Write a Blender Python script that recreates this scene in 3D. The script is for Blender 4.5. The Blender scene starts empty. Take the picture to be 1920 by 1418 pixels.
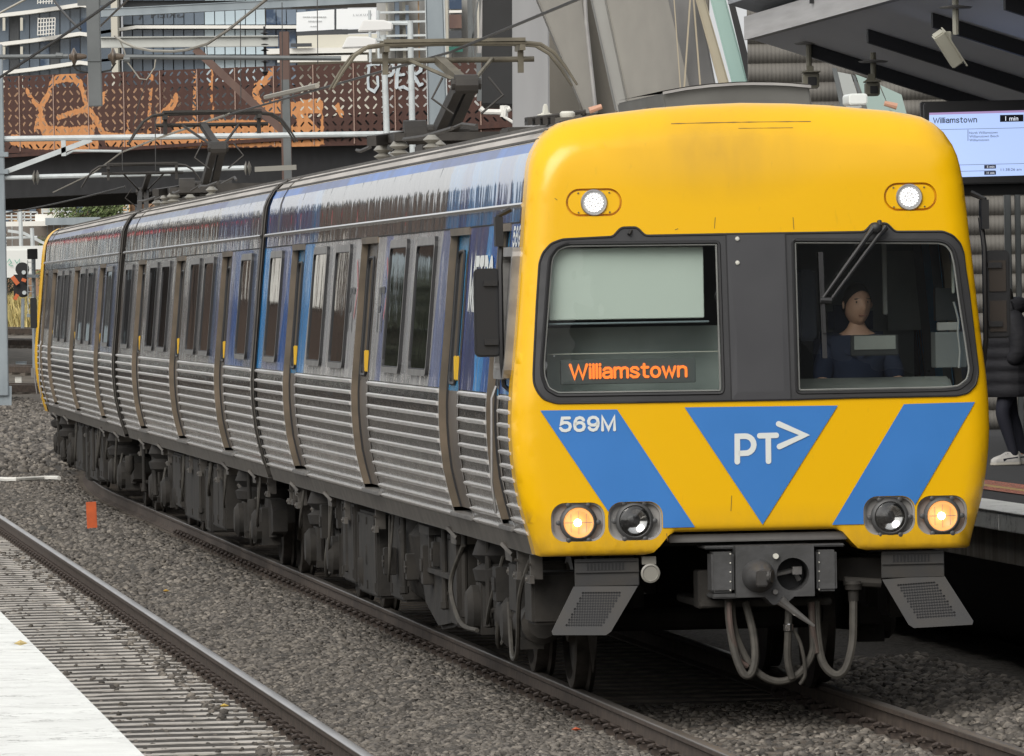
import bpy, bmesh, math, random
import numpy as np
from mathutils import Vector, Matrix
from mathutils.geometry import delaunay_2d_cdt
random.seed(7); RNG = np.random.default_rng(7)
R_ = math.radians
S = bpy.context.scene
COL = S.collection

# ------------------------------------------------------------------ camera, light, exposure
CAM_H = 2.69                      # eye height above the rail heads
FOC = 15000.0                     # focal length in pixels of a 1920 px wide frame
ROLL, HOR = 0.0175, -161.0
camd = bpy.data.cameras.new('camera'); cam = bpy.data.objects.new('camera', camd); COL.objects.link(cam)
camd.sensor_width = 36.0; camd.lens = FOC / 1920 * 36.0
camd.clip_start = 0.5; camd.clip_end = 4000
cam.location = (0, 0, CAM_H)
pitch = math.atan(-HOR / FOC)     # looks slightly down
cam.matrix_world = (Matrix.Translation((0, 0, CAM_H)) @ Matrix.Rotation(R_(90) - pitch, 4, 'X')
                    @ Matrix.Rotation(-ROLL, 4, 'Z'))
S.camera = cam

W = bpy.data.worlds.new('World'); S.world = W; W.use_nodes = True
nt = W.node_tree; bg = nt.nodes['Background']
sky = nt.nodes.new('ShaderNodeTexSky'); sky.sky_type = 'NISHITA'; sky.sun_disc = False
SUN_EL, SUN_AZ = 38.0, 205.0
sky.sun_elevation = R_(SUN_EL); sky.sun_rotation = R_(SUN_AZ)
sky.air_density = 1.0; sky.dust_density = 4.0
hs = nt.nodes.new('ShaderNodeHueSaturation'); hs.inputs['Saturation'].default_value = 0.25
oc_ = nt.nodes.new('ShaderNodeMix'); oc_.data_type = 'RGBA'; oc_.inputs[0].default_value = 0.66; oc_.inputs[7].default_value = (5.0, 5.05, 5.1, 1)   # cloud layer
nt.links.new(sky.outputs[0], hs.inputs['Color']); nt.links.new(hs.outputs[0], oc_.inputs[6]); nt.links.new(oc_.outputs[2], bg.inputs['Color'])
bg.inputs['Strength'].default_value = 0.13
sl = bpy.data.lights.new('sun', 'SUN'); sun = bpy.data.objects.new('sun', sl); COL.objects.link(sun)
sl.energy = 1.3; sl.angle = R_(40); sl.color = (1.0, 0.96, 0.9)
a = R_(SUN_AZ); e = R_(SUN_EL)
sdir = Vector((math.sin(a) * math.cos(e), math.cos(a) * math.cos(e), math.sin(e)))
sun.rotation_euler = (-sdir).to_track_quat('-Z', 'Y').to_euler()
S.view_settings.view_transform = 'Standard'; S.view_settings.look = 'None'
S.view_settings.gamma = 1.0; S.view_settings.exposure = 0.46
S.render.engine = 'CYCLES'
S.cycles.max_bounces = 6; S.cycles.transparent_max_bounces = 12
S.cycles.use_denoising = True

# ------------------------------------------------------------------ measuring helpers (photo pixel -> metres)
FX, FY = 1.545, 51.2              # middle of the train front on the ground
TH = math.atan(0.104)
DV = np.array([-math.sin(TH), math.cos(TH)]); RV = np.array([math.cos(TH), math.sin(TH)])
def uv(x, y):
    du = x - 960; dv = y - 709
    return (du - ROLL * dv) / FOC, (dv + ROLL * du - HOR) / FOC
def at(x, y, Y):
    u, v = uv(x, y); return Vector((u * Y, Y, CAM_H - v * Y))
def on_ground(x, y, z=0.0):
    u, v = uv(x, y); Y = (CAM_H - z) / v; return Vector((u * Y, Y, z))
def face(x, y, s=0.0):            # lateral, height in the leading carriage's frame at depth s
    u, v = uv(x, y); A = np.array([u, 1.0]); F0 = np.array([FX, FY])
    t = (s + F0 @ DV) / (A @ DV); P = A * t - F0
    return P @ RV, CAM_H - v * t
def side(x, y, lat=-1.53):        # distance along the train, height
    u, v = uv(x, y); A = np.array([u, 1.0]); F0 = np.array([FX, FY])
    t = (lat + F0 @ RV) / (A @ RV); P = A * t - F0
    return P @ DV, CAM_H - v * t
def path(s, q=0.0):               # track centre line: straight, then a slow right-hand transition curve
    Y = FY + s * 0.99464
    def c(Y):
        x = FX - 0.104 * (Y - FY)
        if Y > 110: x += .0014 * (min(Y, 165) - 110) ** 2 + (0.154 * (Y - 165) if Y > 165 else 0)
        return x
    x = c(Y); m = (c(Y + .1) - c(Y - .1)) / .2
    n = Vector((1, -m)).normalized()
    return Vector((x + n.x * q, Y + n.y * q)), math.atan2(-m, 1)

# ------------------------------------------------------------------ materials
def mat(name, c1, c2=None, scale=6.0, rough=0.6, metal=0.0, bump=0.0, bscale=30.0, stretch=(1, 1, 1), rvar=0.0,
        spec=0.5, lo=0.35, hi=0.65, island=0.0, detail=4):
    m = bpy.data.materials.new(name); m.use_nodes = True
    n = m.node_tree.nodes; L = m.node_tree.links; b = n['Principled BSDF']
    b.inputs['Roughness'].default_value = rough; b.inputs['Metallic'].default_value = metal
    b.inputs['Specular IOR Level'].default_value = spec
    b.inputs['Base Color'].default_value = (*c1, 1)
    if c2 is not None or bump or rvar:
        tc = n.new('ShaderNodeTexCoord'); mp = n.new('ShaderNodeMapping')
        mp.inputs['Scale'].default_value = stretch; L.new(tc.outputs['Object'], mp.inputs[0])
        vec = mp.outputs[0]
    if c2 is not None:
        no = n.new('ShaderNodeTexNoise'); no.inputs['Scale'].default_value = scale; no.inputs['Detail'].default_value = detail
        L.new(vec, no.inputs['Vector'])
        r = n.new('ShaderNodeValToRGB'); r.color_ramp.elements[0].position = lo; r.color_ramp.elements[1].position = hi
        r.color_ramp.elements[0].color = (*c1, 1); r.color_ramp.elements[1].color = (*c2, 1)
        L.new(no.outputs['Fac'], r.inputs[0]); out = r.outputs[0]
        if island:
            g = n.new('ShaderNodeNewGeometry'); h = n.new('ShaderNodeHueSaturation')
            mr = n.new('ShaderNodeMapRange'); mr.inputs[3].default_value = 1 - island; mr.inputs[4].default_value = 1 + island
            L.new(g.outputs['Random Per Island'], mr.inputs[0]); L.new(mr.outputs[0], h.inputs['Value'])
            L.new(out, h.inputs['Color']); out = h.outputs[0]
        L.new(out, b.inputs['Base Color'])
        if rvar:
            mr = n.new('ShaderNodeMapRange'); mr.inputs[3].default_value = max(0, rough - rvar); mr.inputs[4].default_value = min(1, rough + rvar)
            L.new(no.outputs['Fac'], mr.inputs[0]); L.new(mr.outputs[0], b.inputs['Roughness'])
    if bump:
        no2 = n.new('ShaderNodeTexNoise'); no2.inputs['Scale'].default_value = bscale; no2.inputs['Detail'].default_value = 3
        L.new(vec, no2.inputs['Vector'])
        bu = n.new('ShaderNodeBump'); bu.inputs['Strength'].default_value = bump; bu.inputs['Distance'].default_value = 0.02
        L.new(no2.outputs['Fac'], bu.inputs['Height']); L.new(bu.outputs[0], b.inputs['Normal'])
    return m
def emis(name, c, st):
    m = bpy.data.materials.new(name); m.use_nodes = True; b = m.node_tree.nodes['Principled BSDF']
    b.inputs['Base Color'].default_value = (c[0] * .3, c[1] * .3, c[2] * .3, 1); b.inputs['Roughness'].default_value = .35
    b.inputs['Emission Color'].default_value = (*c, 1); b.inputs['Emission Strength'].default_value = st
    return m
def glassmat(name, tint=(.8, .86, .84), rough=0.0, ior=1.5, wav=0.0):
    m = bpy.data.materials.new(name); m.use_nodes = True; n = m.node_tree.nodes; L = m.node_tree.links
    n.remove(n['Principled BSDF']); o = n['Material Output']
    t = n.new('ShaderNodeBsdfTransparent'); t.inputs[0].default_value = (*tint, 1)
    g = n.new('ShaderNodeBsdfGlossy'); g.inputs['Roughness'].default_value = rough
    lw = n.new('ShaderNodeLayerWeight'); lw.inputs[0].default_value = .5; pw = n.new('ShaderNodeMath'); pw.operation = 'POWER'; pw.inputs[1].default_value = 5; L.new(lw.outputs['Facing'], pw.inputs[0])
    f = n.new('ShaderNodeMath'); f.operation = 'MULTIPLY_ADD'; f.use_clamp = True; r0 = 2 * ((ior - 1) / (ior + 1)) ** 2; f.inputs[1].default_value = 1 - r0; f.inputs[2].default_value = r0; L.new(pw.outputs[0], f.inputs[0]); x = n.new('ShaderNodeMixShader')
    if wav:
        tc = n.new('ShaderNodeTexCoord'); no = n.new('ShaderNodeTexNoise'); no.inputs['Scale'].default_value = 2.5
        bu = n.new('ShaderNodeBump'); bu.inputs['Strength'].default_value = wav; bu.inputs['Distance'].default_value = .02
        L.new(tc.outputs['Object'], no.inputs['Vector']); L.new(no.outputs['Fac'], bu.inputs['Height'])
        L.new(bu.outputs[0], g.inputs['Normal'])
    L.new(f.outputs[0], x.inputs[0]); L.new(t.outputs[0], x.inputs[1]); L.new(g.outputs[0], x.inputs[2])
    L.new(x.outputs[0], o.inputs[0]); return m

# ------------------------------------------------------------------ mesh helpers
class MB:
    def __init__(s): s.v = []; s.f = []; s.mi = []
    def add(s, v, f, mi=0):
        k = len(s.v); s.v += [tuple(p) for p in v]; s.f += [tuple(i + k for i in q) for q in f]; s.mi += [mi] * len(f); return s
    def box(s, c, d, rz=0, M=None, mi=0):
        v = [Vector((x * d[0] / 2, y * d[1] / 2, z * d[2] / 2)) for x in (-1, 1) for y in (-1, 1) for z in (-1, 1)]
        if M is not None: v = [M @ p for p in v]
        if rz: r = Matrix.Rotation(rz, 3, 'Z'); v = [r @ p for p in v]
        c = Vector(c)
        return s.add([p + c for p in v], [(0, 1, 3, 2), (4, 6, 7, 5), (0, 4, 5, 1), (2, 3, 7, 6), (0, 2, 6, 4), (1, 5, 7, 3)], mi)
    def box2(s, a, b, mi=0):
        a = Vector(a); b = Vector(b); return s.box((a + b) / 2, [abs(t) for t in (b - a)], mi=mi)
    def bar(s, p, q, w, h=None, up=(0, 0, 1), mi=0):
        p = Vector(p); q = Vector(q); h = h or w; d = (q - p).normalized(); u = Vector(up)
        if abs(d.dot(u)) > .98: u = Vector((1, 0, 0))
        x = d.cross(u).normalized() * (w / 2); z = x.normalized().cross(d) * (h / 2)
        v = [p - x - z, p + x - z, p + x + z, p - x + z, q - x - z, q + x - z, q + x + z, q - x + z]
        return s.add(v, [(3, 2, 1, 0), (4, 5, 6, 7), (0, 1, 5, 4), (1, 2, 6, 5), (2, 3, 7, 6), (3, 0, 4, 7)], mi)
    def tube(s, pts, r, n=8, cap=True, mi=0):
        P = [Vector(p) for p in pts]; rr = r if isinstance(r, (list, tuple)) else [r] * len(P)
        v = []; f = []; x = None
        for i, p in enumerate(P):
            d = (P[min(i + 1, len(P) - 1)] - P[max(i - 1, 0)]).normalized()
            if x is None:
                x = d.orthogonal().normalized()
            else:
                x = (x - d * x.dot(d)); x = x.normalized() if x.length > 1e-6 else d.orthogonal().normalized()
            y = d.cross(x)
            for k in range(n):
                t = 2 * math.pi * k / n; v.append(p + (x * math.cos(t) + y * math.sin(t)) * rr[i])
        for i in range(len(P) - 1):
            for k in range(n):
                k2 = (k + 1) % n; f.append((i * n + k, i * n + k2, (i + 1) * n + k2, (i + 1) * n + k))
        if cap: f.append(tuple(range(n - 1, -1, -1))); f.append(tuple((len(P) - 1) * n + k for k in range(n)))
        return s.add(v, f, mi)
    def lathe(s, o, axis, prof, n=20, mi=0, caps=True):      # prof: (radius, distance along axis)
        o = Vector(o); d = Vector(axis).normalized(); x = d.orthogonal().normalized(); y = d.cross(x); v = []; f = []
        for (r, h) in prof:
            for k in range(n):
                t = 2 * math.pi * k / n; v.append(o + d * h + (x * math.cos(t) + y * math.sin(t)) * r)
        for i in range(len(prof) - 1):
            for k in range(n):
                k2 = (k + 1) % n; f.append((i * n + k, i * n + k2, (i + 1) * n + k2, (i + 1) * n + k))
        if caps: f.append(tuple(range(n - 1, -1, -1))); f.append(tuple((len(prof) - 1) * n + k for k in range(n)))
        return s.add(v, f, mi)
    def prism(s, poly, fn0, fn1, mi=0):           # poly 2D; fn maps 2D -> 3D for the two caps
        n = len(poly); v = [fn0(*p) for p in poly] + [fn1(*p) for p in poly]
        f = [tuple(range(n - 1, -1, -1)), tuple(range(n, 2 * n))] + [(i, (i + 1) % n, n + (i + 1) % n, n + i) for i in range(n)]
        return s.add(v, f, mi)
    def grid(s, rows, mi=0):
        n = len(rows[0]); v = [p for r in rows for p in r]
        f = [(i * n + j, i * n + j + 1, (i + 1) * n + j + 1, (i + 1) * n + j) for i in range(len(rows) - 1) for j in range(n - 1)]
        return s.add(v, f, mi)
def spline(P, n=6):
    P = [Vector(p) for p in P]; Q = []
    for i in range(len(P) - 1):
        p0, p1, p2, p3 = P[max(i - 1, 0)], P[i], P[i + 1], P[min(i + 2, len(P) - 1)]
        for t in np.linspace(0, 1, n, endpoint=False): Q.append(.5 * ((2 * p1) + (p2 - p0) * t + (2 * p0 - 5 * p1 + 4 * p2 - p3) * t * t + (3 * p1 - p0 - 3 * p2 + p3) * t ** 3))
    return Q + [P[-1]]
def obj(name, mb, m, parent=None, smooth=False, bevel=0.0, auto=None, flipfix=True):
    me = bpy.data.meshes.new(name)
    me.from_pydata([tuple(p) for p in mb.v], [], mb.f)
    ms = m if isinstance(m, (list, tuple)) else [m]
    for q in ms: me.materials.append(q)
    if len(ms) > 1: me.polygons.foreach_set('material_index', mb.mi)
    if bevel or flipfix:
        bm = bmesh.new(); bm.from_mesh(me)
        if bevel:
            ed = [e for e in bm.edges if len(e.link_faces) == 2 and e.calc_face_angle(0) > .6]
            bmesh.ops.bevel(bm, geom=ed, offset=bevel, segments=2, affect='EDGES', clamp_overlap=True)
        bmesh.ops.recalc_face_normals(bm, faces=bm.faces)
        bm.to_mesh(me); bm.free()
    if smooth or bevel:
        for p in me.polygons: p.use_smooth = True
        me.set_sharp_from_angle(angle=R_(auto if auto else (40 if not bevel else 60)))
    o = bpy.data.objects.new(name, me); COL.objects.link(o)
    if parent is not None: o.parent = parent
    return o
def tag(o, label=None, cat=None, group=None, kind=None):
    if label: o['label'] = label
    if cat: o['category'] = cat
    if group: o['group'] = group
    if kind: o['kind'] = kind
    return o
def thing(name, label, cat, loc=(0, 0, 0), rz=0.0, group=None):
    o = bpy.data.objects.new(name, None); COL.objects.link(o); o.location = loc; o.rotation_euler = (0, 0, rz)
    o.empty_display_size = .2
    return tag(o, label, cat, group)
def copy_tree(o, parent=None):
    c = o.copy(); COL.objects.link(c)
    if parent is not None: c.parent = parent
    for ch in list(o.children): copy_tree(ch, c)
    return c
def inst(src, parent, M, name=None):              # another copy of a part (shared mesh)
    c = src.copy(); COL.objects.link(c); c.parent = parent; c.matrix_local = M; return c

def inside(p, poly):
    x, y = p; c = False; n = len(poly)
    for i in range(n):
        x1, y1 = poly[i]; x2, y2 = poly[i - 1]
        if (y1 > y) != (y2 > y) and x < (x2 - x1) * (y - y1) / (y2 - y1) + x1: c = not c
    return c
def pdist(p, poly):
    p = np.array(p); A = np.array(poly); B = np.roll(A, -1, 0); d = B - A
    t = np.clip(((p - A) * d).sum(1) / np.maximum((d * d).sum(1), 1e-12), 0, 1)
    return np.sqrt(((A + d * t[:, None] - p) ** 2).sum(1).min())
def resample(poly, step):
    out = []
    for i in range(len(poly)):
        a = Vector(poly[i]); b = Vector(poly[(i + 1) % len(poly)]); n = max(1, int((b - a).length / step))
        out += [tuple(a.lerp(b, k / n)) for k in range(n)]
    return out
def sheet(mb, outer, holes=(), fn=None, grid=0.0, extra=(), mi=0, mind=.004):
    pts = []; ed = []
    for lp in [outer] + list(holes):
        k = len(pts); pts += [Vector(p) for p in lp]; ed += [(k + i, k + (i + 1) % len(lp)) for i in range(len(lp))]
    def ok(p): return inside(p, outer) and not any(inside(p, h) for h in holes)
    ex = [tuple(p) for p in extra]
    if grid:
        xs = [p[0] for p in outer]; ys = [p[1] for p in outer]
        x = min(xs) + grid / 2
        while x < max(xs):
            y = min(ys) + grid / 2
            while y < max(ys): ex.append((x + .001 * y, y)); y += grid
            x += grid
    loops = [outer] + list(holes)
    for p in ex:
        if ok(p) and min(pdist(p, l) for l in loops) > mind: pts.append(Vector(p))
    v, e, f, *_ = delaunay_2d_cdt(pts, ed, [], 0, 1e-6)
    fs = []
    for q in f:
        c = sum((v[i] for i in q), Vector((0, 0))) / len(q)
        if ok(c):
            q = tuple(q); a_, b_, c_ = v[q[0]], v[q[1]], v[q[2]]
            ar = (b_ - a_).cross(c_ - a_)
            if abs(ar) > 3e-5: fs.append(q if ar > 0 else q[::-1])
    mb.add([fn(*p) for p in v], fs, mi); return mb
def rrect(x0, x1, y0, y1, r, n=6):
    out = []
    for cx, cy, a in ((x1 - r, y1 - r, 0), (x0 + r, y1 - r, 90), (x0 + r, y0 + r, 180), (x1 - r, y0 + r, 270)):
        for k in range(n + 1):
            t = R_(a + 90 * k / n); out.append((cx + r * math.cos(t), cy + r * math.sin(t)))
    return out
def ribbon(mb, pts, w, fn, cap=True, mi=0, jitter=0.0):
    P = [Vector(p) for p in pts]; n = len(P); L = []; R = []
    for i in range(n):
        a = (P[i] - P[i - 1]).normalized() if i else None; b = (P[i + 1] - P[i]).normalized() if i < n - 1 else None
        d = ((a or b) + (b or a)).normalized(); k = 1.0
        if a and b: k = min(2.0, 1 / max(.4, math.sqrt(max(0.01, (1 + a.dot(b)) / 2))))
        nn = Vector((-d.y, d.x)) * (w / 2 * k * (1 + jitter * random.uniform(-1, 1)))
        L.append(P[i] + nn); R.append(P[i] - nn)
    v = [fn(*p) for p in L] + [fn(*p) for p in R]
    f = [(i, i + 1, n + i + 1, n + i) for i in range(n - 1)]
    mb.add(v, f, mi)
    if cap:
        for i, j in ((0, 1), (n - 1, n - 2)):
            d = (P[i] - P[j]).normalized(); a0 = math.atan2(d.y, d.x) - math.pi / 2
            q = [P[i] + Vector((math.cos(a0 + math.pi * k / 8), math.sin(a0 + math.pi * k / 8))) * w / 2 for k in range(9)]
            mb.add([fn(*p) for p in q], [tuple(range(9))], mi)
    return mb
def soften(poly, cut=.012, it=2):
    for _ in range(it):
        out = []
        for i in range(len(poly)):
            a = Vector(poly[i - 1]); b = Vector(poly[i]); c = Vector(poly[(i + 1) % len(poly)])
            out += [tuple(b + (a - b) * min(.25, cut / max((a - b).length, 1e-6))), tuple(b + (c - b) * min(.25, cut / max((c - b).length, 1e-6)))]
        poly = out; cut *= .5
    return poly
_o = lambda cx, cy, rx, ry, n=14: [(cx + rx * math.sin(2 * math.pi * k / n), cy - ry * math.cos(2 * math.pi * k / n)) for k in range(n + 1)]
_6 = [(.50, .80), (.42, .94), (.28, 1), (.12, .92), (.03, .70), (0, .42), (.03, .16), (.14, .02), (.30, 0), (.46, .08), (.53, .28), (.50, .48), (.38, .60), (.20, .60), (.06, .48)]
GLY = {'W': (.86, [[(0, 1), (.22, 0), (.43, .9), (.64, 0), (.86, 1)]]), 'i': (0, [[(0, 0), (0, .72)], [(0, .95), (0, 1)]]), 'l': (0, [[(0, 0), (0, 1)]]),
 'a': (.42, [[(.03, .58), (.12, .71), (.30, .72), (.40, .62), (.42, .5), (.42, 0)], [(.40, .42), (.14, .40), (.02, .30), (0, .16), (.08, .02), (.22, 0), (.36, .08), (.40, .16)]]),
 'm': (.66, [[(0, 0), (0, .72)], [(0, .52), (.10, .70), (.22, .72), (.32, .64), (.33, .50), (.33, 0)], [(.33, .52), (.43, .70), (.55, .72), (.65, .64), (.66, .50), (.66, 0)]]),
 's': (.40, [[(.38, .58), (.30, .71), (.12, .72), (.02, .60), (.05, .46), (.32, .30), (.40, .18), (.32, .02), (.12, 0), (0, .13)]]),
 't': (.32, [[(.12, .95), (.12, .14), (.18, .02), (.32, .01)], [(0, .72), (.32, .72)]]), 'o': (.44, [_o(.22, .36, .22, .36)]), 'w': (.62, [[(0, .72), (.15, 0), (.31, .66), (.47, 0), (.62, .72)]]),
 'n': (.40, [[(0, 0), (0, .72)], [(0, .52), (.12, .70), (.26, .72), (.38, .62), (.40, .48), (.40, 0)]]),
 '5': (.54, [[(.50, .98), (.11, .98), (.05, .54), (.20, .63), (.38, .62), (.51, .50), (.54, .30), (.47, .09), (.28, 0), (.10, .04), (0, .20)]]),
 '6': (.53, [_6]), '9': (.53, [[(.53 - x, 1 - y) for x, y in _6]]), 'M': (.66, [[(0, 0), (0, 1), (.33, .06), (.66, 1), (.66, 0)]]),
 'E': (.5, [[(.5, 1), (0, 1), (0, 0), (.5, 0)], [(0, .51), (.44, .51)]]), 'T': (.56, [[(0, 1), (.56, 1)], [(.28, 1), (.28, 0)]]),
 'R': (.54, [[(0, 0), (0, 1), (.34, 1), (.50, .90), (.52, .74), (.46, .58), (.32, .50), (0, .50)], [(.30, .50), (.54, 0)]]), 'O': (.62, [_o(.31, .5, .31, .5, 18)]),
 'P': (.52, [[(0, 0), (0, 1), (.34, 1), (.50, .88), (.52, .72), (.46, .55), (.32, .47), (0, .47)]]), '1': (.2, [[(0, .8), (.2, 1), (.2, 0)]])}
def stroked(mb, body, x0, x1, z0, z1, fn, w=.15, gap=.2, mi=0):
    """lettering drawn with a round pen; fn(x, z, lift) gives the point on the carrying surface"""
    wd = []; x = 0
    for ch in body: wd.append(x); x += (.28 if ch == ' ' else GLY[ch][0] + gap)
    tot = x - gap; h = (z1 - z0); sx = (x1 - x0 - w * h) / tot; sz = h * (1 - w); k = 0
    for ch, o in zip(body, wd):
        if ch == ' ': continue
        for st in GLY[ch][1]:
            ribbon(mb, [(x0 + w * h / 2 + (o + p[0]) * sx, z0 + w * h / 2 + p[1] * sz) for p in st], w * h, lambda a, b, k=k: fn(a, b, .0004 * (k % 5))); k += 1
    return mb
def text2d(body, bold=0.0):
    cu = bpy.data.curves.new('lettering', 'FONT'); cu.body = body; cu.resolution_u = 3; cu.offset = bold; cu.fill_mode = 'FRONT'
    o = bpy.data.objects.new('lettering', cu); COL.objects.link(o)
    dg = bpy.context.evaluated_depsgraph_get(); me = bpy.data.meshes.new_from_object(o.evaluated_get(dg))
    v = np.array([x.co[:2] for x in me.vertices]); f = [tuple(p.vertices) for p in me.polygons]
    bpy.data.objects.remove(o); bpy.data.curves.remove(cu); bpy.data.meshes.remove(me)
    lo = v.min(0); hi = v.max(0)
    return (v - lo) / (hi - lo), f, (hi[0] - lo[0]) / (hi[1] - lo[1])
def letters(mb, body, x0, x1, z0, z1, fn, bold=0.0, mirror=False, mi=0):
    v, f, _ = text2d(body, bold)
    if mirror: v[:, 0] = 1 - v[:, 0]
    return mb.add([fn(x0 + p[0] * (x1 - x0), z0 + p[1] * (z1 - z0)) for p in v], f, mi)
# ------------------------------------------------------------------ shared materials
M = {}
M['yellow'] = None
M['stainless'] = mat('fluted stainless steel', (.15, .142, .132), (.065, .061, .056), scale=5, rough=.14, metal=.92, bump=.12, bscale=9, stretch=(1, 1, 2.2), rvar=.08)
M['ribsteel'] = mat('sky glint rib steel', (.88, .86, .83), (.72, .70, .67), scale=9, rough=.28, metal=.5)  # ribs share the panel sheet; sky glint painted in as paler steel
M['jamb'] = mat('bronze brown door jamb', (.25, .20, .148), (.17, .14, .105), scale=4, rough=.38, metal=.55)
M['doorlow'] = mat('taupe lower door', (.17, .145, .12), (.13, .11, .095), scale=4, rough=.4, metal=.3)
M['solebar'] = mat('dusty grey sole bar', (.15, .138, .122), (.09, .083, .075), scale=5, rough=.45, metal=.35)
M['frame'] = mat('brushed window frame', (.42, .41, .39), (.3, .29, .28), scale=8, rough=.3, metal=.7)
M['rubber'] = mat('black rubber', (.02, .02, .021), rough=.5)
M['surround'] = mat('charcoal windscreen surround', (.055, .055, .057), (.042, .042, .044), scale=3, rough=.38)
M['pane'] = mat('dark tinted side glass', (.012, .013, .014), rough=.03, bump=.05, bscale=2.2, stretch=(1, 1.4, .8), spec=.75)
M['chrome'] = mat('polished gutter bead', (.75, .74, .72), rough=.15, metal=1.0)
M['roof'] = mat('weathered grey roof steel', (.56, .51, .45), (.36, .325, .28), scale=2.2, rough=.42, metal=.25, stretch=(1, .25, 1), bump=.1, bscale=12)
M['under'] = mat('dusty brown grey underframe', (.031, .027, .022), (.014, .0125, .0105), scale=4, rough=.8, bump=.25, bscale=18)
M['underdark'] = mat('grimy dark underframe', (.028, .025, .022), (.016, .0145, .013), scale=5, rough=.9)
M['coupler'] = mat('grey coupler steel', (.095, .095, .096), (.065, .065, .064), scale=6, rough=.5, metal=.3, bump=.1)
M['plough'] = mat('dark grey guard paint', (.034, .035, .037), (.046, .042, .037), scale=4, rough=.55)
M['hose'] = mat('dusty rubber hose', (.075, .069, .058), (.045, .041, .035), scale=12, rough=.75)
M['redhose'] = mat('faded red rubber hose', (.095, .064, .054), (.075, .06, .05), scale=9, rough=.75)
M['wheel'] = mat('worn wheel steel', (.09, .08, .07), (.045, .04, .034), scale=8, rough=.5, metal=.5)
M['black'] = mat('matt black', (.016, .016, .017), rough=.5)
M['mirror'] = mat('black mirror housing', (.018, .018, .019), rough=.42)
M['blue'] = mat('signal blue vinyl', (.052, .215, .58), (.047, .20, .54), scale=2, rough=.3)
M['white'] = mat('white vinyl lettering', (.74, .77, .74), rough=.4)
M['handle'] = mat('yellow door handle', (.68, .42, .03), rough=.4)
M['pantograph'] = mat('dull olive pantograph steel', (.20, .178, .13), (.13, .115, .085), scale=5, rough=.55, metal=.2)
M['pantdark'] = mat('sooty pantograph steel', (.045, .04, .034), (.03, .027, .024), scale=5, rough=.6)
M['insul'] = mat('pale ceramic insulator', (.25, .24, .21), rough=.4)
M['cream'] = mat('cream plastic', (.62, .61, .54), rough=.5)
M['grille'] = mat('dark mesh', (.02, .02, .022), rough=.6)
M['lampgrey'] = mat('light grey lamp pocket', (.36, .35, .335), (.29, .28, .27), scale=5, rough=.5)
M['lens'] = mat('clear lens reflector', (.78, .78, .76), rough=.07, metal=1.0)
M['lensglass'] = glassmat('clear lamp glass', (.95, .95, .95))
M['led'] = emis('white led', (1, .98, .95), 1.5)
M['ledgrey'] = mat('grey led board', (.42, .42, .42), rough=.4)
M['warm'] = emis('warm filament', (1.0, .70, .32), 9)
M['amber'] = emis('glowing reflector', (1.0, .42, .13), .55)
M['orangeled'] = emis('orange led lettering', (1.0, .19, .03), 1.25)
M['screen'] = glassmat('windscreen glass', (.90, .955, .935), wav=.10, ior=1.75)
M['cabdark'] = mat('dark cab lining', (.15, .155, .155), rough=.7)
M['cabgrey'] = mat('grey cab panel', (.22, .225, .21), (.17, .175, .165), scale=3, rough=.6)
M['blind'] = mat('pale sun blind', (.64, .69, .63), rough=.8)

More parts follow.
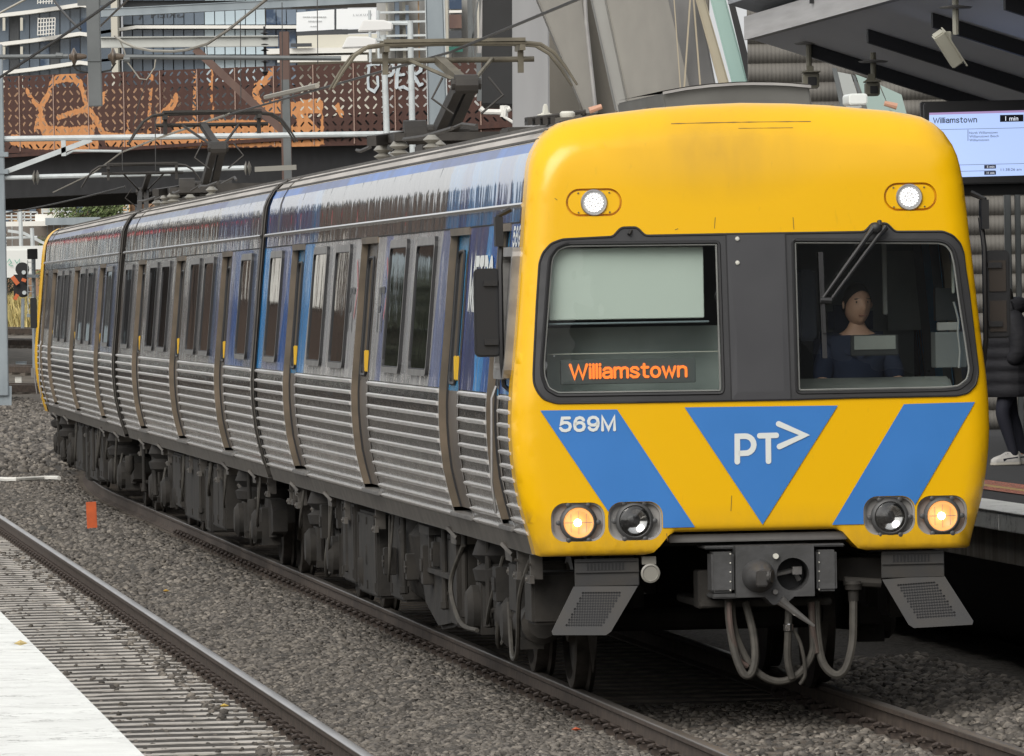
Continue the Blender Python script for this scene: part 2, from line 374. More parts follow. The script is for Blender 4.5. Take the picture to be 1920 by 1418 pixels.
def yellow_paint():
    m = mat('glossy golden yellow paint', (.87, .485, .003), rough=.22, spec=.5); n = m.node_tree.nodes; L = m.node_tree.links; b = n['Principled BSDF']
    tc = n.new('ShaderNodeTexCoord')
    mp = n.new('ShaderNodeMapping'); mp.inputs['Location'].default_value = (.18, 0, -7.2); mp.inputs['Scale'].default_value = (1.0, 0, 2.0)
    L.new(tc.outputs['Object'], mp.inputs[0])
    ln = n.new('ShaderNodeVectorMath'); ln.operation = 'LENGTH'; L.new(mp.outputs[0], ln.inputs[0])
    mr = n.new('ShaderNodeMapRange'); mr.inputs[1].default_value = .8; mr.inputs[2].default_value = .1; L.new(ln.outputs['Value'], mr.inputs[0])
    no = n.new('ShaderNodeTexNoise'); no.inputs['Scale'].default_value = 5; no.inputs['Detail'].default_value = 6
    mp2 = n.new('ShaderNodeMapping'); mp2.inputs['Scale'].default_value = (1, 1, .35); L.new(tc.outputs['Object'], mp2.inputs[0]); L.new(mp2.outputs[0], no.inputs['Vector'])
    mu = n.new('ShaderNodeMath'); mu.operation = 'MULTIPLY'; mr.inputs[4].default_value = .55; L.new(mr.outputs[0], mu.inputs[0]); L.new(no.outputs['Fac'], mu.inputs[1])
    # thin scattered scratches and road grime near the lower edge
    n3 = n.new('ShaderNodeTexNoise'); n3.inputs['Scale'].default_value = 22; n3.inputs['Detail'].default_value = 8; L.new(mp2.outputs[0], n3.inputs['Vector'])
    m3 = n.new('ShaderNodeMapRange'); m3.inputs[1].default_value = .66; m3.inputs[2].default_value = .9; m3.inputs[4].default_value = .3; L.new(n3.outputs['Fac'], m3.inputs[0])
    ad = n.new('ShaderNodeMath'); ad.operation = 'ADD'; ad.use_clamp = True; L.new(mu.outputs[0], ad.inputs[0]); L.new(m3.outputs[0], ad.inputs[1])
    mx = n.new('ShaderNodeMix'); mx.data_type = 'RGBA'; mx.inputs[6].default_value = (.87, .485, .003, 1); mx.inputs[7].default_value = (.24, .15, .05, 1)
    L.new(ad.outputs[0], mx.inputs[0]); L.new(mx.outputs[2], b.inputs['Base Color'])
    # road grime along the lower edge
    sz = n.new('ShaderNodeSeparateXYZ'); L.new(tc.outputs['Object'], sz.inputs[0]); mz = n.new('ShaderNodeMapRange'); mz.inputs[1].default_value = 1.32; mz.inputs[2].default_value = .98; mz.inputs[4].default_value = .75; L.new(sz.outputs['Z'], mz.inputs[0])
    n6 = n.new('ShaderNodeTexNoise'); n6.inputs['Scale'].default_value = 9; n6.inputs['Detail'].default_value = 8; n6.inputs['Roughness'].default_value = .7; L.new(mp2.outputs[0], n6.inputs['Vector'])
    m6 = n.new('ShaderNodeMath'); m6.operation = 'MULTIPLY'; L.new(mz.outputs[0], m6.inputs[0]); L.new(n6.outputs['Fac'], m6.inputs[1]); a6 = n.new('ShaderNodeMath'); a6.operation = 'ADD'; a6.use_clamp = True; L.new(ad.outputs[0], a6.inputs[0]); L.new(m6.outputs[0], a6.inputs[1]); L.new(a6.outputs[0], mx.inputs[0])
    n4 = n.new('ShaderNodeTexNoise'); n4.inputs['Scale'].default_value = 2.2; L.new(tc.outputs['Object'], n4.inputs['Vector'])
    bu = n.new('ShaderNodeBump'); bu.inputs['Strength'].default_value = .10; bu.inputs['Distance'].default_value = .02
    L.new(n4.outputs['Fac'], bu.inputs['Height']); L.new(bu.outputs[0], b.inputs['Normal'])
    return m
M['yellow'] = yellow_paint()

def wrap(name, stops, length=23.1, skew=.25, rough=.16, dark=1.0, coat=.3, cior=1.6):
    """printed vinyl wrap: colour fields along the carriage with slanted edges, rain-streaked gloss"""
    m = mat(name, (.3, .3, .3), rough=rough, spec=.6); n = m.node_tree.nodes; L = m.node_tree.links; b = n['Principled BSDF']
    tc = n.new('ShaderNodeTexCoord'); sp = n.new('ShaderNodeSeparateXYZ'); L.new(tc.outputs['Object'], sp.inputs[0])
    no = n.new('ShaderNodeTexNoise'); no.inputs['Scale'].default_value = 1.1; no.inputs['Detail'].default_value = 2; L.new(tc.outputs['Object'], no.inputs['Vector'])
    ma = n.new('ShaderNodeMath'); ma.operation = 'MULTIPLY_ADD'; ma.inputs[1].default_value = skew; L.new(sp.outputs['Z'], ma.inputs[0]); L.new(sp.outputs['Y'], ma.inputs[2])
    mb2 = n.new('ShaderNodeMath'); mb2.operation = 'MULTIPLY_ADD'; mb2.inputs[1].default_value = .7; L.new(no.outputs['Fac'], mb2.inputs[0]); L.new(ma.outputs[0], mb2.inputs[2])
    mr = n.new('ShaderNodeMapRange'); mr.inputs[1].default_value = skew * 2.6 + .35; mr.inputs[2].default_value = length + skew * 2.6 + .35; L.new(mb2.outputs[0], mr.inputs[0])
    r = n.new('ShaderNodeValToRGB'); r.color_ramp.interpolation = 'CONSTANT'; els = r.color_ramp.elements
    els[0].position = 0; els[0].color = (*[c * dark for c in stops[0][1]], 1); els.remove(els[1])
    for y, c in stops[1:]:
        q = els.new(min(1, y / length)); q.color = (*[t * dark for t in c], 1)
    L.new(mr.outputs[0], r.inputs[0])
    n2 = n.new('ShaderNodeTexNoise'); n2.inputs['Scale'].default_value = 1; n2.inputs['Detail'].default_value = 5
    mp = n.new('ShaderNodeMapping'); mp.inputs['Scale'].default_value = (1, 2.2, .45); L.new(tc.outputs['Object'], mp.inputs[0]); L.new(mp.outputs[0], n2.inputs['Vector'])
    h = n.new('ShaderNodeHueSaturation'); mv = n.new('ShaderNodeMapRange'); mv.inputs[1].default_value = .3; mv.inputs[2].default_value = .7; mv.inputs[3].default_value = .72; mv.inputs[4].default_value = 1.22
    L.new(n2.outputs['Fac'], mv.inputs[0]); L.new(mv.outputs[0], h.inputs['Value']); L.new(r.outputs[0], h.inputs['Color']); L.new(h.outputs[0], b.inputs['Base Color'])
    n3 = n.new('ShaderNodeTexNoise'); n3.inputs['Scale'].default_value = 1; n3.inputs['Detail'].default_value = 2
    mp3 = n.new('ShaderNodeMapping'); mp3.inputs['Scale'].default_value = (2, 3.2, .9); L.new(tc.outputs['Object'], mp3.inputs[0]); L.new(mp3.outputs[0], n3.inputs['Vector'])
    bu = n.new('ShaderNodeBump'); bu.inputs['Strength'].default_value = .30; bu.inputs['Distance'].default_value = .03
    b.inputs['Coat Weight'].default_value = coat; b.inputs['Coat Roughness'].default_value = .05; b.inputs['Coat IOR'].default_value = cior; L.new(bu.outputs[0], b.inputs['Coat Normal'])
    L.new(n3.outputs['Fac'], bu.inputs['Height']); L.new(bu.outputs[0], b.inputs['Normal'])
    return m
NAVY = (.018, .04, .19); BLUE = (.012, .13, .48); SKY = (.04, .33, .78); LILAC = (.24, .28, .46); SILV = (.54, .54, .54); TAUPE = (.12, .105, .095); GREY = (.33, .325, .32); SLATE = (.13, .175, .29)
M['wrapA_low'] = wrap('blue and silver wrap', [(0, SKY), (.6, BLUE), (2.2, SKY), (2.7, NAVY), (4.0, BLUE), (5.1, LILAC), (5.8, SILV), (9.8, LILAC), (10.3, SILV), (17.4, SKY), (18.4, BLUE), (20.2, LILAC), (22.3, SKY)])
M['wrapA_high'] = wrap('blue and taupe wrap', [(0, SLATE), (.7, SKY), (1.4, BLUE), (2.4, SKY), (4.2, BLUE), (4.8, SKY), (5.7, TAUPE), (17.2, SKY), (18.0, BLUE), (20, NAVY), (21.5, BLUE)], coat=1, cior=2.0)
M['wrapB_low'] = wrap('slate and blue wrap', [(0, SLATE), (1.0, BLUE), (3.2, LILAC), (5.4, SLATE), (6.0, GREY), (22, TAUPE)], dark=.8)
M['wrapB_high'] = wrap('taupe and blue wrap', [(0, SLATE), (1.6, BLUE), (6.2, TAUPE), (16, SLATE), (19, TAUPE)], dark=.8, coat=1, cior=1.8)
M['wrapC_low'] = wrap('grey wrap with slate end', [(0, SLATE), (3.4, LILAC), (5.5, GREY), (19, TAUPE)], dark=.8)
M['wrapC_high'] = wrap('taupe wrap with slate end', [(0, SLATE), (5.8, TAUPE), (14, SLATE), (18, TAUPE)], dark=.8, coat=1, cior=1.8)
M['shoulder'] = wrap('glossy blue roof shoulder', [(0, BLUE), (3, (.02, .07, .27)), (8, BLUE), (15, (.02, .07, .27)), (20, BLUE)], rough=.3, coat=.12)
M['shoulderB'] = wrap('glossy slate roof shoulder', [(0, SLATE), (6, NAVY), (12, SLATE)], rough=.3, coat=.15)
M['doorblue'] = mat('blue door', (.035, .24, .46), (.05, .29, .55), scale=2, rough=.2)
M['doorgrey'] = mat('grey door', (.10, .095, .088), (.13, .12, .11), scale=2, rough=.25)

# ------------------------------------------------------------------ carriage body
PZ = [1.0, 1.10, 1.21, 1.32, 1.465, 1.63, 1.78, 1.92, 2.05, 2.3, 2.55, 2.8, 3.0, 3.2, 3.4, 3.52, 3.59, 3.68, 3.735, 3.775, 3.80, 3.83, 3.86, 3.884]
PW = [1.39, 1.42, 1.452, 1.48, 1.51, 1.527, 1.535, 1.535, 1.526, 1.502, 1.478, 1.457, 1.437, 1.417, 1.398, 1.38, 1.352, 1.297, 1.235, 1.14, 1.04, .83, .54, 0.0]
def wz(z): return float(np.interp(z, PZ, PW))
RIBZ = [2.01 - .088 * i for i in range(10)] + [1.14]
DOORS = [(3.77, 5.16), (11.02, 12.50), (18.30, 19.72)]
ZS, ZW, ZD, ZG, ZR = 1.14, 2.03, 3.14, 3.25, 3.588
WINS = [(6.08, 7.50), (8.28, 9.70), (13.32, 14.74), (15.62, 17.04), (20.62, 22.04)]

def zlist(z0, z1):
    return [z0] + [z for z in PZ if z0 + .02 < z < z1 - .02] + [z1]
def skin(mb, y0, y1, z0, z1, sx, inset=0.0, mi=0):
    ys = [y0, y1] if y1 - y0 < 3 else list(np.linspace(y0, y1, max(2, int((y1 - y0) / 2) + 1)))
    return mb.grid([[(sx * (wz(z) - inset), y, z) for z in zlist(z0, z1)] for y in ys], mi)
def rib_strip(mb, y0, y1, sx):
    for z in RIBZ:
        a = wz(z + .010) ; b = wz(z - .014); t = .019
        pr = [(a - .002, z + .012), (a + t, z + .003), (b + t * .9, z - .010), (b - .002, z - .022)]
        mb.grid([[(sx * w, y, zz) for (w, zz) in pr] for y in (y0, y1)])
        for y in (y0, y1): mb.add([(sx * w, y, zz) for (w, zz) in pr], [(0, 1, 2, 3)])
def carriage(name, label, cabfront, lowm, highm, shm, L, doormats, flip=False, detail=True, mirror_seat=False):
    """local frame: y runs backwards from the carriage's front end, x to the right seen from the front"""
    T = thing(name, label, 'train carriage', group='carriages of the suburban train')
    fy = (lambda y: L - y) if flip else (lambda y: y)
    def rng(a, b): a, b = fy(a), fy(b); return (min(a, b), max(a, b))
    y_first = .24 if cabfront else 0.0; y_top = .42 if cabfront else 0.0
    ops = ([(1.07, 1.83)] if cabfront else []) + DOORS
    for sx in (-1, 1):
        if sx == 1 and not detail: pass
        edges = [y_first] + [e for o_ in ops for e in o_] + [L]
        panels = [(edges[i], edges[i + 1]) for i in range(0, len(edges), 2)]
        for (a, b) in panels:
            y0, y1 = rng(a, b)
            mb = MB(); skin(mb, y0, y1, ZS - .02, ZW, sx); 
            p = obj('fluted_panel', mb, M['stainless'], T, smooth=True)
            rb = MB(); rib_strip(rb, y0 + .04, y1 - .04, sx)
            for yy in (y0 + .012, y1 - .012):   # vertical beads at the panel ends
                rb.grid([[(sx * (wz(z) + .006), yy + d, z) for z in zlist(ZS, ZW)] for d in (-.012, .012)])
            obj('rib', rb, M['ribsteel'], p)
            mb = MB(); skin(mb, y0, y1, ZW, ZD, sx); obj('side_panel', mb, lowm, T, smooth=True)
        mb = MB(); y0, y1 = rng(y_top, L)
        skin(mb, y0, y1, ZD + .004, ZR, sx); obj('cantrail_panel', mb, highm, T, smooth=True)
        mb = MB(); mb.tube([(sx * (wz(ZG) + .006), y0, ZG), (sx * (wz(ZG) + .006), y1, ZG)], .017, 6)
        obj('gutter_bead', mb, M['chrome'], T, smooth=True)
        mb = MB(); mb.tube([(sx * (wz(ZD) + .001), y0, ZD), (sx * (wz(ZD) + .001), y1, ZD)], .006, 4); obj('seam_strip', mb, M['underdark'], T)
        mb = MB(); skin(mb, y0, y1, 1.0, ZS - .02, sx); mb.box2((sx * 1.39, y0, .995), (sx * 1.1, y1, 1.03))
        obj('sole_bar', mb, M['solebar'], T)
        mb = MB(); zz = [ZR, 3.64, 3.68, 3.71]
        ys = list(np.linspace(y0, y1, 30)); mb.grid([[(sx * wz(z), y, z) for z in [ZR, 3.61, 3.635, 3.652]] for y in ys])
        obj('roof_shoulder', mb, shm, T, smooth=True)
        # doors
        for (a, b) in ops:
            cabd = (b - a) < 1.0
            ya, yb = rng(a, b); dep = .06
            jb = MB(); kbs = []; zl = zlist(ZS + .05, ZD)
            for y in (ya, yb):
                s_ = 1 if y == ya else -1; kb = MB(); kbs.append(kb)
                jb.grid([[(sx * (wz(z) + .004), y, z), (sx * (wz(z) + .004), y + s_ * .012, z), (sx * (wz(z) - .046), y + s_ * .012, z)] for z in zl]); kb.grid([[(sx * (wz(z) - .046), y + s_ * .03, z), (sx * (wz(z) - .12), y + s_ * .03, z)] for z in zl]); kb.grid([[(sx * (wz(z) - .046), y + s_ * .012, z), (sx * (wz(z) - .046), y + s_ * .03, z)] for z in zl])
            jb.box2((sx * (wz(ZD) - .11), ya, ZD - .05), (sx * (wz(ZD) + .012), yb, ZD))
            fr = obj('door_frame', jb, M['jamb'], T)
            for kb in kbs: obj('recess_shadow', kb, M['rubber'], fr)  # black strips paint the shade inside the door recess
            sb = MB(); sb.box2((sx * (wz(1.19) - .12), ya - .02, ZS - .01), (sx * (wz(1.19) + .022), yb + .02, ZS + .022)); obj('sill', sb, M['frame'], fr, bevel=.005)
            leaves = [(ya, yb)] if cabd else [(ya, (ya + yb) / 2 - .004), ((ya + yb) / 2 + .004, yb)]
            for k, (c, d) in enumerate(leaves):
                db = MB(); skin(db, c + .002, d - .002, ZS + .05, ZW - .02, sx, dep, 0); skin(db, c + .002, d - .002, ZW - .02, ZD - .05, sx, dep, 1)
                dm = doormats[0] if (a < 6 or a > 17) else doormats[1]
                D = obj('door', db, [M['doorlow'], dm], T, smooth=True)
                if sx == 1 and not flip and cabfront: continue
                fn = lambda y, z: (sx * (wz(z) - dep + .004), y, z)
                m_ = .12
                rr = rrect(c + m_, d - m_, 2.06, 2.98, .08, 4)
                pb = MB(); pb.add([fn(*p) for p in rr], [tuple(range(len(rr)))]); W_ = obj('window_pane', pb, M['pane'], D)
                gb = MB(); lp = [fn(*p) for p in rr] + [fn(*rr[0])]; gb.tube(lp, .014, 5, cap=False); obj('window_seal', gb, M['rubber'], D)
                if not cabd:
                    yh = d - .09 if k == 0 else c + .09
                    hb = MB(); w = wz(2.17) - dep; hb.box((sx * (w + .018), yh, 2.17), (.024, .035, .17)); hb.box((sx * (w + .004), yh, 2.17), (.02, .02, .1)); obj('handle', hb, M['handle'], D, bevel=.006)
                else:
                    hb = MB(); w = wz(2.05) + .03; yy = c + .01; hb.tube([(sx * (w + .005), yy, 1.25), (sx * (w + .03), yy, 1.45), (sx * (w + .02), yy, 2.0), (sx * (w - .01), yy, 2.08)], .009, 6)
                    obj('grab_rail', hb, M['frame'], D, smooth=True)
        # windows
        wl = list(WINS) + ([] if cabfront else [(.72, 2.14)])
        for (a, b) in wl:
            c, d = rng(a, b)
            if sx == 1 and not flip and cabfront: continue
            z0, z1 = 2.10, 3.10
            ou = rrect(c, d, z0, z1, .07, 3); inn = rrect(c + .03, d - .03, z0 + .045, z1 - .06, .055, 3); n = len(ou)
            P = lambda q, o_: (sx * (wz(q[1]) + o_), q[0], q[1])
            v = [P(p, -.01) for p in ou] + [P(p, .026) for p in ou] + [P(p, .026) for p in inn] + [P(p, .012) for p in inn]
            f = [(k * n + i, k * n + (i + 1) % n, (k + 1) * n + (i + 1) % n, (k + 1) * n + i) for k in range(3) for i in range(n)]
            F_ = MB(); F_.add(v, f[:n], 1); F_.add(v, f[n:2 * n], 0); F_.add(v, f[2 * n:], 1); F = obj('window', F_, [M['frame'], M['rubber']], T)
            g = MB(); lo = [p for p in inn]; g.grid([[P((y, z), .015) for z in np.linspace(z0 + .05, z1 - .065, 5)] for y in np.linspace(c + .035, d - .035, 4)]); obj('pane', g, M['pane'], F, smooth=True)
            k_ = MB(); k_.tube([P(p, .017) for p in inn] + [P(inn[0], .017)], .008, 4, cap=False); obj('seal', k_, M['rubber'], F)
    # roof
    y0, y1 = rng(y_top, L)
    xs = [1.3135, 1.275, 1.235, 1.14, 1.04, .83, .54, .25, 0, -.25, -.54, -.83, -1.04, -1.14, -1.235, -1.275, -1.3135]
    zt = lambda x: float(np.interp(abs(x), PW[::-1], PZ[::-1]))
    mb = MB(); mb.grid([[(x, y, zt(x)) for x in xs] for y in (y0, y1)]); rf = obj('roof', mb, M['roof'], T, smooth=True)
    rs = MB()
    for x in (1.305, 1.245, 1.16, 1.08, .98, .80, .6, .3):
        for s_ in (-1, 1): rs.bar((s_ * x, y0, zt(x) + .004), (s_ * x, y1, zt(x) + .004), .014, .014)
    obj('roof_seam', rs, M['solebar'], rf)
    for yy in np.arange(y0 + 21.2, y1 - 1, 6.4):
        hp = MB(); hp.tube([(s_ * (wz(z) + .003), yy, z) for s_, zs in ((-1, [3.26, 3.4, 3.52, 3.59, 3.68, 3.735, 3.775]),) for z in zs], .008, 4)
        obj('roof_strap', hp, M['solebar'], rf)
    # ends and floor
    for ye in ([L] if cabfront else [0, L]):
        y = fy(ye); e = MB(); pr = [(-wz(z), z) for z in PZ] + [(wz(z), z) for z in PZ[::-1][1:]]
        e.add([(x, y, z) for x, z in pr], [tuple(range(len(pr)))])
        obj('end_wall', e, M['under'], T)
        dirn = 1 if (y > L / 2) else -1
        fl = MB(); zz = [z for z in PZ if z > 1.05]; pr2 = [(-wz(z), z) for z in zz] + [(wz(z), z) for z in zz[::-1][1:]]
        v = [(x * .985, y + dirn * .02, z) for x, z in pr2] + [(x * 1.006, y - dirn * .05, z + .004) for x, z in pr2]
        n = len(pr2); fl.add(v, [(i, i + 1, n + i + 1, n + i) for i in range(n - 1)]); obj('end_rim', fl, M['solebar'], T)
        g = MB(); g.box2((-.95, y, 1.15), (.95, y + dirn * .27, 3.35)); obj('gangway', g, M['underdark'], T)
    fb = MB(); fb.box2((-1.36, rng(0.3, L)[0], 1.04), (1.36, rng(.3, L)[1], 1.12)); obj('floor', fb, M['underdark'], T)
    return T

def wheelset(mb_parent, y, x0=.8):
    for sx in (-1, 1):
        w = MB(); w.lathe((sx * (x0 - .055), y, .46), (sx, 0, 0), [(.49, 0), (.495, .03), (.462, .045), (.455, .13), (.40, .14), (.38, .10), (.16, .085), (.14, .15)], 32)
        obj('wheel', w, M['wheel'], mb_parent, smooth=True, auto=35)
def bogie(T, yc, front=False):
    b = MB()
    for sx in (-1, 1):
        b.prism([(-1.75, .62), (-1.5, .72), (-.75, .72), (-.55, .55), (.55, .55), (.75, .72), (1.5, .72), (1.75, .62), (1.75, .42), (1.3, .36), (.6, .34), (-.6, .34), (-1.3, .36), (-1.75, .42)],
                lambda y, z: (sx * 1.03, yc + y, z), lambda y, z: (sx * 1.17, yc + y, z))
        for dy in (-1.22, 1.22):
            b.box((sx * 1.16, yc + dy, .46), (.18, .34, .36)); b.lathe((sx * 1.2, yc + dy, .46), (sx, 0, 0), [(.17, 0), (.17, .1), (.12, .14)], 12)
            b.tube([(sx * 1.12, yc + dy - .22, .72), (sx * 1.12, yc + dy - .22, .36)], .07, 8)
        b.box((sx * .7, yc, .55), (.9, .5, .18))
    B = obj('bogie', b, M['under'], T, smooth=True, auto=30)
    for dy in (-1.22, 1.22):
        wheelset(B, yc + dy)
        ax = MB(); ax.tube([(-.75, yc + dy, .46), (.75, yc + dy, .46)], .08, 10); obj('axle', ax, M['underdark'], B)
    for sx in (-1, 1):
        s = MB(); s.lathe((sx * 1.1, yc, .66), (0, 0, 1), [(.2, 0), (.29, .04), (.31, .12), (.24, .16), (.31, .22), (.27, .33), (.22, .36)], 16); obj('air_spring', s, M['underdark'], B, smooth=True)
        d = MB(); d.tube([(sx * 1.26, yc + .45, .98), (sx * 1.26, yc + .45, .72)], .055, 8); d.tube([(sx * 1.26, yc + .45, .72), (sx * 1.26, yc + .45, .36)], .038, 8); obj('damper', d, M['under'], B, smooth=True)
        c = MB(); c.tube(spline([(sx * 1.24, yc - .5, .72), (sx * 1.30, yc - .62, .45), (sx * 1.28, yc - .44, .26), (sx * 1.2, yc - .2, .34)]), .016, 6); obj('brake_hose', c, M['hose'], B, smooth=True)
        for dy in (-1.75, 1.75):
            g = MB(); g.add([(sx * .82, yc + dy, .44), (sx * .74, yc + dy, .44), (sx * .78, yc + dy, .13), (sx * .82, yc + dy + .02, .44), (sx * .74, yc + dy + .02, .44), (sx * .78, yc + dy + .02, .13)],
                            [(0, 1, 2), (5, 4, 3), (0, 2, 5, 3), (1, 4, 5, 2), (0, 3, 4, 1)]); obj('guard_iron', g, M['wheel'], B)
    return B
def ubox(T, y0, y1, z0, z1, x0=.75, x1=1.32, name='equipment_box', m='under', bev=.02):
    b = MB(); b.box2((-x1, y0, z0), (-x0, y1, z1)); o = obj(name, b, M[m], T, bevel=bev)
    if z1 - z0 > .4 and y1 - y0 > .5:
        h = MB()
        for y in np.linspace(y0 + .15, y1 - .15, 2 if y1 - y0 < 1.4 else 3):
            h.box2((-x1 - .012, y - .02, z1 - .10), (-x1 + .004, y + .02, z1 - .04)); h.box2((-x1 - .012, y - .02, z0 + .05), (-x1 + .004, y + .02, z0 + .12))
        h.box2((-x1 - .008, y0 + .06, z0 + .04), (-x1 + .004, y0 + .085, z1 - .04)); h.box2((-x1 - .008, y1 - .085, z0 + .04), (-x1 + .004, y1 - .06, z1 - .04))
        tag(obj('latch', h, M['under'], o), kind='stuff')
    # right hand twin
    b = MB(); b.box2((x1, y0, z0), (x0, y1, z1)); obj(name, b, M[m], T, bevel=bev)
    return o
def fittings(T, y0, y1, seed, n):
    """small gear hung along the near side of the underframe"""
    r = random.Random(seed)
    for k in range(n):
        y = y0 + (y1 - y0) * (k + r.uniform(.1, .9)) / n; kind = r.randrange(5); z = r.uniform(.55, .85); x = -r.uniform(1.30, 1.36); q = MB()
        if kind == 0: w = r.uniform(.12, .3); q.box((x + .04, y, z), (.10, w, r.uniform(.14, .3))); q.box((x - .015, y, z), (.012, w * .8, .1)); o = obj('junction_box', q, M['under'], T, bevel=.008)
        elif kind == 1: q.lathe((x + .05, y, z), (0, 0, -1), [(.05, 0), (.06, .02), (.06, .16), (.04, .2), (.02, .24)], 12); o = obj('air_filter', q, M['under'], T, smooth=True, auto=40)
        elif kind == 2: q.tube(spline([(x, y, .97), (x - .03, y + .1, z - .1), (x - .01, y + .35, z - .18), (x + .02, y + .55, .95)]), r.uniform(.010, .018), 6); o = obj('cable', q, M['hose'], T, smooth=True)
        elif kind == 3: q.tube([(x + .02, y, .98), (x + .02, y, .4)], .022, 8); q.tube([(x + .02, y, .5), (x + .2, y, .5)], .02, 6); q.lathe((x + .02, y, .44), (0, 0, -1), [(.035, 0), (.035, .05), (.02, .06)], 8); o = obj('drain_pipe', q, M['under'], T, smooth=True, auto=40)
        else: q.box((x + .03, y, .9), (.08, .05, .16)); q.bar((x - .01, y - .12, .82), (x - .01, y + .12, .82), .03, .05); q.lathe((x - .03, y, .82), (-1, 0, 0), [(.016, 0), (.012, .012)], 6); o = obj('hanger_bracket', q, M['solebar'], T)
        if kind in (0, 4):
            b = MB()
            for dy in (-.05, .05): b.lathe((x - .012, y + dy, z if kind == 0 else .92), (-1, 0, 0), [(.011, 0), (.009, .01)], 6)
            tag(obj('bolt', b, M['wheel'], o), kind='stuff')
def pantograph(T, yc, zh, rev=1, dark=False, hw=.62):
    m = M['pantdark'] if dark else M['pantograph']
    b = MB()
    for x in (-.55, .55): b.bar((x, yc - .9, 4.06), (x, yc + .9, 4.06), .08, .07)
    for y in (-.85, .85): b.bar((-.6, yc + y, 4.06), (.6, yc + y, 4.06), .08, .07)
    b.box((0, yc + rev * .75, 4.10), (.42, .25, .10)); b.tube([(-.3, yc + rev * .8, 4.14), (.3, yc + rev * .8, 4.14)], .06, 8); b.bar((-.2, yc + rev * .7, 4.12), (-.75, yc - rev * .3, 4.04), .09, .09); b.lathe((-.42, yc + .2, 4.12), (1, 0, 0), [(.11, 0), (.11, .2)], 10)
    b.box((-.15, yc - rev * .5, 4.06), (.3, .4, .06))
    P = obj('pantograph', b, M['pantdark'], T)
    for x in (-.55, .55):
        for y in (-.8, .8):
            i = MB(); i.lathe((x, yc + y, 3.84), (0, 0, 1), [(.04, 0), (.09, .02), (.04, .05), (.09, .08), (.04, .11), (.09, .14), (.04, .2)], 12); obj('insulator', i, M['insul'], P, smooth=True)
    zk = 4.12 + (zh - 4.12) * .50; yk = yc - rev * 1.25
    a = MB()
    for t in (-.06, .06): a.bar((t, yc + rev * .75, 4.15), (t * .9, yk, zk), .085, .105)
    a.tube([(-.13, yk, zk), (.13, yk, zk)], .05, 8); a.lathe((-.10, yk, zk), (1, 0, 0), [(.085, 0), (.085, .2)], 10)
    a.tube([(-.2, yk + .05, zk + .06), (-.3, yk, zk - .12), (-.12, yk - .05, zk - .26)], .011, 5); a.tube([(.2, yk + .05, zk + .06), (.32, yk, zk - .1), (.12, yk - .05, zk - .26)], .011, 5)
    obj('lower_arm', a, M['pantdark'], P)
    u = MB(); u.bar((0, yk, zk), (-.12, yc - .1, zh - .14), .085, .07); u.tube([(-.06, yk, zk + .02), (-.4, yc - .1, zh - .13)], .018, 5); u.tube([(.06, yk, zk + .02), (.35, yc - .1, zh - .13)], .018, 5); obj('upper_arm', u, m, P)
    h = MB(); h.tube([(-.72, yc - .1, zh - .14), (.72, yc - .1, zh - .14)], .025, 8)
    for y in (-.28, .12):
        h.tube([(-hw, yc + y, zh), (0, yc + y, zh + .012), (hw, yc + y, zh)], .019, 6)
        for s_ in (-1, 1):
            h.tube([(s_ * hw, yc + y, zh), (s_ * (hw + .14), yc + y, zh - .015), (s_ * (hw + .26), yc + y, zh - .09), (s_ * (hw + .36), yc + y, zh - .22), (s_ * (hw + .46), yc + y, zh - .38)], [.019, .018, .016, .014, .010], 6)
    for s_ in (-.6, .6): h.bar((s_, yc - .3, zh - .04), (s_, yc + .16, zh - .04), .05, .05); h.bar((s_, yc - .1, zh - .05), (s_, yc - .1, zh - .26), .05, .05)
    H = obj('collector_head', h, m, P, smooth=True, auto=50)
    st = MB()
    for y in (-.28, .12): st.box((0, yc + y, zh + .03), (1.25, .06, .03))
    obj('carbon_strip', st, m, H)
    return P
# ------------------------------------------------------------------ the three-car set and the set coupled behind it
L1 = 23.1
car1 = carriage('train_carriage', 'leading train carriage with the yellow and blue front numbered 569M', True, M['wrapA_low'], M['wrapA_high'], M['shoulder'], L1, (M['doorblue'], M['doorgrey']))
car2 = carriage('train_carriage', 'middle train carriage without a cab, coupled between the two cab carriages', False, M['wrapB_low'], M['wrapB_high'], M['shoulderB'], L1, (M['doorgrey'], M['doorgrey']))
car3 = carriage('train_carriage', 'far third carriage with only a thin yellow cab edge showing at its end', True, M['wrapC_low'], M['wrapC_high'], M['shoulderB'], L1, (M['doorgrey'], M['doorgrey']), flip=True)
def seat(T, s0, L):
    p0, _ = path(s0 + 4); p1, _ = path(s0 + L - 4); d = (p1 - p0).normalized()
    o = p0 - d * 4; T.location = (o.x, o.y, 0); T.rotation_euler = (0, 0, math.atan2(d.y, d.x) - math.pi / 2)
seat(car1, 0, L1); seat(car2, L1 + .6, L1); seat(car3, 2 * L1 + 1.2, L1)
for T in (car1, car2, car3):
    bogie(T, 4.25); bogie(T, 18.85)
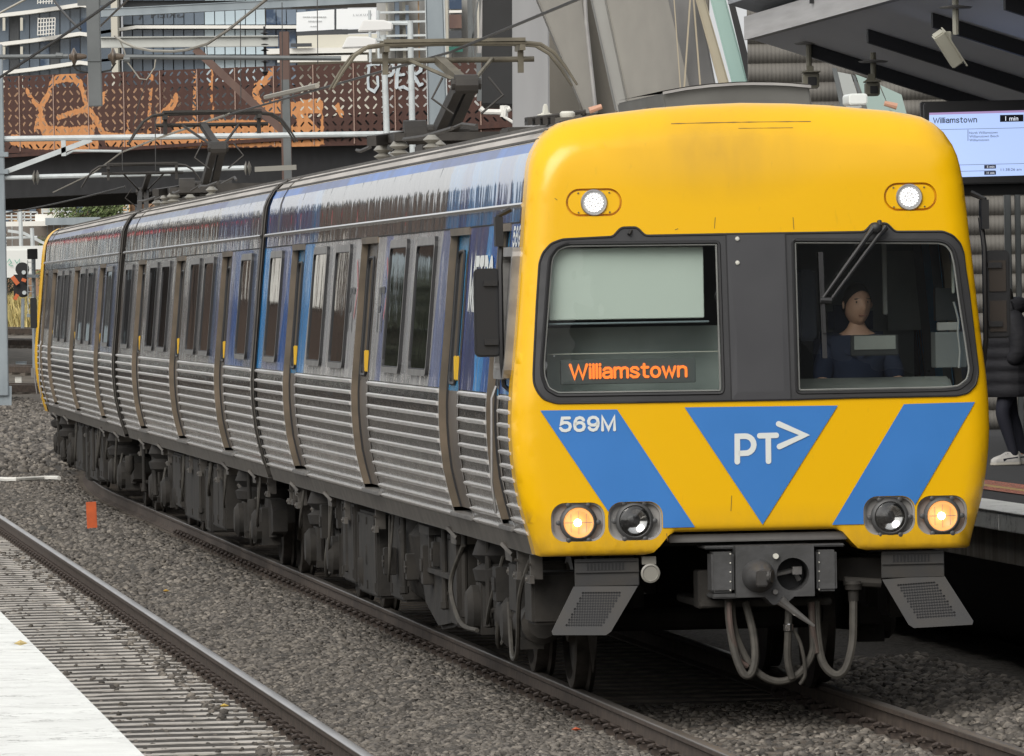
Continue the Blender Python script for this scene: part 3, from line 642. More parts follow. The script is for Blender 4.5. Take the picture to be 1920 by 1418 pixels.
# underfloor equipment, leading carriage (left side faces the camera)
def sy(x, y, lat=-1.3): return side(x, y, lat)[0]
E1 = ubox(car1, 15.0, 16.3, .30, .98, name='equipment_box'); ubox(car1, 12.9, 14.7, .26, .93); ubox(car1, 11.5, 12.6, .28, .98, x1=1.24)
wb = MB()   # canvas shrouded motor air intake
rows = []
for k, y in enumerate(np.linspace(9.6, 11.5, 20)):
    bul = .05 * math.sin(k * 1.9) + .03 * math.sin(k * .7)
    rows.append([(-(1.20 + bul * .6), y, .95), (-(1.27 + bul), y, .85), (-(1.24 + bul * .8), y, .6), (-(1.18 + bul * .5), y, .38), (-1.0, y, .24), (-.6, y, .22)])
wb.grid(rows); obj('canvas_shroud', wb, M['under'], car1, smooth=True)
tk = MB(); tk.prism([(6.6, .92), (6.6, .45), (7.2, .26), (8.2, .2), (9.2, .34), (9.6, .6), (9.6, .92)], lambda y, z: (-1.28, y, z), lambda y, z: (-.5, y, z)); obj('equipment_tank', tk, M['under'], car1, bevel=.03)
rk = MB(); rk.box2((-1.33, 6.7, .62), (-1.29, 8.9, .655)); rk.box2((-1.33, 8.3, .66), (-1.29, 8.36, .95)); rk.box2((-1.34, 8.2, .9), (-1.2, 9.0, .96)); obj('tank_strap', rk, M['under'], car1)
for y, z0, z1, w in ((1.05, .52, .86, .45), (2.0, .55, .9, .5), (6.1, .3, .95, .45)):
    ubox(car1, y, y + w, z0, z1, x0=1.0, x1=1.34, name='valve_box')
for y in (1.7, 2.9):
    b = MB(); b.lathe((-1.2, y, .5), (0, 1, 0), [(.10, 0), (.14, .04), (.14, .6), (.10, .64)], 14); obj('air_reservoir', b, M['under'], car1, smooth=True, auto=35)
for pts, r_ in (([(-1.3, 1.4, .95), (-1.36, 1.6, .7), (-1.34, 2.0, .32), (-1.33, 2.4, .24), (-1.3, 2.8, .32), (-1.3, 2.9, .6)], .016), ([(-1.33, 5.7, .9), (-1.40, 5.95, .62), (-1.37, 5.6, .36), (-1.3, 5.1, .32)], .017), ([(-1.3, 6.4, 1.0), (-1.3, 15, .99)], .02), ([(-1.3, 3.2, .9), (-1.37, 3.4, .6), (-1.36, 3.8, .42), (-1.3, 4.2, .5)], .013)):
    pp = MB(); pp.tube(spline(pts), r_, 6); obj('pipe', pp, M['hose'], car1, smooth=True)
fittings(car1, .6, 22.6, 11, 28); fittings(car2, .6, 22.6, 12, 22); fittings(car3, .6, 22.6, 13, 16)
for T, lst in ((car2, [(7.2, 9.0, .3, .95), (9.4, 10.2, .22, .9), (11.0, 13.6, .28, .97), (14.2, 15.8, .35, .95)]), (car3, [(7, 8.4, .3, .95), (8.8, 11.2, .25, .92), (11.6, 12.4, .2, .96), (13, 15.6, .3, .95)])):
    for a_, b_, z0, z1 in lst: ubox(T, a_, b_, z0, z1)
for T in (car1, car2, car3):        # jacking brackets under the sole bar
    for y in (2.3, 6.1, 17.0, 20.7):
        b = MB(); b.prism([(-.28, 1.0), (.28, 1.0), (.16, .9), (-.2, .9)], lambda yy, z: (-1.36, y + yy, z), lambda yy, z: (-1.2, y + yy, z)); b.tube([(-1.36, y - .3, .95), (-1.42, y - .2, 1.02)], .02, 5); obj('lifting_bracket', b, M['solebar'], T)

# ------------------------------------------------------------------ the yellow cab mask
MZ = [1.005, 1.108, 1.214, 1.32, 1.466, 1.63, 1.77, 1.92, 2.1, 2.3, 2.55, 2.8, 3.0, 3.2, 3.35, 3.45, 3.52, 3.59, 3.677, 3.735, 3.775, 3.793, 3.82, 3.83, 3.86, 3.876, 3.884]
MW = [1.405, 1.431, 1.462, 1.491, 1.519, 1.539, 1.547, 1.545, 1.533, 1.511, 1.487, 1.465, 1.445, 1.428, 1.413, 1.40, 1.387, 1.362, 1.308, 1.245, 1.17, 1.1, .95, .85, .56, .3, 0]
topL = [(-w, z) for w, z in zip(MW, MZ)]; topR = [(w, z) for w, z in zip(MW, MZ)][::-1][1:]
BOT = [(1.38, .995), (.72, .995), (.66, 1.01), (.62, 1.05), (.56, 1.12), (.52, 1.136), (-.52, 1.136), (-.56, 1.12), (-.62, 1.05), (-.66, 1.01), (-.72, .995), (-1.38, .995)]
OUT = topL + topR + BOT
OUT = resample(OUT, .06)
EDGE = [p for p in OUT if p[1] > 1.0 or abs(p[0]) > 1.39]
_side = np.array([p for p in (topL + topR)])
def yface(x, z):
    d = pdist((x, z), topL + topR + [(1.405, .2), (-1.405, .2)])
    R = .15 + .10 * max(0, min(1, (z - 3.35) / .3)); k = max(0, 1 - d / R); y = .85 * R * (1 - math.sqrt(max(0, 1 - k * k)))
    y += .05 * max(0, z - 2.03) + .32 * max(0, z - 3.38) ** 2 + .022 * (x / 1.4) ** 2
    b = z - (1.136 if abs(x) < .55 else .995)
    kb = max(0, 1 - b / .045); y += .04 * (1 - math.sqrt(max(0, 1 - kb * kb)))
    return y
def FACE(off): return lambda x, z: (x, yface(x, z) - off, z)
px = lambda pts: [tuple(face(*p)) for p in pts]
DARK = px([(1044, 756), (1020, 748.5), (1009, 736), (1002, 720), (1001, 704), (1003, 662), (1008, 571), (1013.5, 493), (1020, 474), (1035, 457), (1056, 449),
           (1151, 444), (1158, 436), (1167, 426.7), (1196, 426.3), (1205, 436), (1212, 442), (1370, 439), (1500, 437), (1622, 435), (1630, 428), (1637, 419), (1665, 418.6), (1673, 427), (1681, 434.6),
           (1771, 434), (1790, 442), (1804, 457), (1810, 474), (1813, 503), (1819.5, 546), (1828, 620), (1835, 683), (1836, 700), (1831, 721), (1815, 737), (1793, 742), (1600, 745.5), (1483, 749), (1371, 751), (1200, 754)])[::-1]
GL = px([(1064, 456.5), (1046, 464), (1034, 480), (1031, 495), (1022, 609), (1016, 683), (1017, 706), (1026, 731), (1046, 742), (1353, 737.5), (1356.5, 730), (1349.5, 453.5)])[::-1]
GR = px([(1488, 450), (1494, 734), (1500, 737), (1770, 732), (1800, 729), (1819, 714), (1824, 693), (1817, 640), (1805, 560), (1797, 495), (1791, 470), (1780, 456), (1765, 451)])[::-1]
def grow(poly, d):
    c = np.mean(poly, 0); out = []; n = len(poly)
    for i in range(n):
        a = Vector(poly[i - 1]); b = Vector(poly[i]); e = Vector(poly[(i + 1) % n]); t = ((b - a).normalized() + (e - b).normalized()).normalized(); nn = Vector((t.y, -t.x))
        out.append(tuple(b + nn * d))
    return out
area = lambda p: sum(p[i - 1][0] * p[i][1] - p[i][0] * p[i - 1][1] for i in range(len(p))) / 2
ccw = lambda p: p if area(p) > 0 else p[::-1]
DARK, GL, GR = [soften(ccw(p_)) for p_ in (DARK, GL, GR)]
def box_px(x0, x1, y0, y1, rfrac):
    a = face(x0, y1); b = face(x1, y0); return rrect(a[0], b[0], a[1], b[1], rfrac * min(b[0] - a[0], b[1] - a[1]), 6)
UPL, UPR = box_px(1064, 1168, 352.5, 406.5, .49), box_px(1660.5, 1759.5, 341.5, 396, .49)
LOL = [box_px(1034.7, 1134, 942, 1017, .36), box_px(1141.5, 1241, 941, 1014.5, .36)]
LOR = [box_px(1621, 1715.6, 930.5, 1004, .36), box_px(1720.6, 1814, 928.5, 1003.5, .36)]
HOLES = [grow(DARK, -.012), UPL, UPR] + LOL + LOR
HOLES = [resample(h, .05) for h in HOLES]
ex = []
n = len(OUT)
for d in (.004, .012, .025, .042, .062, .085, .11, .14, .18, .22):
    for i in range(n):
        a_ = Vector(OUT[i - 1]); c_ = Vector(OUT[(i + 1) % n]); t = (c_ - a_).normalized(); q = Vector(OUT[i]) + Vector((t.y, -t.x)) * d
        if pdist(q, OUT) > d * .9: ex.append(tuple(q))
mb = MB(); sheet(mb, OUT, HOLES, FACE(0), grid=.085, extra=ex)
# sides of the mask, wrapped back to the body
ol = [p for p in topL + topR]; rows = [[(x, yface(x, z) + d, z) for x, z in ol] for d in (0, .05, .22)]
mb.grid(rows)
bo = [p for p in BOT]; mb.grid([[(x, yface(x, z), z) for x, z in bo], [(x, .30, z) for x, z in bo]])
mask = obj('cab_front', mb, M['yellow'], car1, smooth=True, auto=75)
# windscreen surround, centre panel and seals
sb = MB(); sheet(sb, resample(DARK, .06), [resample(GL, .06), resample(GR, .06)], FACE(.005), grid=.12)
dk = resample(DARK, .06); nn = len(dk); sb.add([FACE(.005)(*p) for p in dk] + [FACE(-.02)(*p) for p in dk], [(i, (i + 1) % nn, nn + (i + 1) % nn, nn + i) for i in range(nn)])
sur = obj('windscreen_surround', sb, M['surround'], car1, smooth=True)
sm = MB(); lp = [FACE(.006)(*p) for p in dk]; sm.tube(lp + [lp[0]], .0075, 6, cap=False); obj('outer_seal', sm, M['rubber'], sur, smooth=True)
ja = face(1362.5, 441), face(1371, 750); jb = face(1473.5, 438), face(1482.5, 748)
cp = MB(); poly = [ja[1], jb[1], jb[0], ja[0]]; sheet(cp, [tuple(p) for p in poly], [], FACE(.010), grid=.1); obj('centre_panel', cp, mat('dark grey centre panel', (.062, .062, .066), (.05, .05, .054), scale=1.5, rough=.42), sur)
jm = MB()
for (p, q) in (ja, jb): jm.bar(FACE(.009)(*p), FACE(.009)(*q), .008, .006)
obj('seam', jm, M['black'], sur)
fx = MB()
for y_ in (448, 493): x_, z_ = face(1384, y_); fx.lathe((x_, yface(x_, z_) - .008, z_), (0, -1, 0), [(.016, 0), (.012, .012), (.003, .014)], 8)
obj('screw_cap', fx, M['cream'], sur)
for G in (GL, GR):
    g = MB(); gp = resample(grow(G, .012), .08); sheet(g, gp, [], FACE(-.010), grid=.16); w_ = obj('windscreen', g, M['screen'], car1, smooth=True)
    s_ = MB(); lp = [FACE(.002)(*p) for p in resample(G, .05)]; s_.tube(lp + [lp[0]], .012, 6, cap=False); obj('seal', s_, M['rubber'], w_, smooth=True)
    s_ = MB(); gi = resample(grow(G, -.018), .05); lp = [FACE(-.006)(*p) for p in gi]; s_.tube(lp + [lp[0]], .006, 5, cap=False); obj('inner_seal', s_, M['cabgrey'], w_, smooth=True)
# upper headlight pockets
def ringwall(mb, loop, f0, f1):
    n = len(loop); mb.add([f0(*p) for p in loop] + [f1(*p) for p in loop], [(i, (i + 1) % n, n + (i + 1) % n, n + i) for i in range(n)])
for P_, c in ((UPL, (1116, 380)), (UPR, (1707.5, 369.5))):
    b = MB(); inner = grow(P_, -.014); rp = P_
    ringwall(b, rp, FACE(0), FACE(-.035)); ringwall(b, inner, FACE(-.005), FACE(-.035)); b.add([FACE(-.035)(*p) for p in rp] + [FACE(-.035)(*p) for p in inner], [(i, (i + 1) % len(rp), len(rp) + (i + 1) % len(rp), len(rp) + i) for i in range(len(rp))])
    sheet(b, inner, [], FACE(-.005)); hl = obj('headlight', b, [M['yellow'], M['yellow']], car1)
    x, z = face(*c); y = yface(x, z) + .006; r = 25 / 293
    q = MB(); q.lathe((x, y, z), (0, -1, 0), [(r, 0), (r, .014), (r * .93, .02), (r * .88, .014)], 28, caps=False); obj('bezel', q, M['frame'], hl, smooth=True)
    q = MB(); q.lathe((x, y - .006, z), (0, -1, 0), [(r * .88, 0), (r * .88, .006)], 24); obj('led_board', q, M['ledgrey'], hl)
    q = MB()
    for k, rr_ in enumerate((0.0, .22, .42, .6)):
        nn_ = [1, 6, 12, 18][k]
        for j in range(nn_):
            t = 2 * math.pi * j / nn_ + k * .3; cx = x + r * rr_ * 1.05 * math.cos(t); cz = z + r * rr_ * 1.05 * math.sin(t)
            q.lathe((cx, y - .012, cz), (0, -1, 0), [(r * .085, 0), (r * .085, .006), (r * .04, .009)], 6)
    obj('led_lens', q, M['led'], hl)
    q = MB()
    for dx in (-.10, .10):
        for dz in (-.062, .062): q.lathe((x + dx, yface(x + dx, z + dz) + .004, z + dz), (0, -1, 0), [(.006, 0), (.005, .006)], 6)
    obj('screw', q, M['solebar'], hl)
# lower lamp clusters
def lamp(P_, c, r, lit):
    b = MB(); f1 = FACE(-.055); inn = grow(P_, -.012)
    ringwall(b, P_, FACE(0), FACE(-.02)); ringwall(b, inn, FACE(-.02), f1); b.add([FACE(-.02)(*p) for p in P_] + [FACE(-.02)(*p) for p in inn], [(i, (i + 1) % len(P_), len(P_) + (i + 1) % len(P_), len(P_) + i) for i in range(len(P_))])
    sheet(b, inn, [], f1)
    o = obj('marker_lamp', b, M['lampgrey'], car1, smooth=True, auto=35); o['label'] = 'lit amber glowing lamp' if lit else 'unlit lamp with clear reflector'
    x, z = face(*c); y = yface(x, z) + .026; r = r / 293
    q = MB(); q.lathe((x, y, z), (0, -1, 0), [(r * 1.22, 0), (r * 1.22, .018), (r * 1.12, .03), (r * 1.02, .034), (r * .97, .028)], 28, caps=False)
    for k in range(6):
        t = k * math.pi / 3; q.lathe((x + r * 1.3 * math.cos(t), y - .004, z + r * 1.3 * math.sin(t)), (0, -1, 0), [(.017, 0), (.017, .02), (.008, .024)], 8)
    obj('retaining_ring', q, M['coupler'], o, smooth=True, auto=35)
    q = MB(); rings = [(r * .96 * math.sin(t), -.03 * math.cos(t) + .03) for t in np.linspace(math.pi / 2, .12, 8)]
    n = 28; v = []; f = []
    for (rr_, dd) in [(r * .97, .0)] + [(r * .9, .012), (r * .78, .022), (r * .6, .032), (r * .4, .04), (r * .2, .044), (r * .02, .045)]:
        for k in range(n): t = 2 * math.pi * k / n; v.append((x + rr_ * math.cos(t), y - .028 + dd, z + rr_ * math.sin(t)))
    f = [(i * n + k, i * n + (k + 1) % n, (i + 1) * n + (k + 1) % n, (i + 1) * n + k) for i in range(6) for k in range(n)]
    q.add(v, f); obj('reflector', q, M['amber'] if lit else M['lens'], o, smooth=True, auto=80)
    if lit:
        q = MB(); q.lathe((x - .006, y - .0, z), (0, -1, 0), [(.004, 0), (.022, .012), (.026, .022), (.012, .034)], 10); obj('filament', q, M['warm'], o, smooth=True)
        q = MB(); q.bar((x - r * .9, y - .03, z), (x + r * .9, y - .03, z), .006, .004)
        for kx in (-.5, 0, .5): q.bar((x + kx * r, y - .029, z - r * .75 * (1 - abs(kx) * .4)), (x + kx * r, y - .029, z + r * .75 * (1 - abs(kx) * .4)), .003, .003)
        obj('lens_rib', q, M['insul'], o)
    else:
        q = MB(); q.lathe((x, y + .012, z), (0, -1, 0), [(.03, 0), (.03, .02), (.012, .045)], 10); obj('bulb_cap', q, M['black'], o, smooth=True)
        q = MB(); q.lathe((x, y - .03, z), (0, -1, 0), [(r * .95, 0), (r * .7, .008), (r * .3, .013), (.004, .014)], 24); obj('lens', q, M['lensglass'], o, smooth=True)
lamp(LOL[0], (1085.5, 980.5), 29, True); lamp(LOL[1], (1190.6, 977.5), 29.5, False); lamp(LOR[0], (1669.5, 970), 29.5, False); lamp(LOR[1], (1768, 967.5), 29, True)
# blue bands, number, emblem
def line_px(b, pts, w, off): ribbon(b, px(pts), w / 293, FACE(off))
for poly, cut in (([(1013.4, 770), (1157, 768), (1303, 988.6), (1230, 990.3), (1162, 991.5)], LOL), ([(1283.4, 764), (1570.6, 760.6), (1429.6, 984)], []), ([(1695, 758), (1829, 754), (1696, 981.5), (1630, 982.8), (1560, 984.3)], LOR)):
    P_ = resample(ccw(px(poly)), .07)
    def clear(p): return not any(inside(p, grow(h, .004)) for h in cut)
    b = MB(); pts = [p for p in P_]
    hs_ = []
    # clip the band around the lamp pockets by fine triangles
    tmp = MB(); sheet(tmp, P_, [resample(grow(h, .004), .03) for h in cut], lambda x, z: (x, 0, z), grid=.05, mind=.014)
    ff = []
    for q in tmp.f:
        c = np.mean([tmp.v[i] for i in q], 0)
        if clear((c[0], c[2])): ff.append(q)
    b.add([FACE(.007)(p[0], p[2]) for p in tmp.v], ff); st = obj('blue_stripe', b, M['blue'], car1, smooth=True, flipfix=False)
b = MB()
for pts in ([(1343, 408), (1341.5, 428)], [(1489, 408), (1490.5, 430)], [(1372, 930), (1370.5, 958)], [(1268, 431), (1273, 429)], [(1043, 372), (1047, 375)], [(1250, 1001), (1252, 1013)]): line_px(b, pts, 1.3, .0015)
obj('paint_scratch', b, mat('dark scratch', (.16, .09, .02), rough=.7), car1)
b = MB(); ribbon(b, [(x_, 3.755 - .012 * x_ * x_) for x_ in np.linspace(-.48, .42, 19)], .005, FACE(.0015), jitter=.5); ribbon(b, [(x_, 3.715 - .012 * x_ * x_) for x_ in np.linspace(-.05, .3, 9)], .0035, FACE(.0015), jitter=.5); obj('roof_seam_line', b, mat('grimy seam', (.20, .12, .03), rough=.7), car1)
b = MB(); x0, z0 = face(1048.6, 811); x1, z1 = face(1154.5, 779); stroked(b, '569M', x0, x1, z0, z1, lambda x, z, k: FACE(.011 + k)(x, z), .19, .24); obj('fleet_number', b, M['white'], car1)
b = MB()
cxp, cyp = 1400, 834
bowl = [(1382, 866), (1382, 818.5), (1396, 818)] + [(1397 + 16 * math.sin(t), 834 - 16 * math.cos(t)) for t in np.linspace(.25, 2.9, 9)] + [(1396, 850), (1387, 850.4)]
line_px(b, bowl, 10.5, .011); line_px(b, [(1424, 817.3), (1455, 816.5)], 10.5, .0115); line_px(b, [(1440, 818), (1440.5, 865)], 10.5, .011); line_px(b, [(1459.5, 795), (1508, 816), (1461, 837.5)], 10.5, .012)
obj('operator_emblem', b, M['white'], car1)
# wiper
wpv = MB(); P3 = lambda x, y, off: FACE(off)(*face(x, y))
wpv.tube([P3(1649, 415, .05), P3(1649, 424, .07)], .016, 8); wpv.lathe(Vector(P3(1643, 428, .02)), (0, -1, 0), [(.03, 0), (.03, .06), (.015, .07)], 10)
wpv.tube([P3(1639, 426, .06), P3(1627, 441, .075), P3(1540, 563, .05)], [.024, .016, .012], 8); wpv.tube([P3(1661, 426, .05), P3(1648, 441, .065), P3(1557, 563, .045)], [.022, .014, .011], 8)
wpv.tube([P3(1537, 563, .05), P3(1558, 564, .05)], .022, 8)
WP = obj('wiper_arm', wpv, M['black'], car1, smooth=True)
wb2 = MB(); wb2.bar(P3(1539, 473, .03), P3(1546, 672, .03), .014, .03); wb2.bar(P3(1541, 520, .04), P3(1545, 625, .04), .022, .02); obj('wiper_blade', wb2, M['black'], WP)
nb = MB(); nb.tube([P3(1185, 432, .01), P3(1180, 440, .03)], .012, 6); obj('wiper_spindle', nb, M['black'], car1)
# cab interior
ci = MB(); yb = 2.05
ci.box2((-1.36, yb, 1.2), (1.36, yb + .04, 3.4)); ci.box2((-1.4, .33, 1.14), (1.4, yb, 1.18)); ci.box2((-1.3, .3, 3.42), (1.3, yb, 3.46))
obj('cab_lining', ci, M['cabdark'], car1)
dd = MB(); dd.prism([(.34, 1.2), (.34, 1.98), (.55, 2.10), (1.0, 2.02), (1.05, 1.2)], lambda y, z: (.12, y, z), lambda y, z: (1.36, y, z)); obj('driver_desk', dd, M['cabgrey'], car1, bevel=.02)
dd = MB(); dd.prism([(.34, 1.2), (.34, 2.02), (.9, 2.02), (.95, 1.2)], lambda y, z: (-1.34, y, z), lambda y, z: (-.12, y, z)); obj('cab_cabinet', dd, M['cabgrey'], car1, bevel=.02)
def cab_px(x0, x1, y0, y1, s, dy, name, m, bev=.004):
    a = face(x0, y1, s); b_ = face(x1, y0, s); q = MB(); q.box2((a[0], s, a[1]), (b_[0], s + dy, b_[1])); return obj(name, q, m, car1, bevel=bev)
cab_px(1030, 1318, 462, 601, .14, .012, 'sun_blind', M['blind'])
cab_px(1028, 1330, 601, 610, .135, .02, 'blind_rail', mat('blue grey rail', (.22, .26, .28), rough=.5))
cab_px(1026, 1350, 660, 664, .24, .02, 'grab_bar', M['cream'])
for k, (x0, x1, y0, y1, s_) in enumerate([(1026, 1352, 610, 740, .62)]): cab_px(x0, x1, y0, y1, s_, .03, 'cab_partition', mat('grey green partition', (.62, .68, .66), (.44, .49, .475), scale=1.8, rough=.6))
ds = cab_px(1052, 1304, 671, 722, .2, .05, 'destination_display', mat('grey display case', (.10, .108, .108), rough=.5))
b = MB(); x0, z0 = face(1067, 712, .195); x1, z1 = face(1288.5, 678, .195); stroked(b, 'Williamstown', x0, x1, z0, z1, lambda x, z, k: (x, .195 - k, z), .17, .17); obj('led_lettering', b, M['orangeled'], ds)
# desk top screen, seat, equipment by the driver
fr = MB(); a_ = face(1596, 668, .36); c_ = face(1684, 627, .36); fr.box2((a_[0], .36, a_[1]), (c_[0], .40, c_[1])); mon = obj('desk_monitor', fr, M['black'], car1, bevel=.006)
a2 = face(1602, 656, .352); c2 = face(1679, 629, .352); q = MB(); q.box2((a2[0], .354, a2[1]), (c2[0], .36, c2[1])); obj('monitor_panel', q, M['cabgrey'], mon)
cab_px(1656, 1662, 456, 590, .9, .03, 'cab_pillar', M['lampgrey']); cab_px(1785, 1789, 470, 550, .5, .02, 'window_post', M['cream'])
cab_px(1755, 1795, 540, 602, .55, .1, 'radio_box', M['black']); cab_px(1758, 1800, 604, 620, .5, .05, 'label_plate', M['lampgrey']); cab_px(1665, 1725, 470, 620, 1.9, .05, 'bulkhead_panel', M['cabgrey'])
cab_px(1755, 1812, 622, 690, .5, .2, 'side_console', M['cabdark'])
q = MB(); q.tube([(*(lambda f_: (f_[0], .45, f_[1]))(face(x_, y_, .45)),) for x_, y_ in ((1788, 566), (1792, 580), (1797, 600), (1796, 625), (1800, 660), (1798, 690))], .008, 6); obj('handset_cord', q, M['lampgrey'], car1)
q = MB(); q.box2((*(face(1498, 640, .8)[:1]), .8, face(1498, 640, .8)[1]), (face(1530, 505, .8)[0], 1.0, face(1530, 505, .8)[1])); obj('wall_cabinet', q, mat('dark navy cabinet', (.02, .026, .05), rough=.4), car1, bevel=.02)
# side mirrors
def cab_mirror(sx, y, zc):
    b = MB(); rr = rrect(-.085, .085, -.285, .285, .035, 4); x = sx * 1.66
    b.prism(rr, lambda u_, v_: (x + u_, y, zc + v_), lambda u_, v_: (x + u_, y + .06, zc + v_)); m_ = obj('side_mirror', b, M['mirror'], car1, bevel=.012)
    q = MB(); q.tube([(sx * 1.56, y + .02, zc + .50), (sx * 1.575, y - .015, zc + .3), (sx * 1.575, y - .015, zc - .3), (sx * 1.56, y + .02, zc - .47), (sx * 1.50, y + .05, zc - .52)], .017, 6)
    q.box((sx * 1.58, y, zc + .52), (.05, .1, .19)); q.tube([(sx * 1.5, y + .03, zc + .66), (sx * 1.58, y, zc + .62), (sx * 1.58, y, zc + .45)], .02, 6)
    for dz in (-.19, .19): q.box((x + sx * -.02, y - .012, zc + dz), (.09, .03, .035))
    obj('mirror_bracket', q, M['black'], m_, smooth=True)
    if sx > 0:
        g = MB()
        for dz, h_ in ((.12, .2), (-.14, .2)): g.box((x, y - .006, zc + dz), (.11, .008, h_))
        obj('mirror_glass', g, mat('dim mirror plate', (.05, .042, .036), rough=.25), m_)
cab_mirror(-1, .42, 2.56); cab_mirror(1, .42, 2.62)
# cab side window in a bright frame, side numbers and lettering
for nm, z0, z1, y0, y1 in (('cab_side_window', 2.13, 2.98, .32, .98),):
    ou = rrect(y0, y1, z0, z1, .06, 3); inn = rrect(y0 + .05, y1 - .05, z0 + .06, z1 - .06, .04, 3); n = len(ou); P = lambda q, o_: (-(wz(q[1]) + o_), q[0], q[1])
    v = [P(p, -.01) for p in ou] + [P(p, .06) for p in ou] + [P(p, .06) for p in inn] + [P(p, .008) for p in inn]
    F = obj(nm, MB().add(v, [(k * n + i, k * n + (i + 1) % n, (k + 1) * n + (i + 1) % n, (k + 1) * n + i) for k in range(3) for i in range(n)]), M['frame'], car1)
    g = MB(); g.grid([[P((y, z), .012) for z in np.linspace(z0 + .06, z1 - .06, 4)] for y in (y0 + .05, y1 - .05)]); obj('pane', g, M['pane'], F)
SD = lambda o_: (lambda y, z: (-(wz(z) + o_), y, z))
b = MB(); stroked(b, 'METRO', 2.0, 3.55, 2.56, 2.94, lambda y, z, k: SD(.005 + k)(5.55 - y, z), .2, .26); obj('operator_lettering', b, M['white'], car1)
b = MB(); stroked(b, '569M', .22, .9, 2.98, 3.12, lambda y, z, k: SD(.005 + k)(1.12 - y, z), .19, .24); obj('side_number', b, M['white'], car1)
logo = mat('dark grey print', (.07, .07, .07), rough=.4); logr = mat('faded red print', (.45, .10, .10), rough=.4)
for yc in (10.25, 12.95):
    b = MB(); fn = lambda y, z: SD(.005)(2 * yc - y, z)
    ribbon(b, [(yc - .3, 2.42), (yc - .3, 2.72), (yc - .16, 2.72), (yc - .13, 2.65), (yc - .16, 2.58), (yc - .27, 2.58)], .05, fn); ribbon(b, [(yc - .06, 2.725), (yc + .16, 2.725)], .05, lambda y, z: SD(.006)(2 * yc - y, z)); ribbon(b, [(yc + .05, 2.72), (yc + .05, 2.42)], .05, fn); obj('print_letters', b, logo, car1)
    b = MB(); ribbon(b, [(yc + .22, 2.95), (yc + .44, 2.75), (yc + .22, 2.52)], .05, lambda y, z: SD(.007)(2 * yc - y, z)); obj('print_arrow', b, logr, car1)
# headstock, coupler, hoses, guards
def bpx(name, x0, x1, y0, y1, s0, s1, m, parent=car1, bev=.008):
    a = face(x0, y1, s0); b_ = face(x1, y0, s0); q = MB(); q.box2((a[0], s0, a[1]), (b_[0], s1, b_[1])); return obj(name, q, m, parent, bevel=bev)
bpx('headstock_beam', 1255, 1612, 996, 1018, .12, .34, M['lampgrey'])
bpx('buffer_plate', 1320, 1584, 1019, 1030, .02, .4, M['coupler'])
cb = MB(); a = face(1381, 1121, -.1); c = face(1526, 1021, -.1); cx1, cz1 = face(1487, 1077, -.1); rH = 31 / 293
hole = [(cx1 + rH * math.cos(t), cz1 + rH * math.sin(t)) for t in np.linspace(0, 2 * math.pi, 24, endpoint=False)]
tipx = face(1455, 1130, -.1)
outl = [(a[0], a[1]), (tipx[0] - .07, a[1]), (tipx[0] - .02, a[1] - .05), (tipx[0] + .06, a[1] - .05), (tipx[0] + .12, a[1]), (c[0], a[1]), (c[0], c[1]), (a[0], c[1])]
sheet(cb, outl, [hole], lambda x, z: (x, -.1, z)); ringwall(cb, hole, lambda x, z: (x, -.1, z), lambda x, z: (x, .22, z)); ringwall(cb, outl, lambda x, z: (x, -.1, z), lambda x, z: (x, .3, z))
CP = obj('coupler', cb, M['coupler'], car1, smooth=True, auto=30)
q = MB(); q.lathe((cx1, .15, cz1), (0, 1, 0), [(rH, 0), (rH * .9, .05), (.01, .07)], 20); obj('funnel_back', q, M['black'], CP)
q = MB(); q.tube([(cx1 - .1, -.02, cz1 + .0), (cx1 + .02, .03, cz1 + .02), (cx1 + .06, .06, cz1 - .04)], .018, 6); q.box((cx1 + .04, .02, cz1 + .02), (.06, .06, .05)); obj('hook_lock', q, M['frame'], CP)
q = MB(); x_, z_ = face(1422, 1080, -.1); q.lathe((x_, -.1, z_), (0, -1, 0), [(.107, 0), (.10, .05), (.085, .12), (.06, .2), (.048, .22)], 24); obj('coupling_cone', q, M['coupler'], CP, smooth=True, auto=50)
q = MB(); q.tube([(x_ + .0, -.3, z_), (x_ + .06, -.33, z_)], .05, 10); q.box((x_ - .01, -.33, z_ - .01), (.07, .06, .1)); obj('cone_tip', q, M['plough'], CP, bevel=.008)
q = MB(); x_, z_ = face(1454, 1043, -.1); q.lathe((x_, -.1, z_), (0, -1, 0), [(.018, 0), (.018, .03), (.010, .03)], 10); obj('air_port', q, M['cream'], CP)
q = MB(); x_, z_ = face(1453, 1110, -.1); q.lathe((x_, -.1, z_), (0, -1, 0), [(.02, 0), (.016, .03)], 10); obj('pivot_pin', q, M['frame'], CP)
q = MB(); q.tube([(*(lambda f_: (f_[0], -.14, f_[1]))(face(x0_, y0_, -.12)),) for x0_, y0_ in ((1462, 1125), (1475, 1136), (1500, 1155), (1526, 1174))], [.035, .026, .02, .009], 8); obj('release_handle', q, M['frame'], CP, smooth=True)
for x0, x1, y0, y1 in ((1335, 1376, 1035, 1112), (1532, 1569, 1031, 1109)):
    o = bpx('electric_coupler_head', x0, x1, y0, y1, -.06, .16, M['coupler'], CP, bev=.015)
for xx in (1369.5, 1536):
    for yy in (1039, 1056, 1073, 1091, 1107):
        q = MB(); x_, z_ = face(xx, yy - (1.5 if xx > 1500 else 0), -.06); q.lathe((x_, -.06, z_), (0, -1, 0), [(.006, 0), (.004, .006)], 6)
        if yy == 1039: rv = MB()
        rv.v, rv.f, rv.mi = (rv.add(q.v, q.f).v, rv.f, rv.mi)
    obj('rivet', rv, M['cream'], CP)
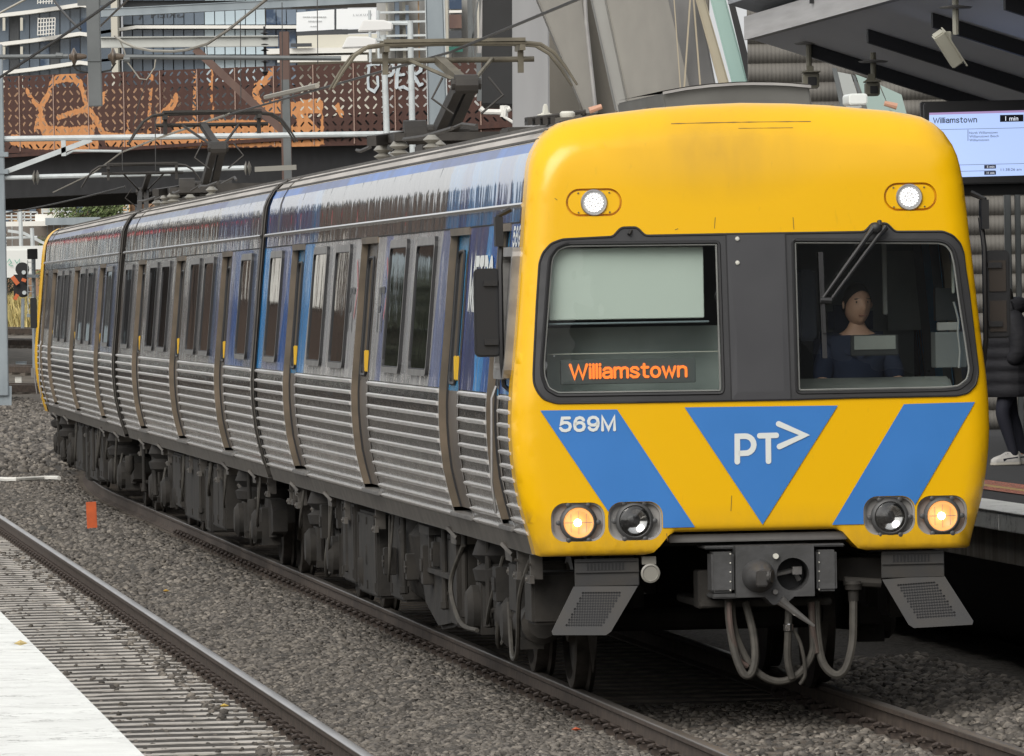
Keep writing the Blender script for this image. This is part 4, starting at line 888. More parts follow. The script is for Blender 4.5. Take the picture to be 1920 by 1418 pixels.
bpx('coupler_bracket', 1336, 1384, 1113, 1123, -.05, .3, M['coupler'], CP); bpx('coupler_bracket', 1310, 1335, 1070, 1142, .25, .5, M['under'], CP); bpx('drawgear_frame', 1312, 1560, 1121, 1140, .2, 1.4, M['under'], CP)
bpx('drawgear_frame', 1570, 1660, 1045, 1090, .35, .6, M['underdark'], CP)
def hose(pts, r, m, s0=.0): 
    q = MB(); P = [Vector((*(lambda f_: (f_[0], s_, f_[1]))(face(x_, y_, s_)),)) for x_, y_, s_ in pts]
    Q = []
    for i in range(len(P) - 1):
        p0, p1, p2, p3 = P[max(i - 1, 0)], P[i], P[i + 1], P[min(i + 2, len(P) - 1)]
        for t in np.linspace(0, 1, 6, endpoint=False): Q.append(.5 * ((2 * p1) + (p2 - p0) * t + (2 * p0 - 5 * p1 + 4 * p2 - p3) * t * t + (3 * p1 - p0 - 3 * p2 + p3) * t ** 3))
    q.tube(Q + [P[-1]], r, 8); return obj('air_hose', q, m, car1, smooth=True)
hose([(1366, 1125, .1), (1368, 1165, .06), (1377, 1220, .03), (1393, 1262, 0), (1408, 1264, 0), (1416, 1235, .02), (1412, 1185, .08), (1398, 1130, .14)], .026, M['hose'])
hose([(1372, 1130, .14), (1377, 1180, .1), (1400, 1235, .08), (1430, 1268, .05), (1465, 1278, .05), (1500, 1262, .05), (1523, 1225, .06), (1524, 1180, .08), (1521, 1130, .12)], .024, M['hose'])
hose([(1530, 1128, .14), (1532, 1180, .1), (1542, 1240, .06), (1565, 1265, .03), (1585, 1255, .02), (1598, 1210, .04), (1600, 1160, .06), (1600, 1110, .08)], .027, M['hose'])
hose([(1479, 1145, 0), (1478, 1180, -.02), (1477, 1235, 0), (1485, 1272, .02)], .024, M['hose']); hose([(1486, 1178, 0), (1502, 1210, 0), (1510, 1262, .03), (1500, 1283, .05)], .012, M['hose'])
hose([(1367, 1130, .05), (1371, 1180, .02), (1385, 1235, .04), (1402, 1250, .05)], .018, M['redhose']); hose([(1522, 1130, .1), (1524, 1180, .07), (1532, 1225, .06)], .02, M['redhose'])
q = MB(); x_, z_ = face(1478, 1177, -.03); q.lathe((x_, -.03, z_ - .02), (0, 0, 1), [(.03, 0), (.032, .04), (.028, .045)], 12); obj('hose_clamp', q, M['chrome'], car1)
q = MB(); x_, z_ = face(1600, 1110, .08); q.lathe((x_, .08, z_ - .06), (0, 0, 1), [(.034, 0), (.036, .07), (.055, .075), (.055, .10), (.06, .11), (.05, .13)], 12); q.tube([(x_ - .06, .08, z_ + .07), (x_ + .18, .1, z_ + .05)], .03, 8); obj('hose_cock', q, M['under'], car1, smooth=True, auto=40)
q = MB(); x_, z_ = face(1219, 1075, .05); q.lathe((x_, .12, z_), (0, -1, 0), [(.05, 0), (.058, .07), (.062, .09), (.05, .095), (.046, .088)], 24); q.box((x_, .12, z_ + .08), (.09, .05, .05)); hn = obj('train_horn', q, M['insul'], car1, smooth=True, auto=40)
q = MB(); q.lathe((x_, .04, z_), (0, -1, 0), [(.047, 0), (.045, .004)], 20); obj('horn_mesh', q, M['doorlow'], hn)
def guard(top, low, sgn):
    t0 = face(top[0], top[3], .12); t1 = face(top[1], top[2], .12)
    q = MB(); q.box2((t0[0], .10, t0[1]), (t1[0], .13, t1[1])); zb = t0[1]
    q.box2((t0[0], .085, zb + .085), (t1[0], .10, zb + .095)); q.box2((t0[0], .085, zb + .155), (t1[0], .10, zb + .163))
    G = obj('step_guard', q, M['plough'], car1, bevel=.003)
    P = [Vector(face(*p, .1)) for p in low]    # tl tr br bl
    zt = P[0].y
    def fn(x, z): return (x, .10 - (zt - z) * .35, z)
    def fnb(x, z): return (x, .112 - (zt - z) * .35, z)
    tl, tr, br, bl = P
    holes = []; bi = lambda u_, v_: (tl.lerp(tr, u_)).lerp(bl.lerp(br, u_), v_)
    for r_ in range(13):
        for c_ in range(15):
            u_ = .2 + (c_ + (.5 if r_ % 2 else 0)) * .041; v_ = .14 + r_ * .055
            c0 = bi(u_, v_); holes.append([(c0.x + .0085 * math.cos(t), c0.y + .0085 * math.sin(t)) for t in np.linspace(0, 2 * math.pi, 6, endpoint=False)])
    q = MB(); ol_ = [tuple(tl), tuple(tr), tuple(tr.lerp(br, .93)), tuple(br.lerp(bl, .05)), tuple(br.lerp(bl, .95)), tuple(tl.lerp(bl, .93))]
    tmp = MB(); pts = []
    sheet2(q, ccw(ol_), holes, fn); ringwall(q, ccw(ol_), fn, fnb); obj('guard_plate', q, M['plough'], G)
    q = MB(); q.add([(x, y + .012, z) for x, y, z in [fn(*p) for p in ol_]], [tuple(range(len(ol_)))]); obj('guard_backing', q, M['grille'], G)
    q = MB()
    for k in range(11):
        u_ = .2 + k * .055; x = t0[0] + (t1[0] - t0[0]) * u_; q.box((x, .098, zb + .125), (.012, .006, .045))
    obj('louvre', q, M['black'], G)
def sheet2(mb, outer, holes, fn):          # many small convex holes: cheap test
    pts = [Vector(p) for p in outer]; ed = [(i, (i + 1) % len(outer)) for i in range(len(outer))]; cs = []
    for h in holes:
        k = len(pts); pts += [Vector(p) for p in h]; ed += [(k + i, k + (i + 1) % len(h)) for i in range(len(h))]; cs.append(np.mean(h, 0))
    cs = np.array(cs); v, e, f, *_ = delaunay_2d_cdt(pts, ed, [], 0, 1e-7); fs = []
    for q in f:
        c = sum((v[i] for i in q), Vector((0, 0))) / len(q)
        if np.sqrt(((cs - np.array(c)) ** 2).sum(1).min()) < .006: continue
        if not inside(c, outer): continue
        fs.append(tuple(q))
    mb.add([fn(*p) for p in v], fs)
guard((1078, 1197, 1046, 1100), [(1076, 1100), (1196, 1099), (1138, 1190), (1028, 1190)], -1)
guard((1652.6, 1769, 1031.5, 1084), [(1654, 1087), (1770, 1078), (1824.5, 1170), (1703, 1177)], 1)
# roof gear on the leading carriage
q = MB(); a = face(1243, 190, 2.6); c = face(1517, 160, 2.6)
ARC = [tuple(face(*p, 2.4)) for p in ((1517, 164), (1480, 160.5), (1450, 159), (1410, 158.5), (1380, 159), (1330, 162.5), (1285, 168), (1242, 176))]
pr = [(a[0], 3.82), (c[0], 3.82)] + ARC
q.prism(pr, lambda x, z: (x, 2.4, z), lambda x, z: (x, 5.0, z)); ap = obj('roof_air_conditioner', q, mat('olive grey plastic hood', (.125, .125, .115), (.10, .10, .092), scale=3, rough=.5), car1, bevel=.01)
q = MB(); pr2 = [(p[0] * 1.01, p[1]) for p in ARC]
q.grid([[(x, y, z + .018) for x, z in pr2] for y in (2.36, 5.02)]); q.grid([[(x, 2.36, z + .012) for x, z in pr2], [(x, 2.36, z - .006) for x, z in pr2]]); obj('hood_lip', q, M['lampgrey'], ap)
q = MB(); x_, z_ = face(1605, 192, 1.6); q.prism(rrect(-.062, .062, 0, .075, .02, 3), lambda u_, v_: (x_ + u_, 1.5, z_ - .02 + v_), lambda u_, v_: (x_ + u_, 1.8, z_ - .02 + v_)); obj('antenna', q, M['white'], car1, bevel=.008)
q = MB(); x_, z_ = face(1067, 214, .9); q.lathe((x_, 1.0, z_ - .02), (0, 0, 1), [(.044, 0), (.05, .012), (.05, .028), (.038, .04)], 16); obj('dome_antenna', q, M['cream'], car1, smooth=True)
q = MB(); x_, z_ = face(1026, 212, 1.2); q.prism([(-.06, 0), (.06, 0), (.055, .012), (.02, .02), (.012, .075), (0, .085), (-.012, .075), (-.02, .02), (-.055, .012)], lambda u_, v_: (x_ + u_, 1.28, z_ - .02 + v_), lambda u_, v_: (x_ + u_, 1.34, z_ - .02 + v_)); obj('blade_antenna', q, M['cream'], car1, bevel=.006)
for (xa, ya), (xb, yb_) in (((1105, 208), (1128, 200)), ((1681, 200), (1658, 194))):
    q = MB(); p0 = face(xa, ya, .9); p1 = face(xb, yb_, .9); q.tube([(p0[0], .9, p0[1]), (p1[0], .9, p1[1])], [.022, .017], 8); obj('marker_light_tube', q, mat('salmon plastic', (.55, .30, .2), rough=.5), car1, smooth=True)
q = MB(); p0 = face(985, 225, 1.2); p1 = face(1095, 210, 1.2); q.tube([(p0[0], 1.2, p0[1]), (p1[0], 1.1, p1[1])], .014, 6)
for k in range(4): q.box((p0[0] + .02 + .05 * k, 1.2, p0[1] - .01), (.03, .2, .05))
obj('roof_rail', q, M['pantdark'], car1)
for T, yc, zh, rev, dk, k in ((car1, 19.6, 4.885, 1, False, .62), (car3, 4.2, 5.04, 1, True, .62)):
    pantograph(T, yc, zh, rev, dk, hw=k)
def roofkit(T, y0, y1, seed):
    r = random.Random(seed)
    for k in range(int((y1 - y0) / 1.1)):
        y = y0 + k * 1.1; q = MB(); w = r.uniform(.3, .8); q.box((r.uniform(-.3, .3), y, 3.92 + r.uniform(0, .04)), (w, r.uniform(.4, .8), r.uniform(.1, .2))); obj('roof_case', q, M['pantdark'], T, bevel=.015)
        if k % 2 == 0:
            q = MB(); x_ = r.uniform(-.75, -.3); q.lathe((x_, y + .5, 3.85), (0, 0, 1), [(.03, 0), (.075, .03), (.03, .06), (.075, .09), (.03, .13)], 10); obj('roof_insulator', q, M['insul'], T, smooth=True)
    q = MB(); q.tube([(-.6, y0, 4.02), (-.62, (y0 + y1) / 2, 4.0), (-.6, y1, 4.02)], .018, 5); q.tube([(-.35, y0 + .5, 4.05), (-.3, (y0 + y1) / 2, 4.1), (-.4, y1 - .5, 4.03)], .015, 5); obj('roof_cable', q, M['pantdark'], T)
roofkit(car1, 13.5, 17.8, 3); roofkit(car3, 6.4, 11, 4); roofkit(car1, 21.2, 22.6, 5); roofkit(car3, 1, 2.6, 6); roofkit(car2, 18, 21, 8)
# far end cab of the third carriage
q = MB(); ol = [p for p in topL + topR]; rows = [[(x, y, z) for x, z in ol] for y in (L1 - .35, L1 - .05)] + [[(x * .97, L1 + .08, z * .995) for x, z in ol]]; q.grid(rows); q.add([(x * .97, L1 + .08, z * .995) for x, z in ol], [tuple(range(len(ol)))]); obj('cab_front', q, M['yellow'], car3, smooth=True)
q = MB(); q.prism(rrect(-.085, .085, -.285, .285, .035, 4), lambda u_, v_: (-1.60 + u_ * .6, L1 - .5, 2.5 + v_ * .8), lambda u_, v_: (-1.60 + u_ * .6, L1 - .44, 2.5 + v_ * .8)); obj('side_mirror', q, M['mirror'], car3, bevel=.01)
# the next set, coupled behind: a copy of the third carriage turned round its own pantograph end
car4 = copy_tree(car3); car4['label'] = 'farthest carriage, hidden behind the third one but for its raised pantograph'
seat(car4, 3 * L1 + 1.9, L1)
p0, _ = path(3 * L1 + 1.9 + 4); p1, _ = path(3 * L1 + 1.9 + L1 - 4); d = (p1 - p0).normalized(); o_ = p1 + d * 4
car4.location = (o_.x, o_.y, 0); car4.rotation_euler = (0, 0, math.atan2(d.y, d.x) - math.pi / 2 + math.pi)
# ------------------------------------------------------------------ ground, ballast, tracks
M['ballast'] = mat('grey brown ballast bed', (.105, .095, .082), (.04, .036, .031), scale=26, rough=.95, bump=.9, bscale=38, detail=8)
M['stone'] = mat('crushed basalt stones', (.182, .162, .137), (.074, .067, .06), scale=9, rough=.9, island=.6)
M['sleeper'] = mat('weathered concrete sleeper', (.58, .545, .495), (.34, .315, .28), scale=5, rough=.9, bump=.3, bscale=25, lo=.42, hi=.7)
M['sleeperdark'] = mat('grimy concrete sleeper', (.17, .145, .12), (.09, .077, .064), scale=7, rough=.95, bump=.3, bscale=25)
M['railside'] = mat('rusty rail side', (.10, .075, .058), (.06, .046, .037), scale=10, rough=.8)
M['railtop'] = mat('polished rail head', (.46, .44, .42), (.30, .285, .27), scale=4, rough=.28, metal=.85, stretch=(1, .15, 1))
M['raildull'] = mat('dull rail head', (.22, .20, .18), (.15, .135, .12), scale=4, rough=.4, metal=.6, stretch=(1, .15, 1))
M['clip'] = mat('rusted spring clip', (.075, .056, .045), (.045, .035, .03), scale=30, rough=.8)
M['coping'] = mat('worn white edge paint', (.82, .83, .79), (.74, .745, .71), scale=4, rough=.75, bump=.4, bscale=14)
def cracks(m):
    n = m.node_tree.nodes; L = m.node_tree.links; b = n['Principled BSDF']; tc = n.new('ShaderNodeTexCoord'); mp = n.new('ShaderNodeMapping'); mp.inputs['Scale'].default_value = (1, 1.5, 1); L.new(tc.outputs['Object'], mp.inputs[0])
    no = n.new('ShaderNodeTexNoise'); no.inputs['Scale'].default_value = 3.2; no.inputs['Detail'].default_value = 9; no.inputs['Roughness'].default_value = .62; L.new(mp.outputs[0], no.inputs['Vector'])
    r = n.new('ShaderNodeValToRGB'); e = r.color_ramp.elements; e[0].position = .482; e[0].color = (0, 0, 0, 1); e[1].position = .518; e[1].color = (0, 0, 0, 1); k = e.new(.5); k.color = (1, 1, 1, 1); L.new(no.outputs['Fac'], r.inputs[0])
    n2 = n.new('ShaderNodeTexNoise'); n2.inputs['Scale'].default_value = 1.7; L.new(tc.outputs['Object'], n2.inputs['Vector']); mr = n.new('ShaderNodeMapRange'); mr.inputs[1].default_value = .42; mr.inputs[2].default_value = .62; mr.inputs[4].default_value = .9; L.new(n2.outputs['Fac'], mr.inputs[0])
    mu = n.new('ShaderNodeMath'); mu.operation = 'MULTIPLY'; L.new(r.outputs[0], mu.inputs[0]); L.new(mr.outputs[0], mu.inputs[1])
    src = b.inputs['Base Color'].links[0].from_socket; mx = n.new('ShaderNodeMix'); mx.data_type = 'RGBA'; mx.inputs[7].default_value = (.20, .19, .175, 1); L.new(mu.outputs[0], mx.inputs[0]); L.new(src, mx.inputs[6]); L.new(mx.outputs[2], b.inputs['Base Color'])
cracks(M['coping'])
M['asphalt'] = mat('dark platform asphalt', (.055, .055, .056), (.04, .04, .041), scale=20, rough=.9, bump=.3, bscale=60)
M['concrete'] = mat('grey concrete', (.27, .26, .245), (.19, .185, .175), scale=3.5, rough=.85, bump=.15, bscale=14, stretch=(1, 1, .35))
M['grass'] = mat('dry yellow grass', (.62, .50, .22), (.42, .36, .14), scale=4, rough=.9, island=.4)
M['leafdark'] = mat('dark olive leaves', (.035, .045, .025), (.06, .065, .04), scale=3, rough=.8, island=.5)
M['leaf'] = mat('grey green leaves', (.10, .15, .05), (.16, .19, .08), scale=3, rough=.8, island=.5)

g = MB(); g.grid([[(x, y, -.42 + (.0 if y < 1000 else 0)) for x in np.linspace(-1500, 1500, 7)] for y in (-200, 60, 400, 1000, 2600)])
tag(obj('ground', g, mat('dusty rail yard ground', (.20, .175, .145), (.12, .105, .09), scale=.3, rough=.95, bump=.4, bscale=3), flipfix=False), kind='structure', label='dusty brown ground of the rail yard reaching to the horizon')
def bh(q):      # ballast height across the corridor, measured from the middle of the train's track
    return float(np.interp(q, [-12, -6.4, -5.2, -4.8, -2.6, -2.2, -1.9, -1.45, -1.0, -.6, .6, 1.0, 1.6, 2.4, 3.2], [-.40, -.36, -.185, -.172, -.172, -.15, -.10, -.12, -.18, -.178, -.178, -.18, -.10, -.06, -.06]))
qs = np.concatenate([np.arange(-34, -14, 2.0), np.arange(-14, -6, .5), np.arange(-6, 3.3, .14)]); bm_ = MB(); rows = []
ss = np.concatenate([np.arange(-52, -8, 2.0), np.arange(-8, 40, .22), np.arange(40, 200, .8)])
for s in ss:
    p, a_ = path(s); row = []
    for q in qs:
        pp = path(s, q)[0]; row.append((pp.x, pp.y, bh(q) + (RNG.normal(0, .012) if (-2.5 < q < -1.1 or q > 1.1 or q < -5.2) else -abs(RNG.normal(0, .004)))))
    rows.append(row)
bm_.grid(rows); tag(obj('ballast', bm_, M['ballast'], smooth=True), kind='structure', label='grey brown ballast bed under and between the tracks')
# loose stones on the bed
ico = np.array([(0, 0, 1), (.894, 0, .447), (.276, .851, .447), (-.724, .526, .447), (-.724, -.526, .447), (.276, -.851, .447), (.724, .526, -.447), (-.276, .851, -.447), (-.894, 0, -.447), (-.276, -.851, -.447), (.724, -.526, -.447), (0, 0, -1)])
icf = [(0, 1, 2), (0, 2, 3), (0, 3, 4), (0, 4, 5), (0, 5, 1), (1, 6, 2), (2, 7, 3), (3, 8, 4), (4, 9, 5), (5, 10, 1), (6, 7, 2), (7, 8, 3), (8, 9, 4), (9, 10, 5), (10, 6, 1)]
def stones(spec, name='gravel', label='', m=None, rs=1.0):
    Vs = []; n_tot = 0
    for (s0, s1, q0, q1, n, r0, r1, lift) in spec:
        s = RNG.uniform(s0, s1, n); q = RNG.uniform(q0, q1, n); r = RNG.uniform(r0, r1, n) * RNG.choice([.7, 1, 1, 1.3], n)
        Y = FY + s * .99464; x = FX - .104 * (Y - FY) + .0014 * np.clip(Y - 110, 0, 55) ** 2
        nx, ny = math.cos(TH), math.sin(TH); X = x + nx * q; YY = Y + ny * q
        z = np.interp(q, [-12, -6.4, -5.2, -4.8, -2.6, -2.2, -1.9, -1.45, -1.0, -.6, .6, 1.0, 1.6, 2.4, 3.2], [-.40, -.36, -.185, -.172, -.172, -.15, -.10, -.12, -.18, -.178, -.178, -.18, -.10, -.06, -.06]) + lift
        jit = RNG.uniform(.6, 1.25, (n, 12, 1)); v = ico[None] * jit * r[:, None, None] * np.stack([RNG.uniform(.8, 1.3, n), RNG.uniform(.8, 1.3, n), RNG.uniform(.45, .8, n)], 1)[:, None, :]
        a = RNG.uniform(0, 6.28, n); c, si = np.cos(a), np.sin(a)
        vx = v[..., 0] * c[:, None] - v[..., 1] * si[:, None]; vy = v[..., 0] * si[:, None] + v[..., 1] * c[:, None]
        ti = RNG.uniform(-.4, .4, n); vz = v[..., 2] + vx * ti[:, None]
        Vs.append(np.stack([vx + X[:, None], vy + YY[:, None], vz + z[:, None]], -1)); n_tot += n
    V = np.concatenate(Vs).reshape(-1, 3); F = (np.array(icf)[None] + (np.arange(n_tot) * 12)[:, None, None]).reshape(-1, 3)
    me = bpy.data.meshes.new(name); me.vertices.add(len(V)); me.vertices.foreach_set('co', V.ravel()); me.loops.add(F.size); me.loops.foreach_set('vertex_index', F.ravel().astype(np.int32))
    me.polygons.add(len(F)); me.polygons.foreach_set('loop_start', np.arange(0, F.size, 3, dtype=np.int32)); me.update(); me.validate()
    me.materials.append(m or M['stone']); o = bpy.data.objects.new(name, me); COL.objects.link(o); return tag(o, label, kind='stuff')
stones([(-7, 8, -2.95, -.95, 21000, .014, .029, .006), (8, 26, -2.9, -.95, 17000, .016, .033, .004), (26, 78, -2.9, -1.0, 16000, .022, .042, 0), (-7, 8, .95, 2.3, 6000, .02, .042, .01),
        (-7, 4, -.72, .72, 2600, .014, .032, .005), (-12, 60, -5.1, -2.98, 2200, .012, .026, -.004), (-12, 40, -5.0, -3.0, 260, .016, .034, .014), (-12, 40, -3.25, -2.98, 500, .015, .03, .01), (78, 180, -12, -1.0, 14000, .04, .075, .02)], label='loose grey crushed stones between and beside the rails')
def prof_sweep(mb, prof, s0, s1, q, step, mi=0, closed=True):
    ss_ = np.arange(s0, s1 + .01, step); n = len(prof); v = []; f = []
    for s in ss_:
        for (x, z) in prof: p = path(s, q + x)[0]; v.append((p.x, p.y, z))
    for i in range(len(ss_) - 1):
        for k in range(n if closed else n - 1): f.append((i * n + k, i * n + (k + 1) % n, (i + 1) * n + (k + 1) % n, (i + 1) * n + k))
    mb.add(v, f, mi)
RAILP = [(-.07, -.168), (.07, -.168), (.07, -.157), (.018, -.138), (.012, -.05), (.034, -.036), (.035, -.008), (-.035, -.008), (-.034, -.036), (-.012, -.05), (-.018, -.138), (-.07, -.157)]
HEADP = [(-.0352, -.012), (-.033, -.003), (-.024, 0), (.024, 0), (.033, -.003), (.0352, -.012)]
slp = MB(); slp.prism([(-.115, -.2), (.115, -.2), (.105, .0), (-.105, .0)], lambda a_, z: (-1.3, a_, z), lambda a_, z: (1.3, a_, z))
cl = MB(); pts = []
for t in np.linspace(0, 1, 26):
    a_ = t * 2 * math.pi * 1.15; pts.append((.052 * math.cos(a_) + .02, .075 * math.sin(a_) - .02 + .05 * t, .035 + .025 * math.sin(a_ * 1.0 + .6)))
cl.tube(pts, .0135, 6); cl.box((.035, 0, .012), (.07, .12, .045)); cl.box((.01, .0, .035), (.035, .05, .05))
def track(label, qc, s0, s1, clips, smat, tops, ballast_name=None):
    p, _ = path(s0, qc); T = thing('railway_track', label, 'railway track', (p.x, p.y, 0), 0, 'railway tracks in the yard')
    inv = Matrix.Translation((-p.x, -p.y, 0))
    for sx in (-1, 1):
        b = MB(); prof_sweep(b, RAILP, s0, s1, qc + sx * .835, 1.0); b.v = [(x - p.x, y - p.y, z) for x, y, z in b.v]; r = obj('rail', b, M['railside'], T, smooth=True, auto=30)
        b = MB(); prof_sweep(b, HEADP, s0, s1, qc + sx * .835, 1.0, closed=False); b.v = [(x - p.x, y - p.y, z) for x, y, z in b.v]; obj('rail_head', b, M[tops], r, smooth=True, auto=60)
    src = None; n = 0; s = s0 + .2
    while s < s1 and n < 295:
        q, a_ = path(s, qc); Mx = inv @ Matrix.Translation((q.x, q.y, -.170 + RNG.normal(0, .001))) @ Matrix.Rotation(a_ + RNG.normal(0, .004), 4, 'Z')
        if src is None: src = obj('sleeper', slp, M[smat], T, bevel=.008); src.matrix_local = Mx
        else: inst(src, T, Mx)
        n += 1; s += .6
    src = None; n = 0
    for sgn_q, inner, c0, c1 in clips:
        s = s0 + .2
        while s < s1:
            if c0 <= s <= c1 and n < 295:
                q, a_ = path(s, qc + sgn_q * .835 + inner * .045); rz = a_ + (0 if inner > 0 else math.pi)
                Mx = inv @ Matrix.Translation((q.x, q.y, -.165)) @ Matrix.Rotation(rz, 4, 'Z')
                if src is None: src = obj('rail_clip', cl, M['clip'], T, smooth=True, auto=35); src.matrix_local = Mx
                else: inst(src, T, Mx)
                n += 1
            s += .6
    return T
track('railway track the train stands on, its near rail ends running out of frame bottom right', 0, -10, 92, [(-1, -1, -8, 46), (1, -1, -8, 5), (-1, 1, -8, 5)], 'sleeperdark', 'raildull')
track('empty railway track with pale sleepers beside the white platform edge', -3.71, -14, 78, [(1, -1, -10, 50), (1, 1, -10, 20)], 'sleeper', 'railtop')
# sidings crossing behind the train at the far left
def rise(Y): return float(np.interp(Y, [0, 222, 300, 330, 420], [-.36, -.36, 1.40, 2.62, 2.7]))
bk_ = MB(); bk_.grid([[(x, y, rise(y) + RNG.normal(0, .03)) for x in np.linspace(-70, -7, 40)] for y in np.concatenate([np.arange(196, 300, 3), np.arange(300, 332, 1.5), [420]])])
tag(obj('embankment', bk_, mat('stony grass bank', (.22, .195, .16), (.13, .115, .095), scale=1.2, rough=.95, bump=.6, bscale=9, detail=8), smooth=True), kind='structure', label='stony ground rising behind the train at the far left')
def on_rise(x, y):
    lo, hi = 180.0, 420.0
    for _ in range(50):
        Y = (lo + hi) / 2
        if at(x, y, Y).z > rise(Y): lo = Y
        else: hi = Y
    p = at(x, y, Y); return Vector((p.x, p.y, rise(Y)))
def plain_track(label, P0, P1, wid=1.6):
    P0 = Vector(P0); P1 = Vector(P1); d = (P1 - P0).normalized(); n_ = Vector((-d.y, d.x, 0)); T = thing('railway_track', label, 'railway track', P0, 0, 'railway tracks in the yard')
    for s_ in (-1, 1):
        b = MB(); o_ = n_ * (s_ * wid / 2); b.bar(o_ + Vector((0, 0, .0)), P1 - P0 + o_ + Vector((0, 0, .0)), .075, .2); r = obj('rail', b, M['railside'], T)
        b = MB(); b.bar(o_ + Vector((0, 0, .104)), P1 - P0 + o_ + Vector((0, 0, .104)), .07, .008); obj('rail_head', b, M['railtop'], r)
    k = 0; src = None
    for t in np.arange(.5, min((P1 - P0).length, 160), .65):
        Mx = Matrix.Translation(d * t + Vector((0, 0, -.17))) @ Matrix.Rotation(math.atan2(d.y, d.x), 4, 'Z')
        if src is None: b = MB(); b.box((0, 0, 0), (.23, 2.5, .14)); src = obj('sleeper', b, M['sleeperdark'], T); src.matrix_local = Mx
        else: inst(src, T, Mx)
for lab, y0, y1, z in (('dark siding rails nearest the train end, low at far left', 728, 742, -.1), ('siding rails crossing behind the white cabinet at far left', 692, 706, -.1), ('siding rails in front of the grey signal mast at far left', 645, 652, -.1), ('farthest siding rails below the yellow grass', 624, 629, -.1)):
    ym = (y0 + y1) / 2; a_ = on_rise(-90, ym - 2) + Vector((0, 0, .14)); b_ = on_rise(130, ym + 2) + Vector((0, 0, .14)); plain_track(lab, a_, b_)
# platforms
def plat_pt(q, s): return path(s, q)[0]
# near platform (camera side) beside the empty track
E0 = Vector((-1.3183 + 0, 27.97)); dP = Vector((-2.6431 + 1.3183, 40.98 - 27.97)).normalized(); nP = Vector((-dP.y, dP.x))   # nP points left
def pl(t, o, z): p = E0 + dP * t + nP * o; return (p.x, p.y, z)
P = MB(); P.grid([[pl(t, .78, 1.085), pl(t, 9.0, 1.085)] for t in (-36, 60)]); near = obj('platform', P, M['asphalt']); tag(near, 'near platform with a cracked white painted edge', kind='structure')
src = None
for k in range(80):
    t = -36 + k * 1.2; b = MB(); b.add([pl(t + .004, -.004, 1.09), pl(t + 1.196, -.004, 1.09), pl(t + 1.196, .777, 1.09), pl(t + .004, .777, 1.09), pl(t + .004, -.004, .93), pl(t + 1.196, -.004, .93), pl(t + 1.196, .777, .93), pl(t + .004, .777, .93)], [(0, 1, 2, 3), (4, 5, 6, 7), (0, 1, 5, 4), (1, 2, 6, 5), (2, 3, 7, 6), (3, 0, 4, 7)])
    if 22 < 28 + t < 60: obj('coping_slab', b, M['coping'], near, bevel=.006)
w_ = MB(); w_.grid([[pl(t, .12, .93), pl(t, .12, -.5)] for t in (-36, 60)]); obj('platform_wall', w_, M['concrete'], near)
# far platform on the right of the train
E1_ = Vector((3.3575, 56.85)); d1 = Vector((-.1055, .9944)).normalized(); n1 = Vector((d1.y, -d1.x))
def pr_(t, o, z): p = E1_ + d1 * t + n1 * o; return (p.x, p.y, z)
P = MB(); P.grid([[pr_(t, .45, 1.085), pr_(t, 14, 1.085)] for t in (-70, 90)]); far = obj('platform', P, M['asphalt']); tag(far, 'far platform of dark asphalt to the right of the train', kind='structure')
for k in range(12):
    t = -8 + k * 1.5; b = MB(); b.add([pr_(t + .006, 0, 1.09), pr_(t + 1.494, 0, 1.09), pr_(t + 1.494, .447, 1.09), pr_(t + .006, .447, 1.09), pr_(t + .006, 0, .95), pr_(t + 1.494, 0, .95), pr_(t + 1.494, .447, .95), pr_(t + .006, .447, .95)], [(0, 1, 2, 3), (4, 5, 6, 7), (0, 1, 5, 4), (1, 2, 6, 5), (2, 3, 7, 6), (3, 0, 4, 7)]); obj('coping_slab', b, M['coping'], far, bevel=.006)
b = MB(); b.grid([[pr_(t, .05, .95), pr_(t, .05, .72)] for t in np.linspace(-70, 90, 60)]); obj('edge_beam', b, mat('stained concrete edge beam', (.30, .275, .235), (.15, .135, .115), scale=5, rough=.85, stretch=(1, 1.5, .12), bump=.3, bscale=9), far)
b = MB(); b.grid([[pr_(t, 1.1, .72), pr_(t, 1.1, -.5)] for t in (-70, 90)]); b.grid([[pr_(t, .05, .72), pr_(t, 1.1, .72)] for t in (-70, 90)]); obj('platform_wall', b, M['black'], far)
tact = [mat('worn pink tactile paving', (.42, .17, .12), (.28, .14, .11), scale=8, rough=.85, bump=.8, bscale=30), mat('worn yellow line', (.52, .36, .12), (.36, .24, .12), scale=9, rough=.85, bump=.5, bscale=30)]
for k in range(14):
    t = -8 + k * 1.2
    for o0, o1, m_ in ((.86, 1.02, 0), (1.02, 1.13, 1), (1.13, 1.36, 0)):
        b = MB(); b.add([pr_(t, o0, 1.094), pr_(t + 1.19, o0, 1.094), pr_(t + 1.19, o1 - .004, 1.094), pr_(t, o1 - .004, 1.094)], [(0, 1, 2, 3)])
        if m_ == 0:
            for i in range(8):
                for j in range(2 if o1 - o0 < .2 else 3): c = pr_(t + .08 + i * .15, o0 + .04 + j * .07, 1.094); b.lathe(c, (0, 0, 1), [(.02, 0), (.014, .008)], 6)
        obj('tactile_tile', b, tact[m_], far)
